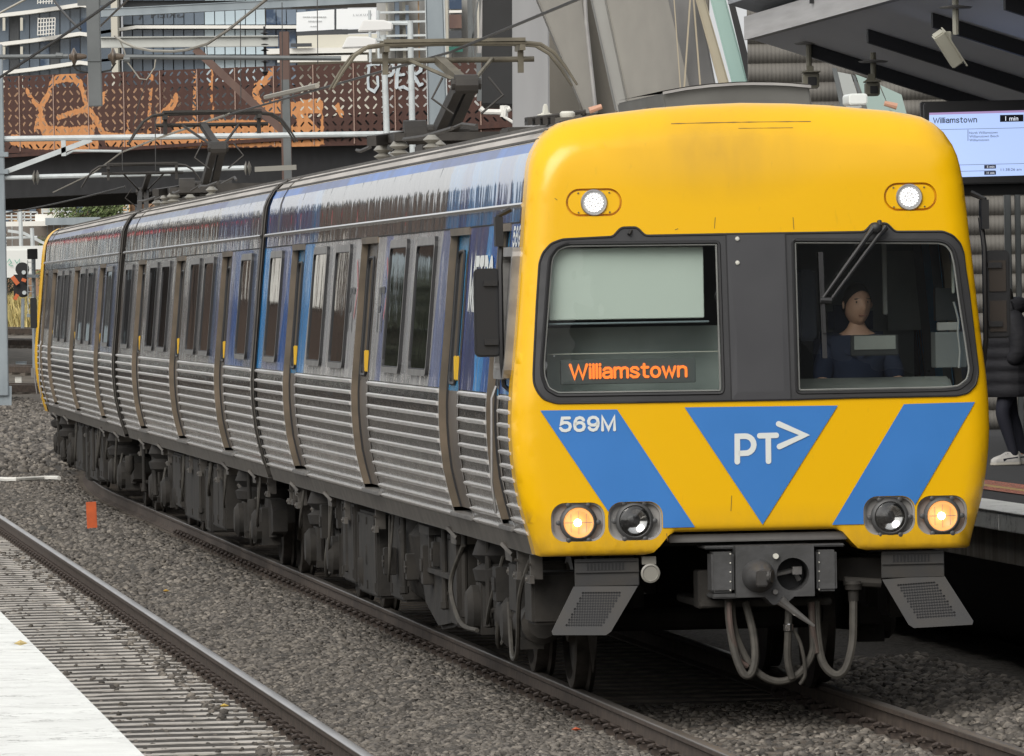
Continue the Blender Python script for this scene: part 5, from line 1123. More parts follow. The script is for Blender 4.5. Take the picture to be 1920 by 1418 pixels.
# ------------------------------------------------------------------ bridge with perforated rust screens
rust = mat('dark rust steel', (.085, .035, .024), (.05, .024, .019), scale=2.5, rough=.85)
def rust_paint():
    m = mat('rust steel with orange sprayed strokes', (.08, .034, .024), rough=.85); n = m.node_tree.nodes; L = m.node_tree.links; b = n['Principled BSDF']
    at_ = n.new('ShaderNodeAttribute'); at_.attribute_name = 'spray'; tc = n.new('ShaderNodeTexCoord')
    no = n.new('ShaderNodeTexNoise'); no.inputs['Scale'].default_value = 4; no.inputs['Detail'].default_value = 6; L.new(tc.outputs['Object'], no.inputs['Vector'])
    mu = n.new('ShaderNodeMath'); mu.operation = 'MULTIPLY_ADD'; mu.inputs[1].default_value = .5; L.new(no.outputs['Fac'], mu.inputs[0]); L.new(at_.outputs['Fac'], mu.inputs[2])
    mr = n.new('ShaderNodeMapRange'); mr.inputs[1].default_value = .70; mr.inputs[2].default_value = .77; L.new(mu.outputs[0], mr.inputs[0])
    r = n.new('ShaderNodeValToRGB'); r.color_ramp.elements[0].color = (.052, .025, .02, 1); r.color_ramp.elements[1].color = (.10, .042, .028, 1); L.new(no.outputs['Fac'], r.inputs[0])
    mx = n.new('ShaderNodeMix'); mx.data_type = 'RGBA'; L.new(mr.outputs[0], mx.inputs[0]); L.new(r.outputs[0], mx.inputs[6])
    r2 = n.new('ShaderNodeValToRGB'); r2.color_ramp.elements[0].color = (.42, .17, .06, 1); r2.color_ramp.elements[1].color = (.78, .36, .14, 1); L.new(no.outputs['Fac'], r2.inputs[0]); L.new(r2.outputs[0], mx.inputs[7])
    L.new(mx.outputs[2], b.inputs['Base Color']); return m
YL, YR = 245.0, 216.0
def Yb(px_): return 1 / (1 / YL + (1 / YR - 1 / YL) * px_ / 840.0)      # straight in plan
def bp(x, y): return at(x, y, Yb(x))
B0 = bp(37, 150); B1 = bp(1010, 150); Bd = Vector((B1.x - B0.x, B1.y - B0.y, 0)); Blen = Bd.length; Bd.normalize(); Bn = Vector((Bd.y, -Bd.x, 0))   # Bn faces the camera side
ZT0, ZB0 = bp(37, 142).z, bp(37, 287).z; ZT1, ZB1 = bp(840, 111).z, bp(840, 269).z
tpos = lambda x: (bp(x, 150) - B0).dot(Bd)
LEN8 = tpos(840)
def bz(t, v): k = t / LEN8; return (ZB0 + (ZB1 - ZB0) * k) * (1 - v) + (ZT0 + (ZT1 - ZT0) * k) * v
def BP(t, v, off=0.0): p = B0 + Bd * t + Bn * off; return Vector((p.x, p.y, bz(t, v)))
bridge = thing('road_bridge', 'road bridge with rust brown perforated screens and orange sprayed lettering above the tracks', 'bridge', (B0.x, B0.y, 0))
inv = lambda p: (p[0] - B0.x, p[1] - B0.y, p[2])
tt = lambda x, y: (tpos(x), (bz(tpos(x), 0) - bp(x, y).z) / (bz(tpos(x), 0) - bz(tpos(x), 1)))
strokes = [([(51, 172), (62, 190), (75, 205), (70, 225), (64, 245)], 9), ([(75, 203), (90, 180), (100, 152), (118, 146), (140, 146), (153, 160), (158, 185), (163, 205), (172, 215), (185, 235), (193, 250)], 13), ([(105, 222), (125, 215), (158, 206)], 8),
           ([(75, 222), (85, 250), (130, 255), (170, 250)], 26), ([(198, 160), (192, 190), (190, 200)], 8), ([(285, 145), (283, 180), (280, 210), (277, 240), (276, 262)], 9), ([(330, 185), (318, 205), (300, 220), (296, 235)], 16), ([(237, 218), (240, 245), (246, 262)], 8),
           ([(366, 136), (365, 170), (364, 210), (362, 240)], 9), ([(397, 135), (396, 170), (397, 215), (396, 240)], 9), ([(511, 133), (500, 150), (480, 165), (476, 178), (488, 195), (497, 210)], 12), ([(497, 205), (520, 198), (550, 205), (575, 200), (600, 198)], 18), ([(560, 220), (580, 240), (598, 260)], 24), ([(600, 200), (603, 230), (600, 262)], 8), ([(630, 198), (640, 215)], 12),
           ([(330, 245), (430, 240), (520, 245), (560, 255)], 26), ([(200, 262), (280, 265), (420, 262), (600, 262)], 22), ([(20, 262), (60, 270), (180, 272)], 18)]
S2 = [(np.array([bp(*p)[:] for p in pts]), w * 1.15 * 228 / FOC, .80 if np.mean([p[1] for p in pts]) > 236 else 1.0) for pts, w in strokes]
def spray(co):
    out = np.zeros(len(co))
    for pts, w, am in S2:
        for a_, b_ in zip(pts[:-1], pts[1:]):
            d_ = b_ - a_; t = np.clip(((co - a_) @ d_) / (d_ @ d_), 0, 1); dist = np.linalg.norm(co - (a_ + d_ * t[:, None]), axis=1)
            out = np.maximum(out, np.clip(1 - (dist / (w * .62)) ** 2 * .5, 0, 1) * am)
    return out
RM = rust_paint()
xs = [-290 + 65.5 * k for k in range(22)]
edges = [tpos(37) + (tpos(101) - tpos(37)) * k * 1.0 for k in range(-22, 15)]
for k in range(len(edges) - 1):
    t0, t1 = edges[k], edges[k + 1]; nx, ny = 5, 10; b = MB(); g_ = .012
    cw = (t1 - t0 - 2 * g_) / nx
    seen = k >= 20
    if not seen:
        b.add([BP(t0 + g_, 0), BP(t1 - g_, 0), BP(t1 - g_, 1), BP(t0 + g_, 1)], [(0, 1, 2, 3)])
    else:
        for i in range(nx):
            for j in range(ny):
                u0 = t0 + g_ + i * cw; u1 = u0 + cw; v0 = .03 + j * .965 / ny; v1 = v0 + .965 / ny; um, vm = (u0 + u1) / 2, (v0 + v1) / 2
                hv = (v1 - v0)
                ang = R_((50 if (j + (i // 2 if k % 2 else i // 3)) % 2 else -50) + RNG.normal(0, 5)); ln, wd = .40 * RNG.uniform(.6, 1.05), .17 * RNG.uniform(.8, 1.15)
                cx_, sx_ = math.cos(ang), math.sin(ang); hole = []
                for q in range(12):
                    t_ = 2 * math.pi * q / 12; hx = math.cos(t_) * wd + (ln if math.cos(t_) > .01 else -ln if math.cos(t_) < -.01 else 0); hy = math.sin(t_) * wd
                    hole.append((um + (hx * cx_ - hy * sx_) * cw * .70, vm + (hx * sx_ + hy * cx_) * hv * .70))
                # outer ring matched by angle
                outr = []
                for (hx, hy) in hole:
                    dx, dy = (hx - um) / (cw / 2), (hy - vm) / (hv / 2); s_ = 1 / max(abs(dx), abs(dy)); outr.append((um + (hx - um) * s_, vm + (hy - vm) * s_))
                # corners inserted
                o2 = outr; base = len(b.v)
                vv = [BP(*p) for p in hole] + [BP(*p) for p in o2] + [BP(um + sgx * cw / 2, vm + sgy * hv / 2) for sgx, sgy in ((1, 1), (-1, 1), (-1, -1), (1, -1))]
                ff = []
                for q in range(12):
                    q2 = (q + 1) % 12; a1, a2 = outr[q], outr[q2]; ex_ = None
                    for ci_, (sgx, sgy) in enumerate(((1, 1), (-1, 1), (-1, -1), (1, -1))):
                        c_ = (um + sgx * cw / 2, vm + sgy * hv / 2)
                        on1 = (abs(a1[0] - c_[0]) < 1e-6, abs(a1[1] - c_[1]) < 1e-6); on2 = (abs(a2[0] - c_[0]) < 1e-6, abs(a2[1] - c_[1]) < 1e-6)
                        if (on1[0] and on2[1]) or (on1[1] and on2[0]):
                            if not (on1[0] and on2[0]) and not (on1[1] and on2[1]): ex_ = 24 + ci_
                    ff.append((q, q2, 12 + q2, ex_, 12 + q) if ex_ else (q, q2, 12 + q2, 12 + q))
                b.add(vv, ff)
                b.add([BP(*p, -.06) for p in hole], []); 
        b.add([BP(t0 + g_, 0), BP(t1 - g_, 0), BP(t1 - g_, .03), BP(t0 + g_, .03)], [(0, 1, 2, 3)])
    # folded side flanges give the panel its depth
    for t_ in (t0 + g_, t1 - g_): b.add([BP(t_, 0), BP(t_, 1), BP(t_, 1, -.08), BP(t_, 0, -.08)], [(0, 1, 2, 3)])
    wv = np.array([tuple(p) for p in b.v]); b.v = [inv(p) for p in b.v]
    o = obj('screen_panel', b, RM if seen else rust, bridge, flipfix=False)
    if seen:
        at_ = o.data.attributes.new('spray', 'FLOAT', 'POINT'); at_.data.foreach_set('value', spray(wv).astype(np.float32))
        s_ = MB(); s_.bar(inv(BP(t0, .02, .02)), inv(BP(t0, .99, .02)), .035, .03); obj('joint_strip', s_, mat('pale joint strip', (.36, .25, .2), rough=.6) if k == 20 else bpy.data.materials['pale joint strip'], bridge)
TL, TR = edges[0], edges[-1]
def blk(name, m, t0, t1, za, zb, o0, o1):
    b = MB(); c = [B0 + Bd * t + Bn * o for t in (t0, t1) for o in (o0, o1)]; b.add([inv((p.x, p.y, z)) for z in (za, zb) for p in c], [(0, 1, 3, 2), (4, 5, 7, 6), (0, 1, 5, 4), (2, 3, 7, 6), (0, 2, 6, 4), (1, 3, 7, 5)]); return obj(name, b, m, bridge)
dark = mat('black painted girder', (.02, .02, .021), (.013, .013, .014), scale=2, rough=.7)
blk('bottom_flange', rust, TL, TR, ZB0 - .12, ZB0 - .02, -.3, .08)
blk('girder', dark, TL, TR, ZB0 - 1.35, ZB0 - .14, -1.0, -.5); blk('deck', dark, TL, TR, ZB0 - .2, ZB0 + .55, -13, -1.05); blk('girder', dark, TL, TR, ZB0 - 1.35, ZB0 - .14, -12.5, -12); blk('abutment', M['concrete'], tpos(300), TR, -1, ZB0 - .16, -11, -1.2)
# white and pale lettering sprayed on the screens
gw = mat('white spray paint', (.62, .68, .70), (.45, .5, .53), scale=6, rough=.7)
b = MB(); fnb = lambda x, y: inv(bp(x, y) + Bn * .03)
for k, pts in enumerate(([(692, 124), (704, 120), (712, 121)], [(694, 128), (692, 150), (693, 166), (704, 172), (711, 162), (710, 145)], [(727, 122), (733, 117), (740, 122), (741, 135), (735, 142), (728, 143)], [(752, 120), (747, 140), (746, 165)], [(748, 142), (760, 140)], [(752, 165), (760, 163), (768, 168)], [(777, 125), (784, 118), (793, 122), (792, 133), (784, 139), (777, 137), (783, 148), (790, 160), (795, 158)])):
    ribbon(b, pts, 5.5, lambda x, y, k=k: inv(bp(x, y) + Bn * (.03 + .004 * k)), jitter=.25)
obj('white_graffiti', b, gw, bridge)

# ------------------------------------------------------------------ overhead line structures
steel = mat('blue grey galvanised steel', (.30, .34, .36), (.23, .265, .285), scale=2, rough=.5, metal=.2, stretch=(1, 1, .3))
steeld = mat('dull grey steel', (.15, .16, .16), (.12, .13, .13), scale=2, rough=.5, metal=.2)
wht = mat('pale galvanised tube', (.56, .60, .60), (.47, .50, .50), scale=3, rough=.45)
brown = mat('red brown painted steel', (.14, .085, .065), (.105, .062, .05), scale=2, rough=.6, stretch=(1, 1, .3))
wirem = mat('dark contact wire', (.035, .034, .032), rough=.5); wirel = mat('pale stranded wire', (.33, .31, .26), rough=.5)
def single(name, label, cat, mb, m, group=None, smooth=False, bevel=0.0):
    return tag(obj(name, mb, m, None, smooth=smooth, bevel=bevel), label, cat, group)
Yh = 108
t = thing('drop_post', 'grey box section post hanging from above with an insulated tube on either side', 'overhead line post', at(178, 100, Yh))
o0 = at(178, 100, Yh); rel = lambda x, y, Y=Yh: at(x, y, Y) - o0
b = MB(); b.bar(rel(173, -60), rel(180, 200), .18, .16, up=(0, 1, 0)); obj('post', b, steeld, t, bevel=.008)
b = MB(); b.bar(rel(146, 3), rel(205, 2), .12, .1, up=(0, 1, 0)); b.bar(rel(165, 115), rel(190, 115), .012, .19, up=(0, 1, 0)); obj('bracket', b, steeld, t)
for xa, xb, sgn in ((-30, 128, 1), (222, 640, -1)):
    b = MB(); b.tube([rel(xa, 107 + (.5 if sgn > 0 else 0)), rel(xb, 106 if sgn > 0 else 110)], .032, 8); b.tube([rel(105, 105), rel(118, 105.5)] if sgn > 0 else [rel(232, 112), rel(244, 112)], .042, 8); ta = obj('insulated_tube', b, steeld, t, smooth=True)
    i0 = rel(148 if sgn > 0 else 202, 108); b = MB(); c0 = rel(138 if sgn > 0 else 214, 107)
    b.lathe(c0, (1, 0, .0), [(.03, -.08), (.05, -.05), (.12, -.02), (.12, .0), (.05, .03), (.04, .10), (.025, .16)] if sgn < 0 else [(.03, -.06), (.05, -.03), (.12, 0), (.12, .02), (.05, .05), (.04, .12), (.025, .18)], 14); obj('insulator', b, mat('brown glazed insulator', (.12, .09, .065), rough=.35), ta, smooth=True)
b = MB(); b.tube([rel(136, 122), rel(145, 132), rel(160, 136), rel(190, 136), rel(208, 132), rel(217, 118)], .014, 6); obj('jumper_cable', b, wirem, t, smooth=True)
Ym = 207
t = thing('line_mast', 'pale grey mast cut by the left frame edge carrying two white cross tubes', 'mast', on_ground(3, 748, 0)); o0 = Vector(t.location); relm = lambda x, y, Y=Ym: at(x, y, Y) - o0
o0 = at(5, 742, Ym); t.location = o0; 
b = MB(); b.bar(relm(-6, 84), relm(5.5, 742), .30, .30, up=(0, 1, 0)); obj('mast_column', b, steel, t, bevel=.015)
b = MB(); b.bar(relm(-8, 742), relm(22, 742), .5, .12, up=(0, 1, 0)); obj('base_plate', b, steel, t)
b = MB(); b.tube([relm(8, 261), relm(840, 250)], .075, 8); obj('cross_tube', b, wht, t, smooth=True)
b = MB(); b.tube([relm(5, 334), relm(62, 333)], .06, 8); b.tube([relm(70, 332), relm(320, 326)], .065, 8); b.tube([relm(300, 320), relm(468, 315)], .065, 8); obj('cross_tube', b, wht, t, smooth=True)
b = MB(); b.bar(relm(12, 322), relm(172, 262), .13, .10, up=(0, 1, 0)); obj('stay_tube', b, wht, t)
b = MB(); b.bar(relm(119, 256), relm(120, 293), .12, .1, up=(0, 1, 0)); b.tube([relm(122, 291), relm(138, 283), relm(228, 284)], .035, 6); obj('registration_arm', b, wht, t, smooth=True)
for x, y in ((66, 333), (463, 316)): b = MB(); b.lathe(relm(x, y) - Vector((.12, 0, 0)), (1, 0, 0), [(.04, 0), (.06, .05), (.2, .1), (.06, .14), (.2, .18), (.05, .24)], 10); obj('insulator', b, M['insul'], t, smooth=True, auto=30)
b = MB(); b.bar(relm(478, 318), relm(556, 314), .13, .2, up=(0, 1, 0)); obj('end_fitting', b, M['insul'], t)
b = MB()
for x, y in ((8, 290), (8, 322)): b.bar(relm(x - 12, y), relm(x + 8, y), .12, .36, up=(0, 1, 0))
obj('clamp', b, steel, t)
# brown mast with grey beam and diagonal brace
Yk = 211; o0 = at(540, 345, Yk); t = thing('line_mast', 'red brown mast with a grey beam and a diagonal brace', 'mast', (o0.x, o0.y, 0)); o0 = Vector((o0.x, o0.y, 0)); relb = lambda x, y, Y=Yk: at(x, y, Y) - o0
b = MB(); b.bar(relb(533, 60), relb(540, 350) - Vector((0, 0, 5.4)), .26, .34, up=(0, 1, 0)); MM = obj('mast_column', b, brown, t, bevel=.02)
b = MB(); b.bar(relb(535.5, 150), relb(541, 352), .2, .36, up=(0, 1, 0)); obj('sleeve', b, steeld, MM)
b = MB(); b.bar(relb(188, 80), relb(522, 77), .26, .1, up=(0, 1, 0)); b.bar(relb(188, 71), relb(522, 68), .03, .28, up=(0, 1, 0)); b.bar(relb(188, 89.5), relb(522, 86.5), .03, .28, up=(0, 1, 0)); obj('beam', b, mat('pale painted beam', (.47, .48, .45), (.40, .41, .385), scale=1.5, rough=.6), t)
b = MB(); b.bar(relb(366, 92), relb(530, 246), .2, .16, up=(0, 1, 0)); obj('diagonal_brace', b, brown, t)
b = MB(); b.lathe(relb(496, 50), (0, 0, -1), sum([[(.035, .15 * k), (.12, .15 * k + .03), (.035, .15 * k + .06)] for k in range(1, 7)], [(.03, 0)]) + [(.03, 1.15), (.09, 1.2), (.02, 1.3)], 10); obj('insulator', b, M['black'], t, smooth=True, auto=30)
# portal beam across the top
Yp = 150; b = MB(); b.bar(at(190, 25, Yp), at(905, -12, Yp), .16, .14, up=(0, 1, 0)); b.bar(at(190, 18, Yp), at(905, -19, Yp), .012, .18, up=(0, 1, 0)); b.bar(at(190, 32, Yp), at(905, -5, Yp), .012, .18, up=(0, 1, 0)); single('portal_beam', 'blue grey steel beam crossing the top of the view above the bridge', 'beam', b, steel)
# tall grey mast
Yg = 118; p_ = at(820, 245, Yg); t = thing('line_mast', 'tall blue grey tapered mast directly behind the raised front pantograph', 'mast', (p_.x, p_.y, 0)); o0 = Vector((p_.x, p_.y, 0))
b = MB(); b.bar(at(814, -40, Yg) - o0, at(828, 250, Yg) - o0 - Vector((0, 0, 4.7)), .265, .28, up=(0, 1, 0)); obj('mast_column', b, steel, t, bevel=.02)
b = MB(); b.bar(at(797, -20, Yg) - o0, at(803, 245, Yg) - o0, .012, .3, up=(0, 1, 0)); b.bar(at(832, -20, Yg) - o0, at(840, 245, Yg) - o0, .012, .3, up=(0, 1, 0)); obj('flange', b, wht, t)
# street lamps
for (xt, yt, xb, yb_, hx, hy, lab) in ((719, 66, 728, 330, 672, 78, 'lower white lamp with a tapering hood on a pale pole'), (769, 40, 775, 330, 702, 47, 'upper white lamp with a tapering hood on a pale pole')):
    Yq = 205; p_ = at(xb, yb_, Yq); t = thing('street_lamp', lab, 'street lamp', (p_.x, p_.y, 0), group='white lamps before the bridge'); o0 = Vector((p_.x, p_.y, 0))
    b = MB(); b.tube([at(xt, yt, Yq) - o0, at(xb, yb_, Yq) - o0, Vector((0, 0, 0))], [.075, .085, .085], 10); obj('pole', b, wht, t, smooth=True)
    b = MB(); b.tube([at(hx + 24, hy - 3, Yq) - o0, at(xt, hy - 2, Yq) - o0, at(xt, yt + 4, Yq) - o0], .05, 6); obj('arm', b, wht, t, smooth=True)
    b = MB(); c = at(hx, hy, Yq) - o0; w_ = .48; sc = Yq / FOC
    b.prism([(-32 * sc, -9.5 * sc), (34 * sc, -8 * sc), (35 * sc, 6 * sc), (18 * sc, 12 * sc), (-20 * sc, 13 * sc)], lambda u_, v_: c + Vector((u_, -.2, v_ - .05)), lambda u_, v_: c + Vector((u_, .2, v_ - .05))); obj('lamp_hood', b, mat('white lamp hood', (.72, .72, .70), rough=.4), t, bevel=.03)
for x in (693, 709): b = MB(); b.tube([at(x, 20, 260), at(x + 2, 130, 260)], .05, 6); single('sign_post', 'thin white post rising behind the lamp hoods, %s of two' % ('left' if x == 693 else 'right'), 'post', b, wht, 'thin white posts')
# wires: (pixel x, pixel y, distance)
def wire(label, pts, r=.012, m=wirem, name='overhead_wire'):
    P = [at(*p) for p in pts]; b = MB(); b.tube(P, r, 5); return single(name, label, 'overhead wire', b, m, 'overhead wires')
def sag(p, q, n=10, k=.0):
    out = []
    for t in np.linspace(0, 1, n + 1): Y = 1 / (1 / p[2] * (1 - t) + 1 / q[2] * t); out.append((p[0] + (q[0] - p[0]) * t, p[1] + (q[1] - p[1]) * t + k * 4 * t * (1 - t), Y))
    return out
wire('dark cable rising from the left edge across the hanging post', sag((-20, 158, 112), (240, -18, 96), k=3), .02)
wire('dark cable crossing behind the hanging post near the top', sag((188, 50, 118), (245, -5, 112)), .016)
wire('slack dark cable dropping to the tube left of the hanging post', sag((95, -8, 115), (152, 56, 112), k=4), .018)
wire('pale cable in the upper left corner', sag((-10, 30, 120), (58, -6, 120)), .018, wirel)
wire('catenary wire sagging under the grey beam and rising to the upper middle', [(216, 68, 150), (232, 80, 149), (255, 90, 148), (285, 96, 146), (325, 97, 143), (352, 94, 141), (390, 82, 138), (430, 55, 134), (493, 5, 126), (520, -18, 122)], .026, wirel)
wire('contact wire running from the far pantograph up to the front pantograph head', sag((430, 215, 101), (845, 98, 71)) + sag((845, 98, 71), (1110, -12, 56))[1:], .013)
wire('contact wire from the farthest pantograph towards the middle one', [(100, 361, 180), (175, 325, 150), (228, 286, 140), (300, 258, 120), (430, 214, 102)], .016, wirel)
wire('feeder cable low at the left below the bridge', sag((12, 400, 200), (235, 350, 170), k=3), .02)
wire('loose thin drop wire left of the middle pantograph', [(222, 70, 150), (232, 92, 150), (240, 118, 150), (262, 148, 150), (275, 150, 150), (290, 128, 150), (292, 112, 150)], .014, wirel)
wire('thin wire falling from the insulator above the middle pantograph', [(276, 152, 150), (262, 190, 150), (250, 235, 150)], .008)
for k, (x, y0, y1) in enumerate(((497, 15, 50), (451, 42, 200), (529, 5, 195), (595, 0, 120), (388, 85, 106), (343, 98, 106), (229, 262, 320), (291, 200, 320))):
    wire('thin vertical dropper at the %s' % ('upper middle insulator', 'sagging catenary bend', 'red brown mast', 'billboard', 'brace top', 'far end of the grey beam', 'registration arm', 'middle of the bridge screens')[k], [(x, y0, 132), (x + 1, y1, 132)], .008)
wire('pale insulated contact wire section before the rust screens', [(498, 183, 96), (595, 161, 86)], .03, wirel)

# ------------------------------------------------------------------ far buildings
glassd = mat('blue grey facade glass', (.085, .11, .14), (.12, .15, .185), scale=.12, rough=.12); glassl = mat('pale facade glass', (.36, .44, .48), (.44, .52, .56), scale=.1, rough=.1); slabm = mat('white slab edge', (.74, .73, .68), rough=.6); creamw = mat('cream render', (.55, .53, .45), (.5, .48, .41), scale=.2, rough=.8)
mull = mat('dark mullion', (.05, .055, .06), rough=.5); navyg = mat('navy facade glass', (.03, .055, .10), (.15, .19, .24), scale=.35, rough=.12, lo=.5, hi=.56)
Yt = 760
def quad(b, pts, Y, mi=0):
    b.add([at(x, y, Y) for x, y in pts], [tuple(range(len(pts)))], mi)
def slabpx(b, pts0, h, Y, depth=4.0):      # slab band: upper edge polyline in pixels, thickness h px
    top = [at(x, y, Y) for x, y in pts0]; n = len(top); dz = Vector((0, 0, h * Y / FOC)); bk = Vector((0, depth, 0)); v = top + [p - dz for p in top] + [p + bk for p in top] + [p - dz + bk for p in top]
    for i in range(n - 1): b.add([v[k] for k in (i, i + 1, n + i + 1, n + i, 2 * n + i, 2 * n + i + 1, 3 * n + i + 1, 3 * n + i)], [(0, 1, 2, 3), (4, 5, 6, 7), (0, 1, 5, 4), (3, 2, 6, 7), (0, 3, 7, 4), (1, 2, 6, 5)])
tw = thing('apartment_tower', 'glass apartment tower with curved white floor bands in the upper left', 'building', (at(100, 150, Yt).x, Yt, 0)); o_ = Vector(tw.location)
def reb(b): b.v = [tuple(Vector(p) - o_) for p in b.v]; return b
b = MB(); X0, X1 = at(-700, 0, Yt).x, at(208, 0, Yt).x; b.box2((X0, Yt + 2, 0), (X1, Yt + 30, 50)); obj('facade', reb(b), glassd, tw)
for lv in range(-3, 4):
    dy = lv * 54; b = MB(); slabpx(b, [(-700, 104 + dy), (-300, 96 + dy), (0, 80 + dy), (60, 73 + dy), (110, 66 + dy), (150, 60 + dy), (165, 62 + dy)], 7, Yt, 6); obj('floor_band', reb(b), slabm, tw)
    for x in list(range(-380, 170, 19)):
        yt = float(np.interp(x, [-700, 0, 165], [104, 80, 61])) + dy + 7
        b = MB(); b.add([at(x, yt, Yt + 1.6), at(x + 17, yt, Yt + 1.6), at(x + 17, yt + 46, Yt + 1.6), at(x, yt + 46, Yt + 1.6)], [(0, 1, 2, 3)]); b.add([at(x, yt, Yt + 1.9), at(x + 17, yt, Yt + 1.9), at(x + 17, yt + 46, Yt + 1.9), at(x, yt + 46, Yt + 1.9)], [(0, 1, 2, 3)])
        if x > -60 and -1 <= lv <= 1: obj('window', reb(b), random.choice([glassd, glassd, glassd, mull, navyg]), tw)
    if -1 <= lv <= 1:
        for x in (8, 41): b = MB(); b.bar(at(x, 88 + dy, Yt), at(x, 112 + dy, Yt), .25, .25); obj('balcony_post', reb(b), creamw, tw)
b = MB()
for i in range(7): b.tube([at(72 + i * 5.3, 34, Yt - 1), at(71 + i * 5.3, 67, Yt - 1)], .06, 4)
for j in range(5): b.tube([at(71, 36 + j * 7.5, Yt - 1), at(104, 34 + j * 7, Yt - 1)], .06, 4)
for i in range(7): b.tube([at(72 + i * 5.3, -12, Yt - 1), at(71 + i * 5.3, 8, Yt - 1)], .06, 4)
for j in range(3): b.tube([at(71, -10 + j * 7.5, Yt - 1), at(104, -12 + j * 7, Yt - 1)], .06, 4)
obj('lattice_screen', reb(b), slabm, tw)
b = MB(); b.box2(at(207, -40, Yt - 1), at(230, 200, Yt + 6)); obj('cream_pier', reb(b), creamw, tw)
gb = thing('glass_office_block', 'pale glass office block with a mirrored sign reflection on its dark panes', 'building', (at(400, 150, Yt).x, Yt + 3, 0)); o_ = Vector(gb.location); Yo = Yt + 3
b = MB(); b.box2((at(230, 0, Yo).x, Yo + .6, 0), (at(640, 0, Yo).x, Yo + 30, 46)); obj('core', reb(b), mull, gb)
for r_, (ya, yb_) in enumerate(((-60, -9), (-7, 2), (18, 47), (56, 103), (106, 160))):
    for i in range(22):
        x = 230 + i * 19.2; dk = x < 366; b = MB(); b.box2(at(x + .5, ya + .5, Yo), at(x + 18.8, yb_ - .5, Yo + .3)); obj('window', reb(b), (glassd if dk else (navyg if x > 485 else glassl)), gb)
b = MB(); slabpx(b, [(186, 59), (230, 52), (256, 48), (640, 48)], 6, Yo - 1, 2); obj('floor_band', reb(b), slabm, gb)
b = MB(); slabpx(b, [(186, 112), (256, 105), (640, 105)], 5, Yo - 1, 2); obj('floor_band', reb(b), slabm, gb)
b = MB(); letters(b, 'GRIEN', at(283, 0, Yo).x, at(346, 0, Yo).x, at(300, 34, Yo).z, at(300, 22, Yo).z, lambda x, z: (x, Yo - .06, z), mirror=True, bold=.0); b2 = MB(); ribbon(b2, [(at(262, 22, Yo).x, at(262, 36, Yo).z), (at(266, 29, Yo).x, at(266, 29, Yo).z), (at(262, 36, Yo).x, at(262, 22, Yo).z)], .18, lambda x, z: (x, Yo - .06, z)); b.add(b2.v, b2.f); obj('sign_reflection', reb(b), mat('painted sign reflection', (.03, .035, .04), rough=.4), gb)  # reflection of a reversed sign, painted onto the panes
# billboard
Ybd = 520; bb = thing('billboard', 'white two panel billboard reading LUXURY above the bridge', 'billboard', (at(630, 60, Ybd).x, Ybd, 0)); o_ = Vector(bb.location)
for x0, x1, y0, y1, y2, y3 in ((556, 627, 24, 18, 60, 56), (631, 705, 17.5, 16, 55.5, 54)):
    b = MB(); b.add([at(x0, y0, Ybd), at(x1, y1, Ybd), at(x1, y3, Ybd), at(x0, y2, Ybd), at(x0, y0, Ybd + .4), at(x1, y1, Ybd + .4), at(x1, y3, Ybd + .4), at(x0, y2, Ybd + .4)], [(0, 1, 2, 3), (4, 5, 6, 7), (0, 1, 5, 4), (1, 2, 6, 5), (2, 3, 7, 6), (3, 0, 4, 7)]); obj('panel', reb(b), mat('white hoarding', (.80, .82, .82), rough=.5) if x0 == 556 else bpy.data.materials['white hoarding'], bb)
b = MB(); letters(b, 'L U X U R Y', at(662, 0, Ybd).x, at(698, 0, Ybd).x, at(680, 30.5, Ybd).z, at(680, 26.5, Ybd).z, lambda x, z: (x, Ybd - .05, z)); obj('lettering', reb(b), mat('pale grey print', (.3, .32, .33), rough=.5), bb)
b = MB()
for x0, x1, y, w in ((568, 612, 31, 2.2), (578, 602, 39, 2.2), (582, 592, 49, 1.2)):
    x = x0
    while x < x1: d_ = random.uniform(1.5, 3.5); b.box2(at(x, y, Ybd - .06), at(x + d_, y + w, Ybd - .03)); x += d_ + random.uniform(.6, 1.4)
obj('small_print', reb(b), mat('faint grey print', (.55, .57, .57), rough=.5), bb)
b = MB(); b.bar(at(556, 64, Ybd), at(705, 58, Ybd), .25, .5, up=(0, 1, 0)); b.bar(at(629, 15, Ybd + .2), at(629, 60, Ybd + .2), .12, .3, up=(0, 1, 0)); obj('support_beam', reb(b), mull, bb)
b = MB(); b.box2(at(540, -30, 600), at(720, 14, 610)); single('concrete_block_building', 'grey building top behind the white billboard', 'building', b, mat('streaked grey cladding', (.20, .20, .195), (.11, .11, .11), scale=1.2, rough=.7, stretch=(3, 1, .3)))
cb_ = thing('low_warehouse', 'cream low warehouse under the white billboard', 'building', (at(620, 100, 560).x, 560, 0)); o_ = Vector(cb_.location)
b = MB(); b.box2((at(556, 0, 560).x, 560, 0), (at(720, 0, 560).x, 580, at(600, 66, 560).z)); obj('wall', reb(b), creamw, cb_)
b = MB(); b.box2(at(500, 92, 558), at(705, 100, 560)); b.box2(at(520, 106, 558), at(690, 116, 560)); obj('roof_edge', reb(b), slabm, cb_)
b = MB(); b.box2(at(545, 82, 557.5), at(585, 88, 558.5)); obj('window_band', reb(b), mull, cb_)
sb_ = thing('scaffolded_building', 'scaffolded concrete building with bare posts behind the tall grey mast', 'building', (at(760, 60, 480).x, 480, 0)); o_ = Vector(sb_.location)
b = MB(); b.box2((at(706, 0, 490).x, 490, 0), (at(905, 0, 490).x, 505, 22)); obj('wall', reb(b), mat('pale grey wall', (.42, .42, .40), (.34, .34, .33), scale=.4, rough=.8), sb_)
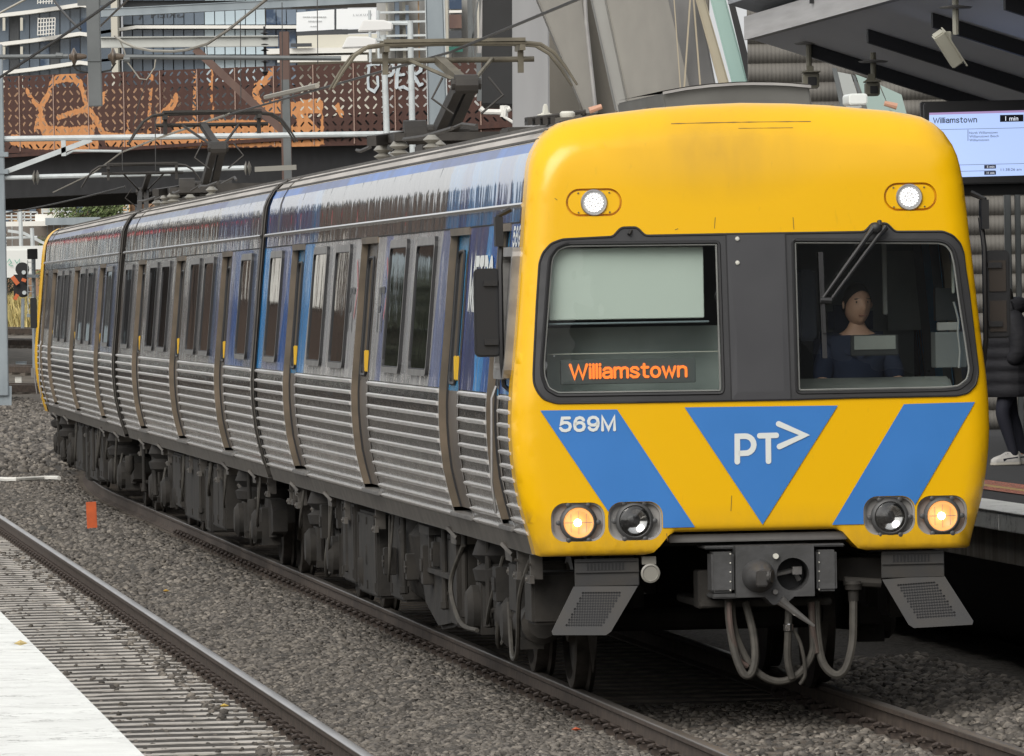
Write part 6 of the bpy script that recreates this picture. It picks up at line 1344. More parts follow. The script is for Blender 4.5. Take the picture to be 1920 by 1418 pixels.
for x, w, c in ((722, 7, 'a'), (738, 5, 'b'), (753, 9, 'a'), (782, 6, 'c'), (834, 8, 'a'), (845, 4, 'd'), (875, 10, 'b'), (893, 7, 'a')):
    b = MB(); b.box2(at(x, -60, 489), at(x + w, 120, 489.6)); obj('post', reb(b), {'a': creamw, 'b': steeld, 'c': mat('tan timber', (.42, .27, .15), rough=.7) if c == 'c' else None, 'd': mull}[c], sb_)
for y in (-6, 22, 40, 66, 92):
    b = MB(); b.box2(at(712, y, 488.2), at(800, y + 3, 488.8)); obj('scaffold_rail', reb(b), wht, sb_)
for x0, x1, y0, y1, m_ in ((842, 866, -10, 18, navyg), (842, 866, 20, 25, slabm), (842, 866, 28, 54, brown), (842, 866, 58, 84, mull), (760, 768, 10, 90, glassd), (740, 750, 0, 90, glassd), (842, 868, 88, 98, mat('teal awning', (.02, .12, .09), rough=.6))):
    b = MB(); b.box2(at(x0, y0, 488.4), at(x1, y1, 489)); obj('window', reb(b), m_, sb_)
# brick building with balconies under the bridge at the left
bk = thing('balcony_building', 'orange brown building with white balcony railings below the bridge', 'building', (at(120, 450, 420).x, 420, 0)); o_ = Vector(bk.location)
brick = mat('orange brown brick', (.36, .22, .13), (.28, .17, .105), scale=.8, rough=.85)
b = MB(); b.box2((at(-300, 0, 425).x, 425, -.5), (at(300, 0, 425).x, 450, 14)); obj('wall', reb(b), brick, bk)
for j, y in enumerate((345, 378, 412, 446)):
    for i in range(14):
        x = -40 + i * 22 + (7 if j % 2 else 0); b = MB(); b.box2(at(x, y, 424.4), at(x + 14, y + 22, 424.9)); obj('window', reb(b), random.choice([glassd, mull, creamw, mat('tan panel', (.5, .33, .17), rough=.7) if i == 0 and j == 0 else bpy.data.materials['tan panel']]), bk)
for j, (x0, x1, y) in enumerate(((10, 70, 398), (80, 140, 390), (180, 240, 378), (10, 60, 440))):
    b = MB()
    for k in range(6): b.tube([at(x0 + (x1 - x0) * k / 5, y, 418), at(x0 + (x1 - x0) * k / 5, y + 20, 418)], .05, 4)
    for k in range(4): b.tube([at(x0, y + k * 6.5, 418), at(x1, y + k * 6.5, 418)], .05, 4)
    obj('railing', reb(b), wht, bk)
pav = thing('white_canopy', 'white flat roofed canopy on posts below the brown building', 'canopy', (at(80, 420, 380).x, 380, 0)); o_ = Vector(pav.location)
b = MB(); b.box2(at(66, 402, 380), at(140, 416, 384)); b.box2(at(10, 416, 379), at(90, 424, 380)); obj('roof_slab', reb(b), slabm, pav)
b = MB(); b.box2(at(85, 409, 376), at(190, 421, 377)); obj('beam', reb(b), steel, pav)
for x in (22, 40, 60, 88, 100, 115): b = MB(); b.box2(at(x, 420, 381), at(x + 3, 500, 381.4)); obj('post', reb(b), steel if x > 50 else wht, pav)
b = MB(); b.box2(at(12, 424, 384), at(150, 470, 385)); obj('back_wall', reb(b), mat('mottled grey wall', (.15, .13, .11), (.3, .28, .26), scale=.6, rough=.8), pav)  # wall colour mottled from dark brown to grey
for i, (x, y0, y1) in enumerate(((38, 372, 470), (60, 428, 474))): b = MB(); b.tube([at(x, y0, 330), at(x + 2, y1, 330)], .09, 6); single('flag_pole', ('taller' if i == 0 else 'shorter') + ' thin white pole in front of the white canopy', 'pole', b, wht)
b = MB(); b.bar(at(15, 433, 335), at(44, 437, 335), .12, .12); b.bar(at(44, 437, 335), at(90, 460, 335), .12, .12); b.tube([at(12, 447, 335), at(70, 445, 335)], .06, 6); single('gantry_rail', 'white railing with a sloping end in front of the canopy', 'railing', b, wht)
ht = thing('hoarding_wall', 'white hoarding wall with colourful scribbles behind the signal', 'wall', (at(40, 490, 320).x, 320, 0)); o_ = Vector(ht.location)
b = MB(); b.box2(at(8, 462, 320), at(90, 505, 320.5)); b.box2(at(8, 470, 319.9), at(60, 520, 320)); obj('panel', reb(b), mat('white hoarding panel', (.68, .69, .66), rough=.7), ht)
b = MB()
for k, pts in enumerate(([(14, 492), (18, 486), (22, 493), (17, 497), (25, 499)], [(28, 488), (32, 494), (37, 486), (36, 496)])): ribbon(b, pts, 1.3, lambda x, y: at(x, y, 319.8) - o_)
obj('scribble', b, mat('green scribble', (.15, .4, .3), rough=.7), ht)
# signals and yard pieces at the far left
sg = thing('rail_signal', 'black two lens rail signal with orange arms at the far left', 'railway signal', (at(42, 620, 300).x, 300, 0)); o_ = Vector(sg.location)
b = MB(); c = at(42, 505, 300) - o_; b.lathe(c, (0, 1, 0), [(.26, 0), (.26, .06)], 20); c = at(43, 545, 300) - o_; b.lathe(c, (0, 1, 0), [(.26, .01), (.26, .07)], 20); b.bar(at(32, 515, 300.05) - o_, at(32, 555, 300.05) - o_, .25, .05, up=(0, 1, 0)); b.bar(at(45, 500, 300.02) - o_, at(45, 555, 300.02) - o_, .34, .05, up=(0, 1, 0)); obj('backboard', b, M['black'], sg)
ore = mat('orange red enamel', (.62, .15, .05), rough=.5)
for q_ in ((23, 519, 34, 533, .16), (41, 524, 49, 527, .12), (28, 562, 33, 552, .14)): b = MB(); b.bar(at(q_[0], q_[1], 299.8) - o_, at(q_[2], q_[3], 299.8) - o_, q_[4], .05, up=(0, 1, 0)); obj('signal_arm', b, ore, sg)
for q_ in ((45, 511), (46, 549)): b = MB(); b.lathe(at(*q_, 299.9) - o_, (0, -1, 0), [(.07, 0), (.08, .1)], 10); obj('lens_hood', b, wht, sg)
b = MB(); b.tube([at(43, 560, 300.1) - o_, Vector((0, 0, rise(300)))], .07, 6); obj('post', b, steel, sg)
sg = thing('signal_mast', 'pale grey ladder signal mast with a black lamp box right of the signal', 'railway signal', on_rise(64, 706)); o_ = Vector(sg.location); Ys = o_.y
b = MB(); b.tube([at(63, 480, Ys) - o_, at(65, 706, Ys) - o_], .065, 8); obj('post', b, steel, sg, smooth=True)
b = MB(); b.box2(at(51, 467, Ys - .1) - o_, at(71, 486, Ys + .1) - o_); obj('lamp_box', b, M['black'], sg, bevel=.01)
b = MB()
for y in range(492, 590, 11): b.tube([at(52, y, Ys - .1) - o_, at(63, y, Ys - .1) - o_], .015, 4)
b.tube([at(52, 488, Ys - .1) - o_, at(53, 595, Ys - .1) - o_], .018, 4); obj('ladder', b, wht, sg)
b = MB()
for y in (518, 592): b.bar(at(51, y, Ys - .15) - o_, at(73, y, Ys - .15) - o_, .1, .4, up=(0, 1, 0))
obj('platform_plate', b, steel, sg)
b = MB(); b.box2(at(58, 690, Ys - .2) - o_, at(72, 708, Ys + .3) - o_); obj('footing', b, M['concrete'], sg)
b = MB(); p_ = on_rise(40, 694); b.box((p_.x, p_.y, p_.z + .1), (.34, .3, .3)); b.box((p_.x, p_.y, p_.z + .26), (.38, .34, .03)); single('trackside_box', 'small grey trackside box on the ballast at far left', 'equipment box', b, steel, bevel=.02)
b = MB(); p_ = on_rise(35, 726); b.box((p_.x, p_.y, p_.z + .1), (.2, .2, .36)); b.box((p_.x, p_.y, p_.z + .29), (.22, .22, .03)); single('white_marker_block', 'small white block beside the siding at far left', 'marker', b, slabm, bevel=.02)
b = MB(); p_ = at(46, 573, 330); b.box2(at(43, 568, 330), at(50, 580, 330.3)); b.tube([at(46, 580, 330), at(46, 596, 330)], .06, 5); single('dwarf_signal', 'small black lamp with a lit yellow lens in the dry grass', 'railway signal', b, M['black'])
b = MB(); b.lathe(at(46.5, 573, 329.9), (0, -1, 0), [(.06, 0), (.03, .02)], 8); single('signal_lens', 'lit yellow lens on the small black lamp', 'lamp lens', b, emis('yellow lens', (1, .8, .3), 3))
# orange marker standing on the ballast, pipe
p0 = on_ground(173, 992, -.1); b = MB(); b.box((0, 0, .16), (.125, .02, .34), rz=0); b.box((0, .012, .1), (.03, .02, .4)); mk = single('track_marker', 'orange plastic marker standing on the ballast between the tracks', 'marker post', b, mat('faded orange plastic', (.62, .12, .03), (.45, .085, .025), scale=6, rough=.6), bevel=.004); mk.location = p0; mk.rotation_euler = (0.06, -.03, .05)
p0 = on_ground(-60, 904, -.1); p1 = on_ground(110, 902, -.1); b = MB(); b.tube([p0 + (p1 - p0) * t + Vector((0, .4 * math.sin(t * 9), .04)) for t in np.linspace(0, 1, 12)], .035, 6); single('white_conduit', 'thin white conduit lying across the ballast at the left', 'pipe', b, slabm, smooth=True)
for k, (x, y, c) in enumerate(((311, 1114, (.6, .35, .05)), (420, 1332, (.65, .45, .08)), (1080, 1377, (.55, .12, .05)), (38, 1219, (.55, .42, .18)))):
    p_ = on_ground(x, y, -.15 if k != 3 else 1.09); b = MB(); b.add([(p_.x - .03, p_.y, p_.z + .03), (p_.x, p_.y - .02, p_.z + .035), (p_.x + .035, p_.y, p_.z + .03), (p_.x, p_.y + .025, p_.z + .045), (p_.x, p_.y, p_.z + .02)], [(0, 1, 3), (1, 2, 3), (0, 1, 4), (1, 2, 4), (2, 3, 4), (3, 0, 4)]); single('fallen_leaf', ('yellow leaf on the ballast left of the empty rail', 'yellow leaf among the pale sleepers', 'red scrap on the ballast below the train', 'dry leaf on the white platform edge')[k], 'leaf', b, mat('litter colour', c, rough=.7))
# dry grass, bushes
def tuft(name, label, cat, c, w, h, n, m, lean=.35, group=None, kind=None, thick=.06):
    b = MB()
    for i in range(n):
        x = random.gauss(0, w * .4); y = random.gauss(0, w * .5); hh = h * random.uniform(.5, 1) * max(.3, 1 - (x / w) ** 2); l = random.uniform(-lean, lean) * h; k = thick * random.uniform(.6, 1.3)
        b.add([(c.x + x - k, c.y + y, c.z), (c.x + x + k, c.y + y, c.z), (c.x + x + l * .4 + k * .5, c.y + y + .05, c.z + hh * .6), (c.x + x + l, c.y + y, c.z + hh)], [(0, 1, 2), (0, 2, 3)])
    o = obj(name, b, m, flipfix=False); return tag(o, label, cat, group, kind)
tuft('grass', 'dry yellow grass mound at the foot of the signal, upper', None, on_rise(40, 584), 1.6, .85, 900, M['grass'], kind='stuff', thick=.03)
tuft('grass', 'dry yellow grass mound at the foot of the signal, lower', None, on_rise(42, 614), 1.6, .85, 900, M['grass'], kind='stuff', thick=.03)
def bush(label, c, w, h, d, n, m, size, trunk=True, group='shrubs behind the yard'):
    t = thing('shrub', label, 'shrub', c, group=group); b = MB()
    for i in range(n):
        a_, r_ = random.uniform(0, 6.28), math.sqrt(random.random()); zz = random.random(); k = (1 - (2 * zz - 1) ** 2) ** .5 * .8 + .2
        p = Vector((math.cos(a_) * r_ * w / 2 * k * random.uniform(.8, 1.1), math.sin(a_) * r_ * d / 2 * k, h * (.15 + .85 * zz) * random.uniform(.85, 1.05)))
        n_ = Vector((random.gauss(0, 1), random.gauss(0, 1), random.gauss(.5, 1))).normalized(); u_ = n_.orthogonal().normalized() * size * random.uniform(.6, 1.3); v_ = n_.cross(u_) * random.uniform(.4, .8)
        b.add([p - u_, p - v_ * .6, p + u_, p + v_ * .6], [(0, 1, 2, 3)])
    obj('foliage', b, m, t, flipfix=False)
    b = MB()
    for k in range(4): b.tube([(0, 0, 0), (random.uniform(-.3, .3) * w, 0, h * .6)], [.06, .02], 5)
    obj('stem', b, M['doorlow'], t)
c = at(160, 405, 378); bush('pale green shrub on top of the white canopy behind the train roof, larger', c - Vector((0, 0, .6)), 3.4, 1.6, 2, 1500, M['leaf'], .12); c = at(200, 398, 378); bush('pale green shrub on the canopy beside the pantograph, smaller', c - Vector((0, 0, .5)), 2.0, 1.4, 2, 900, M['leaf'], .12)
c = at(84, 470, 350); bush('green shrub behind the far cab edge of the train', Vector((c.x, 350, c.z - 2.0)), 1.0, 2.6, 1, 800, M['leaf'], .08); c = at(16, 560, 326); bush('dark green shrub under the white hoarding', Vector((c.x, 326, c.z - .1)), .9, 1.2, 1, 500, M['leafdark'], .08)
# unseen buildings and trees added at the left for the carriage sides to mirror
dkf = mat('dark grey facade', (.05, .05, .052), (.03, .03, .032), scale=.4, rough=.7); brick2 = mat('dark brown brick', (.075, .05, .036), (.05, .035, .028), scale=.6, rough=.85)
for k, (x0, x1, y, h, m_) in enumerate(((-45, -33, 205, 8.2, dkf), (-62, -46, 200, 9, brick2), (-110, -64, 215, 9, glassd), (-190, -115, 240, 12, dkf), (-32, -24.5, 210, 8.8, brick2), (-24, -16.6, 214, 7.8, dkf))):
    t = thing('reflected_building', 'unseen building added left of the view for reflections, %s' % ('dark grey and second from the bridge', 'broad brown brick', 'long dark glass', 'largest and dark grey', 'narrow brown brick', 'dark grey and nearest the frame')[k], 'building', ((x0 + x1) / 2, y, 0))
    o_ = Vector(t.location); b = MB(); b.box2((x0, y, -.4), (x1, y + 14, h)); obj('wall', reb(b), m_, t)
    b = MB(); b.box2((x0 - .5, y - .5, h), (x1 + .5, y + 14.5, h + .5)); obj('roof', reb(b), slabm if k % 2 else mull, t)
    for j in range(int(h / 3.4)):
        x = x0 + 1
        while x < x1 - 2: b = MB(); b.box2((x, y - .12, 1 + j * 3.4), (x + 1.8, y + .05, 3 + j * 3.4)); obj('window', reb(b), (slabm, glassd, mull, glassl)[int(x * 7) % 4], t); x += 2.9
for k, (x, y, h) in enumerate(((-27, 190, 6), (-38, 186, 5), (-52, 180, 7))):
    bush('unseen tree added left of the yard for reflections, %s' % ('middle height and nearest the bridge', 'shortest', 'tallest and farthest left')[k], Vector((x, y, rise(y))), h * .6, h, h * .5, 1800, M['leafdark'], .28, group='added trees left of the yard')

b = MB(); b.box2((-19.8, 197, 6.0), (-17.6, 197.3, 6.5)); rh = single('added_red_hoarding', 'small red hoarding added out of view so the carriage sides mirror red', 'hoarding', b, mat('red enamel board', (.62, .02, .035), (.5, .02, .03), scale=.6, rough=.5))  # unseen board added for the red reflections on the carriages
b = MB()
for x in (-19.6, -18.0): b.box2((x, 197.35, -.4), (x + .2, 197.5, 6.5))
tag(obj('support_post', b, steeld, rh), kind='stuff')

# behind the viewer: unseen hall and portal added for windscreen and paint reflections
t = thing('reflected_hall', 'unseen dark hall added behind the viewer for reflections', 'building', (10, -150, 0)); o_ = Vector(t.location)
b = MB(); b.box2((-70, -165, -.4), (34, -150, 5)); b.box2((34.2, -170, -.4), (110, -150, 34)); obj('wall', reb(b), dkf, t); b = MB(); b.box2((-72, -166, 5), (34, -149, 5.5)); obj('roof', reb(b), slabm, t)
for k in range(20): b = MB(); b.box2((-66 + k * 7.6, -149.9, 1.5), (-62 + k * 7.6, -149.7, 4.2)); obj('window', reb(b), glassl if k % 3 else slabm, t)
t = thing('reflected_portal', 'unseen steel portal added behind the viewer for reflections', 'portal', (4, -42, 0)); o_ = Vector(t.location)
for x in (-6.5, 13): b = MB(); b.bar((x, -42, -.3), (x, -42, 10), .35, .35); obj('portal_post', reb(b), steel, t)
b = MB(); b.bar((-7, -42, 9.2), (13.5, -42, 9.2), .5, .4, up=(0, 1, 0)); obj('beam', reb(b), steel, t)
for k, x in enumerate((0.2, 6.3)):
    b = MB(); b.bar((x, -42, 9), (x, -42, 5.6), .16, .16); b.tube([(x, -42, 5.9), (x + 1.6, -42, 5.4), (x + 2.2, -42, 5.1)], .05, 6); obj('drop_arm', reb(b), steeld, t)
# ------------------------------------------------------------------ concrete viaduct piers right of the train
def slab(name, label, cat, pts, Y, th, m, group=None, bevel=.02, parent=None):
    f_ = [at(x, y, Y) for x, y in pts]; n = len(f_); o_ = Vector((f_[0].x, Y, 0)) if parent is None else Vector(parent.location)
    v = [p - o_ for p in f_] + [p + Vector((0, th, 0)) - o_ for p in f_]
    b = MB().add(v, [tuple(range(n)), tuple(range(2 * n - 1, n - 1, -1))] + [(i, n + i, n + (i + 1) % n, (i + 1) % n) for i in range(n)])
    o = obj(name, b, m, parent, bevel=bevel)
    if parent is None: o.location = o_; tag(o, label, cat, group)
    return o
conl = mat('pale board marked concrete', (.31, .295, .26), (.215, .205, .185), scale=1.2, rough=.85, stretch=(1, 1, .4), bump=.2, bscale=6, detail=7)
cond = mat('shaded brown grey concrete', (.17, .155, .13), (.13, .12, .10), scale=1.4, rough=.85, stretch=(1, 1, .3), bump=.2, bscale=6)  # darker copy of the pier concrete, shade painted into its colour
coln = mat('smooth light grey column', (.33, .33, .33), (.28, .28, .28), scale=1.5, rough=.7, stretch=(1, 1, .2))
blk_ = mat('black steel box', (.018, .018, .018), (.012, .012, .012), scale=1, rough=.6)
slab('steel_box_girder', 'black steel box beside the pale grey column', 'girder', [(905, -60), (972, -60), (972, 198), (903, 196)], 142, 3, blk_)
slab('concrete_column', 'light grey upright concrete column behind the train roof', 'column', [(960, -60), (1029, -60), (1031, 262), (961, 262)], 130, 1.0, coln)
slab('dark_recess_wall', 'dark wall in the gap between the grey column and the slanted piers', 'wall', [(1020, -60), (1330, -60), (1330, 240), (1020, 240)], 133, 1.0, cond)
t = thing('slanted_pier', 'slanted brown grey concrete pier next to the upright column', 'pier', (at(1050, 0, 112).x, 112, 0)); 
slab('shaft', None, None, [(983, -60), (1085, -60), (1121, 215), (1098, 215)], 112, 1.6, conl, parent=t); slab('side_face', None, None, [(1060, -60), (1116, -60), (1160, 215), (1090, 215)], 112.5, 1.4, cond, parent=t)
b = MB(); b.tube([at(1095, -40, 111.7) - Vector(t.location), at(1099, 40, 111.7) - Vector(t.location), at(1117, 210, 111.7) - Vector(t.location)], .028, 6); obj('down_pipe', b, M['lampgrey'], t)
t = thing('slanted_pier', 'wide pale slanted concrete pier directly above the yellow cab roof', 'pier', (at(1200, 0, 104).x, 104, 0))
slab('shaft', None, None, [(1124, -60), (1240, -60), (1308, 215), (1182, 215)], 104, 1.8, conl, parent=t); slab('edge_face', None, None, [(1098, -60), (1123.5, -60), (1181.5, 215), (1159, 215)], 104.05, 1.7, mat('grey concrete edge', (.33, .325, .30), (.27, .265, .245), scale=1.5, rough=.85, stretch=(1, 1, .4)), parent=t)
t = thing('glazed_stair_screen', 'slanted glazed screen with tan mullions beside the wide pier', 'glazed screen', (at(1300, 0, 98).x, 98, 0))
slab('grey_glass', None, None, [(1238, -60), (1300, -60), (1350, 200), (1302, 200)], 98.2, .06, mat('dull grey glass', (.19, .185, .18), (.15, .15, .148), scale=1, rough=.2), parent=t)
for x0, x1, w in ((1262, 1275, 2), (1293, 1281, 3), (1298, 1312, 3)): slab('thin_mullion', None, None, [(x0, -10), (x0 + w, -10), (x1 + w, 170), (x1, 170)], 98.0, .06, mat('tan mullion', (.42, .36, .26), rough=.6) if x0 == 1262 else bpy.data.materials['tan mullion'], parent=t, bevel=0)
slab('frame_post', None, None, [(1288, -60), (1305, -60), (1374, 180), (1354, 180)], 97.4, .2, mat('beige frame post', (.42, .37, .27), (.36, .32, .24), scale=2, rough=.6), parent=t)
slab('pale_green_glass', None, None, [(1316, -60), (1345, -60), (1409, 180), (1378, 180)], 97.2, .05, mat('pale green glass panel', (.30, .44, .40), (.34, .48, .43), scale=.8, rough=.25), parent=t)
slab('black_edge', None, None, [(1350, -60), (1360, -60), (1418, 165), (1404, 165)], 97.0, .1, blk_, parent=t, bevel=0)
t = thing('steel_trestle', 'narrow grey steel trestle left of the black box', 'trestle', (at(890, 0, 150).x, 150, 0))
for pts in ([(904, -20), (916, -20), (902, 100), (896, 100)], [(880, -20), (884, -20), (890, 110), (886, 110)], [(898, -20), (901, -20), (886, 80), (884, 80)], [(893, 100), (902, 100), (904, 190), (894, 190)]): slab('member', None, None, pts, 149, .2, steeld if pts[0][0] != 904 else M['lampgrey'], parent=t, bevel=0)
b = MB(); b.tube([at(900, 203, 140), at(908, 210, 140), at(945, 211, 140), at(957, 203, 140)], .05, 8); b.lathe(at(945, 211, 140), (0, 0, 1), [(.07, -.08), (.07, .12)], 8); b.tube([at(948, 205, 139.9), at(946, 220, 139.9), at(962, 230, 139.9)], .03, 6); single('white_pipe', 'white bent pipe end in front of the black box', 'pipe', b, slabm, smooth=True)
# ribbed wall of stacked convex bands
def ribmat():
    m = mat('fine ribbed grey wall', (.17, .16, .14), (.12, .112, .10), scale=1.5, rough=.8); n = m.node_tree.nodes; L = m.node_tree.links
    w = n.new('ShaderNodeTexWave'); w.bands_direction = 'X'; w.inputs['Scale'].default_value = 7; w.inputs['Distortion'].default_value = .1; tc = n.new('ShaderNodeTexCoord'); L.new(tc.outputs['Object'], w.inputs['Vector'])
    bu = n.new('ShaderNodeBump'); bu.inputs['Strength'].default_value = .35; bu.inputs['Distance'].default_value = .015; L.new(w.outputs['Fac'], bu.inputs['Height']); L.new(bu.outputs[0], n['Principled BSDF'].inputs['Normal']); return m
Yw = 88; o_ = Vector((at(1400, 0, Yw).x, Yw, 0)); wl = thing('ribbed_wall', 'grey wall of stacked rounded bands with fine ribs behind the canopy', 'wall', o_); rbm = ribmat(); src = None
zz0 = at(1500, 100, Yw).z; pitch_ = 36.5 * Yw / FOC; k0 = int((zz0 - 1.09) / pitch_); Lw = at(1990, 0, Yw).x - o_.x
for k in range(-k0, 3):
    if src is None:
        b = MB(); rows = [[(x, -.075 * math.sin(math.pi * (j / 8)) ** .7, -pitch_ * (.5 - j / 8)) for j in range(9)] for x in np.linspace(0, Lw, 2)]; b.grid(rows); b.box2((0, .0, -pitch_ / 2), (Lw, .1, pitch_ / 2 - .004)); src = obj('wall_band', b, rbm, wl, smooth=True, auto=60); src.location = (0, 0, zz0 + k * pitch_)
    else: inst(src, wl, Matrix.Translation((0, 0, zz0 + k * pitch_)))
t = thing('glazed_panel_row', 'leaning pale glazed panels half hidden under the canopy', 'glazed screen', (at(1620, 0, 86.5).x, 86.5, 0))
for pts, m_ in (([(1560, 128), (1568, 128), (1588, 215), (1578, 215)], steeld), ([(1570, 135), (1595, 140), (1620, 215), (1590, 215)], mat('milky glass', (.42, .44, .42), rough=.3)), ([(1597, 140), (1603, 143), (1628, 215), (1622, 215)], steeld), ([(1604, 140), (1645, 155), (1672, 215), (1630, 215)], mat('milky green glass', (.36, .46, .42), rough=.3)), ([(1650, 160), (1690, 178), (1700, 215), (1672, 215)], bpy.data.materials['milky green glass'])): slab('panel', None, None, pts, 86.5, .05, m_, parent=t, bevel=0)
b = MB()
for x, w in ((1880, 12), (1900, 10)):
    p0 = at(x, 200, 84); p1 = at(x + w, 200, 84); b.box2((p0.x, 84, 1.09), (p1.x, 84.15, 5))
single('steel_posts', 'pair of dark grey steel posts at the right edge behind the passenger', 'post', b, steeld, bevel=.01)
# ------------------------------------------------------------------ canopy on the far platform
cand = Vector((-.0913, .9958, 0)); cann = Vector((.9958, .0913, 0)); CA = Vector((2.44, 82, 5.23))
def cp(t, o, dz=0.0): return CA + cand * t + cann * o + Vector((0, 0, dz - (.33 * max(0, o - .1))))
soff = mat('grey painted canopy soffit', (.78, .78, .79), (.70, .70, .71), scale=.8, rough=.5, stretch=(1, .3, 1)); fasc = mat('brushed grey canopy fascia', (.52, .51, .50), (.42, .41, .40), scale=3, rough=.45, stretch=(1, .2, 6)); beamd = mat('navy black beam', (.016, .017, .022), rough=.6); rooft = mat('ribbed roof sheet', (.33, .35, .38), (.27, .29, .31), scale=2, rough=.4, metal=.3)
cn = thing('platform_canopy', 'grey butterfly canopy with dark beams over the far platform', 'canopy', CA); oc = CA
b = MB(); b.add([cp(t, o, .0) - oc for t, o in ((0, .1), (-24, .1), (-24, 6), (0, 6))] + [cp(t, o, .22) - oc for t, o in ((0, .1), (-24, .1), (-24, 6), (0, 6))], [(0, 1, 2, 3), (4, 5, 6, 7), (0, 3, 7, 4), (2, 3, 7, 6)]); obj('soffit', b, soff, cn)
b = MB(); b.add([p - oc for p in (cp(.35, -.12, .42), cp(-60, -.12, .42), cp(-60, 6, .5), cp(.35, 6, .5), cp(.35, -.12, .38), cp(-60, -.12, .38), cp(-60, 6, .46), cp(.35, 6, .46))], [(0, 1, 2, 3), (4, 5, 6, 7), (0, 1, 5, 4), (0, 3, 7, 4)])
obj('roof_sheet', b, rooft, cn)
b = MB()
for k in range(30):
    t_ = -k * .8; b.bar(cp(t_, -.1, .44) - oc, cp(t_, 6, .52) - oc, .05, .04)
obj('roof_rib', b, rooft, cn)
b = MB(); b.add([p - oc for p in (cp(0, 0, 0), cp(-60, 0, 0), cp(-60, .1, 0), cp(0, .1, 0), cp(0, 0, .24), cp(-60, 0, .24), cp(-60, .1, .24), cp(0, .1, .24))], [(0, 1, 2, 3), (4, 5, 6, 7), (0, 1, 5, 4), (1, 2, 6, 5), (2, 3, 7, 6), (3, 0, 4, 7)]); obj('fascia', b, fasc, cn)
b = MB()
for dz in (.06, .16): b.box(cp(0.02, .04, dz) - oc, (.05, .05, .05))
for t_ in (-5.5, -10.5): b.box(cp(t_, -.01, .2) - oc, (.05, .12, .06))
obj('drain_bracket', b, M['black'], cn)
for k in range(8):
    t_ = -1.9 - 4.25 * k; b = MB(); q = [(o, dz) for o, dz in ((.42, -.002), (6, -.002), (6, -.16), (.42, -.13))]
    b.add([cp(t_, o, dz) - oc for o, dz in q] + [cp(t_ - .12, o, dz) - oc for o, dz in q], [(0, 1, 2, 3), (7, 6, 5, 4), (0, 1, 5, 4), (1, 2, 6, 5), (2, 3, 7, 6), (3, 0, 4, 7)]); obj('beam', b, beamd, cn)
b = MB(); b.add([p - oc for p in (cp(1, 4.2, 0), cp(-60, 4.2, 0), cp(-60, 4.2, -3.2), cp(1, 4.2, -3.2))], [(0, 1, 2, 3)]); obj('back_wall', b, blk_, cn)  # black sheet paints the deep shade under the canopy
# cameras
creamc = mat('cream camera housing', (.46, .45, .37), (.40, .39, .32), scale=4, rough=.5); creamd = mat('dusty camera housing', (.24, .225, .17), (.19, .18, .14), scale=5, rough=.6)
def camera_unit(label, base, body, ang, Y, L_, w, m, front):
    o_ = at(*base, Y); t = thing('security_camera', label, 'security camera', o_, group='security cameras under the canopy')
    pv = at(*body, Y) - o_; b = MB(); b.tube([(0, 0, .1), (0, 0, pv.z + .12)], .028, 8); obj('drop_pole', b, m, t, smooth=True)
    b = MB(); b.lathe((0, 0, .0), (0, 0, 1), [(.13, 0), (.15, .015), (.05, .03)], 14); obj('ceiling_plate', b, M['lampgrey'], t, smooth=True)
    b = MB(); b.box(pv + Vector((.0, 0, .1)), (.07, .08, .1)); b.tube([pv + Vector((-.03, -.05, .08)), pv + Vector((-.03, .05, .08))], .03, 8); obj('pivot', b, m, t, bevel=.006)
    b = MB()
    if front:
        b.box(pv + Vector((0, -.1, 0)), (w * 1.15, .34, w * 1.1)); bd = obj('housing', b, m, t, bevel=.012); b = MB(); b.box(pv + Vector((0.01, -.275, -.01)), (w * .62, .02, w * .6)); obj('window', b, M['black'], bd, bevel=.004)
        b = MB(); b.box(pv + Vector((0, -.13, w * .6)), (w * 1.3, .44, .012)); obj('sun_hood', b, m, bd)
    else:
        Rm = Matrix.Rotation(R_(ang), 3, 'Y') @ Matrix.Rotation(R_(20), 3, 'Z'); b.box(pv, (L_, w, w * .9), M=Rm); bd = obj('housing', b, m, t, bevel=.012)
        b = MB(); b.box(pv + Rm @ Vector((.02, 0, w * .5)), (L_ * 1.1, w * 1.2, .012), M=Rm); obj('sun_hood', b, m, bd)
        b = MB(); b.box(pv + Rm @ Vector((L_ / 2 + .003, 0, 0)), (.006, w * .7, w * .6), M=Rm); obj('window', b, M['black'], bd)
camera_unit('box camera facing the viewer, nearest the left end of the canopy', (1516, 84), (1519, 152), 0, 80, .3, .14, creamd, True)
camera_unit('dim box camera seen below the second dark beam, above the yellow roof', (1637, 118), (1634, 168), 0, 78, .3, .12, creamd, True)
camera_unit('large cream camera tilted steeply on its pole at the right of the canopy', (1791, 17), (1776, 92), 57, 69, .34, .12, creamc, False)
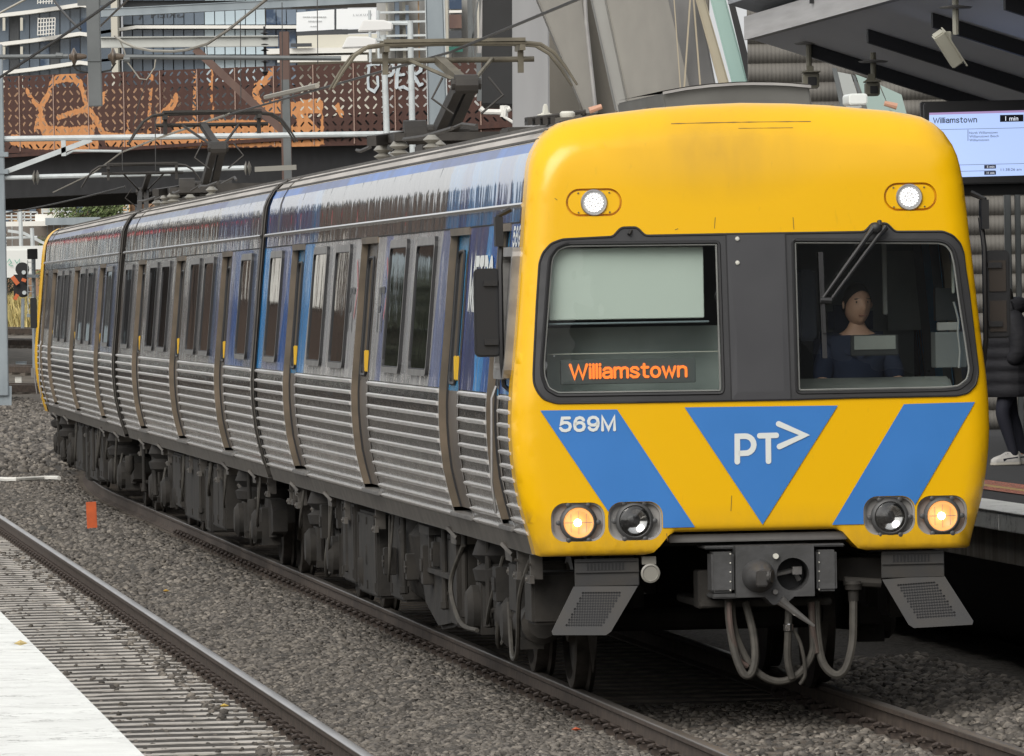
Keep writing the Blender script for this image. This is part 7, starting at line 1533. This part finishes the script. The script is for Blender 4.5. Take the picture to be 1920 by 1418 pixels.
# passenger information screen
Ysn = 73.0; q0 = at(1735, 347, Ysn); q1 = at(1968, 196, Ysn); o_ = Vector((q0.x, Ysn, q0.z)); ts = thing('information_screen', 'lit passenger information screen listing the Williamstown train', 'information screen', o_)
sp = lambda x, y, off=0.0: Vector((at(x, y - (x - 1835) * -.0 , Ysn).x - o_.x, -off, at(x, y, Ysn).z - o_.z))
b = MB(); b.box2((0, .0, 0), (q1.x - q0.x, .22, q1.z - q0.z + .03)); b.box2((-.02, .22, -.1), (q1.x - q0.x, .4, q1.z - q0.z + .05)); obj('case', b, M['black'], ts, bevel=.01)
b = MB(); b.add([sp(1742, 212, .004), sp(1960, 206, .004), sp(1960, 328, .004), sp(1742, 334, .004)], [(0, 1, 2, 3)]); pn = obj('panel', b, emis('pale blue lit screen', (.40, .52, .84), .85), ts)
b = MB(); b.add([sp(1742, 212, .006), sp(1960, 206, .006), sp(1960, 210, .006), sp(1742, 216, .006)], [(0, 1, 2, 3)]); obj('top_band', b, emis('mauve band', (.45, .30, .55), .6), ts)
inkb = mat('black screen ink', (.01, .011, .02), rough=.3); inkg = mat('grey screen ink', (.06, .07, .12), rough=.3); lit = emis('white screen text', (.85, .9, 1), .8)
def stext(body, x0, x1, y0, y1, m, off=.008, bold=.0): b = MB(); letters(b, body, x0, x1, -y1, -y0, lambda x, y: sp(x, -y - (x - 1835) * .022, off), bold=bold); return obj('screen_text', b, m, ts)
def sbar(x0, x1, y0, y1, m, off=.007): b = MB(); b.add([sp(x0, y0 - (x0 - 1835) * .022, off), sp(x1, y0 - (x1 - 1835) * .022, off), sp(x1, y1 - (x1 - 1835) * .022, off), sp(x0, y1 - (x0 - 1835) * .022, off)], [(0, 1, 2, 3)]); return obj('screen_box', b, m, ts)
b = MB(); stroked(b, 'Williamstown', 1749, 1831.5, -230, -219, lambda x, y, k: sp(x, -y - (x - 1835) * .022, .008 + k), .15, .2); obj('screen_text', b, inkb, ts); sbar(1874.5, 1918.5, 217, 230, inkb); stext('1 min', 1884.5, 1908.5, 219.5, 228, lit, .010)
sbar(1745, 1920, 241.5, 242.2, inkg); sbar(1814, 1815, 243, 264, inkg)
for k, (s_, x1) in enumerate((('North Williamstown', 1870), ('Williamstown Beach', 1872), ('Williamstown', 1854))): stext(s_, 1817, x1, 247 + k * 6.8, 251.5 + k * 6.8, inkg)
sbar(1745, 1920, 308.5, 309.2, inkg); sbar(1745, 1866, 320.5, 321.2, inkg)
for y, s_ in ((309.5, '5 min'), (321, '11 min')): sbar(1845, 1867, y + .5, y + 7.5, inkg, .009); stext(s_, 1850, 1864, y + 2, y + 6, lit, .011)
stext('11:38:26 am', 1876, 1915, 317, 322, inkg)
# ------------------------------------------------------------------ people
def skin_mesh(name, joints, edges, mats, parent, sub=2, root=0):
    me = bpy.data.meshes.new(name); me.from_pydata([j[:3] for j in joints], edges, []); o = bpy.data.objects.new(name, me); COL.objects.link(o)
    o.modifiers.new('skin', 'SKIN'); sl_ = me.skin_vertices[0].data
    for i, j in enumerate(joints): sl_[i].radius = (j[3], j[4] if len(j) > 4 else j[3]); sl_[i].use_root = (i == root)
    s = o.modifiers.new('smooth', 'SUBSURF'); s.levels = sub; s.render_levels = sub
    dg = bpy.context.evaluated_depsgraph_get(); nm = bpy.data.meshes.new_from_object(o.evaluated_get(dg)); bpy.data.objects.remove(o)
    nm.name = name; nm.materials.clear(); nm.materials.append(mats)
    for p in nm.polygons: p.use_smooth = True
    r = bpy.data.objects.new(name, nm); COL.objects.link(r)
    if parent is not None: r.parent = parent
    return r
skinm = mat('warm skin', (.60, .35, .25), (.52, .29, .20), scale=12, rough=.55); hairm = mat('dark hair', (.018, .015, .013), rough=.6); navyc = mat('navy work shirt', (.018, .026, .06), (.013, .019, .045), scale=6, rough=.85)
def head(parent, c, s, hair_full=False, turn=0.0):
    """head with brow, nose, mouth, chin and ears; faces -y in its own frame"""
    nu, nv = 28, 22; rows = []
    for j in range(nv + 1):
        ph = math.pi * j / nv; row = []
        for i in range(nu):
            a_ = 2 * math.pi * i / nu; x = math.sin(ph) * math.sin(a_); y = -math.sin(ph) * math.cos(a_); z = math.cos(ph)
            wx = .078 * (1 - .22 * max(0, -z) ** 1.5); wy = .098; wz_ = .122
            X, Y, Z = x * wx, y * wy, z * wz_
            fr = max(0, -y)
            if fr > .3:
                nose = math.exp(-(X / .016) ** 2) * math.exp(-((Z + .012) / .03) ** 2) * .026; brow = math.exp(-((Z - .034) / .014) ** 2) * .007; eye = math.exp(-((abs(X) - .032) / .016) ** 2) * math.exp(-((Z - .016) / .012) ** 2) * .009
                mouth = math.exp(-(X / .026) ** 2) * (math.exp(-((Z + .058) / .010) ** 2) * .006 - math.exp(-((Z + .066) / .004) ** 2) * .004 + math.exp(-((Z + .074) / .010) ** 2) * .005); chin = math.exp(-(X / .03) ** 2) * math.exp(-((Z + .1) / .018) ** 2) * .012
                Y -= (nose + brow - eye + mouth + chin) * min(1, (fr - .3) / .3)
            row.append((X, Y, Z))
        rows.append(row)
    Rm = Matrix.Rotation(turn, 3, 'Z'); v = [Rm @ (Vector(p) * s) + Vector(c) for r in rows for p in r]; f = []
    for j in range(nv):
        for i in range(nu): f.append((j * nu + i, j * nu + (i + 1) % nu, (j + 1) * nu + (i + 1) % nu, (j + 1) * nu + i))
    H = obj('head', MB().add(v, f), skinm, parent, smooth=True, auto=80)
    T_ = lambda p: Rm @ (Vector(p) * s) + Vector(c)
    b = MB()
    for sx in (-1, 1): b.lathe(T_((sx * .076, .005, 0)), Rm @ Vector((sx, .3, 0)), [(.012 * s, 0), (.024 * s, .004), (.022 * s, .012), (.008 * s, .014)], 10)
    obj('ear', b, skinm, H, smooth=True)
    b = MB()
    for sx in (-1, 1): b.lathe(T_((sx * .031, -.080, .016)), Rm @ Vector((0, -1, 0)), [(.010 * s, 0), (.007 * s, .004)], 8)
    obj('eye', b, mat('dark brown eye', (.05, .03, .022), rough=.3), H)
    b = MB(); b.bar(T_((-.024, -.0865, -.062)), T_((.024, -.0865, -.062)), .01 * s, .007 * s); obj('mouth', b, mat('lip red', (.30, .125, .09), rough=.6), H)
    b = MB()
    for sx in (-1, 1): b.bar(T_((sx * .018, -.092, .036)), T_((sx * .048, -.080, .034)), .008 * s, .006 * s)
    obj('eyebrow', b, hairm, H)
    hr = []
    for j in range(9):
        ph = math.pi * j / 8 * (.62 if not hair_full else .8); row = []
        for i in range(24):
            a_ = 2 * math.pi * i / 24; fr = max(0, math.cos(a_)); lim = 1 - (.54 if not hair_full else .45) * fr ** .7; p2 = ph * lim; k = 1.06 + random.uniform(-.01, .02)
            row.append(T_((math.sin(p2) * math.sin(a_) * .078 * k, -math.sin(p2) * math.cos(a_) * .1 * k, math.cos(p2) * .124 * k)))
        hr.append(row + [row[0]])
    obj('hair', MB().grid(hr), hairm, H, smooth=True, auto=80)
    return H
def hand(parent, c, d, side_, s=1.0):
    """palm with four unequal curled fingers and a thumb leaving its side"""
    d = Vector(d).normalized(); u = Vector((0, 0, 1)).cross(d).normalized() * side_; w_ = d.cross(u)
    J = [(*(Vector(c)), .026 * s, .016 * s), (*(Vector(c) + d * .05 * s), .034 * s, .016 * s), (*(Vector(c) + d * .085 * s), .034 * s, .014 * s)]; E_ = [(0, 1), (1, 2)]
    for k, ln in enumerate((.070, .080, .074, .058)):
        o_ = Vector(c) + d * .09 * s + u * (k - 1.5) * .019 * s; i0 = len(J)
        J += [(*o_, .0095 * s), (*(o_ + d * ln * .5 * s - w_ * .012 * s), .0088 * s), (*(o_ + d * ln * .8 * s - w_ * .036 * s), .008 * s)]; E_ += [(2, i0), (i0, i0 + 1), (i0 + 1, i0 + 2)]
    i0 = len(J); o_ = Vector(c) + d * .03 * s + u * -.036 * s; J += [(*o_, .012 * s), (*(o_ + (d - u * .8).normalized() * .035 * s), .0105 * s), (*(o_ + (d - u * .35).normalized() * .062 * s - w_ * .01), .009 * s)]; E_ += [(1, i0), (i0, i0 + 1), (i0 + 1, i0 + 2)]
    return skin_mesh('hand', J, E_, skinm, parent, 1)
hx, hz = face(1606, 572, .78)
dr = thing('person', 'driver in a navy collared shirt behind the right windscreen', 'person', (0, 0, 0)); dr.location = car1.location + Matrix.Rotation(car1.rotation_euler.z, 3, 'Z') @ Vector((hx, .78, 0)); dr.rotation_euler = car1.rotation_euler
zt = hz
J = [(0, .10, zt - .78, .17, .12), (0, .07, zt - .55, .17, .12), (0, .04, zt - .36, .19, .12), (0, .03, zt - .24, .13, .09), (0, .01, zt - .17, .062, .062), (0, 0, zt - .08, .058, .06),
     (-.17, .04, zt - .27, .075), (-.23, .0, zt - .42, .058), (-.24, -.08, zt - .56, .048), (-.2, -.26, zt - .58, .036), (.17, .04, zt - .27, .075), (.24, 0, zt - .42, .058), (.25, -.08, zt - .56, .048), (.2, -.26, zt - .58, .036),
     (-.1, -.1, zt - .8, .085), (-.12, -.42, zt - .8, .065), (-.12, -.44, zt - 1.15, .045), (.1, -.1, zt - .8, .085), (.12, -.42, zt - .8, .065), (.12, -.44, zt - 1.15, .045)]
E_ = [(0, 1), (1, 2), (2, 3), (3, 4), (4, 5), (3, 6), (6, 7), (7, 8), (8, 9), (3, 10), (10, 11), (11, 12), (12, 13), (0, 14), (14, 15), (15, 16), (0, 17), (17, 18), (18, 19)]
bd_ = skin_mesh('body', J, E_, skinm, dr, 2); head(dr, (0, -.01, zt), 1.12, turn=R_(14))
Js = [(j[0], j[1], j[2], *(r * 1.13 for r in j[3:])) for j in J[:4]] + [(0, .02, zt - .185, .088, .082), (-.17, .04, zt - .27, .088), (-.23, 0, zt - .42, .072), (-.24, -.05, zt - .52, .065), (.17, .04, zt - .27, .088), (.24, 0, zt - .42, .072), (.25, -.05, zt - .52, .065)]
skin_mesh('shirt', Js, [(0, 1), (1, 2), (2, 3), (3, 4), (3, 5), (5, 6), (6, 7), (3, 8), (8, 9), (9, 10)], navyc, dr, 2)
b = MB(); b.add([(-.085, -.03, zt - .20), (-.01, -.108, zt - .34), (-.10, -.085, zt - .31), (.085, -.03, zt - .20), (.01, -.108, zt - .34), (.10, -.085, zt - .31), (-.09, .04, zt - .15), (.09, .04, zt - .15)], [(0, 1, 2), (3, 5, 4), (6, 0, 2), (7, 5, 3)]); obj('collar', b, navyc, dr)
b = MB(); b.add([(-.045, -.112, zt - .235), (.045, -.112, zt - .235), (0, -.137, zt - .36)], [(0, 1, 2)])
hand(dr, (-.2, -.28, zt - .585), (0, -1, -.2), 1); hand(dr, (.2, -.28, zt - .585), (0, -1, -.2), -1)
b = MB(); b.box((0, .28, zt - .55), (.5, .12, .75)); b.box((0, .05, zt - .88), (.5, .5, .12)); b.box((0, .3, zt - .1), (.3, .1, .2)); b.box((0, .1, zt - 1.1), (.12, .12, .4)); o = obj('driver_seat', b, mat('navy seat cloth', (.015, .022, .05), rough=.9), None, bevel=.04); o.location = dr.location; o.rotation_euler = dr.rotation_euler; tag(o, 'dark blue driver seat behind the driver', 'seat')
# passenger on the far platform
Yq = 70.6; bs = at(1892, 871, Yq); pz = 1.09; ps = thing('person', 'passenger in a long dark puffer coat and white sneakers on the far platform', 'person', (bs.x, Yq, pz)); ps.rotation_euler = (0, 0, R_(-72))
dk = mat('navy black leggings', (.016, .017, .028), rough=.8); coat = mat('dark puffer coat', (.016, .016, .02), (.011, .011, .014), scale=5, rough=.8, bump=.4, bscale=9, stretch=(1, 1, 3)); shoe = mat('white sneaker mesh', (.62, .60, .56), (.46, .45, .43), scale=14, rough=.7); sole = mat('cream sneaker sole', (.6, .57, .5), rough=.7)
Hh = 1.56
J = [(0, 0, .86, .14, .11), (0, 0, 1.05, .13, .10), (0, -.01, 1.24, .15, .1), (0, -.01, 1.32, .1, .07), (0, -.02, 1.37, .05), (0, -.03, 1.42, .05),
     (.085, 0, .78, .085), (.10, -.10, .46, .058), (.10, -.05, .30, .05), (.10, .02, .09, .036), (.10, -.08, .04, .034), (-.085, .02, .78, .085), (-.09, .06, .46, .056), (-.09, .12, .30, .048), (-.09, .17, .10, .035), (-.09, .08, .04, .034),
     (.19, 0, 1.26, .055), (.24, .02, 1.0, .045), (.19, -.07, .88, .034), (-.19, 0, 1.26, .055), (-.24, .04, 1.0, .045), (-.19, -.12, .82, .034)]
E_ = [(0, 1), (1, 2), (2, 3), (3, 4), (4, 5), (0, 6), (6, 7), (7, 8), (8, 9), (9, 10), (0, 11), (11, 12), (12, 13), (13, 14), (14, 15), (3, 16), (16, 17), (17, 18), (3, 19), (19, 20), (20, 21)]
skin_mesh('body', J, E_, skinm, ps, 2)
for idx in ((6, 7, 8, 9), (11, 12, 13, 14)): skin_mesh('trouser_leg', [(J[i][0], J[i][1], J[i][2] - (.03 if i in (9, 14) else 0), J[i][3] * 1.16) for i in idx], [(0, 1), (1, 2), (2, 3)], dk, ps, 2)
head(ps, (0, -.04, 1.47), .98, True)
rows = []
for k, z in enumerate(np.linspace(.60, 1.36, 40)):
    t_ = (z - .60) / .76; w_ = .245 - .03 * t_ - .10 * max(0, t_ - .82) / .18; puff = .022 * abs(math.sin(t_ * math.pi * 7)); rows.append([((w_ + puff) * math.cos(a_), (w_ * .82 + puff) * math.sin(a_), z) for a_ in np.linspace(0, 2 * math.pi, 29)])
ct = MB().grid(rows); ct.grid([rows[0], [(x * .9, y * .9, z + .01) for x, y, z in rows[0]]]); CT = obj('coat', ct, coat, ps, smooth=True, auto=80)
for sx, ids in ((1, (16, 17, 18)), (-1, (19, 20, 21))): skin_mesh('coat_sleeve', [(sx * .07, 0, 1.33, .10)] + [(J[i][0] * 1.12, J[i][1], J[i][2], .105 - .014 * k) for k, i in enumerate(ids)], [(0, 1), (1, 2), (2, 3)], coat, CT, 2)
b = MB(); b.tube([(.12 * math.cos(a_), .11 * math.sin(a_), 1.38 + .03 * math.sin(a_)) for a_ in np.linspace(0, 2 * math.pi, 16)], .075, 14); obj('hood', b, coat, CT, smooth=True, auto=80)
hand(ps, (.17, -.06, .84), (-.3, .2, -1), 1, .85); hand(ps, (-.17, -.06, .84), (.3, .2, -1), -1, .85)
for (x, y) in ((.10, -.03), (-.09, .12)):
    pr = rrect(-.048, .048, -.15, .13, .045, 4); b = MB()
    def ring(z, k, dy): return [(x + u_ * k, y + v_ * k + dy - .03, z) for u_, v_ in pr]
    lv = [(.026, 1.0, 0), (.05, .98, 0), (.07, .86, .01), (.09, .62, .035), (.115, .44, .055)]
    v = [p for l in lv for p in ring(*l)]; n = len(pr); b.add(v, [(i * n + k, i * n + (k + 1) % n, (i + 1) * n + (k + 1) % n, (i + 1) * n + k) for i in range(4) for k in range(n)] + [tuple(range(4 * n, 5 * n))]); SH = obj('sneaker', b, shoe, ps, smooth=True, auto=70)
    b = MB(); b.prism(pr, lambda u_, v_: (x + u_ * 1.04, y + v_ * 1.04 - .03, 0), lambda u_, v_: (x + u_ * 1.02, y + v_ * 1.02 - .03, .03)); obj('sole', b, sole, SH, bevel=.006)
    b = MB()
    for k in range(4): b.bar((x - .03, y - .03 - .02 * k, .1 - .009 * k), (x + .03, y - .03 - .02 * k, .1 - .009 * k), .008, .006)
    b.bar((x + .046, y - .08, .045), (x + .042, y + .06, .06), .004, .025); b.bar((x - .046, y - .08, .045), (x - .042, y + .06, .06), .004, .025); obj('shoe_trim', b, dk, SH)
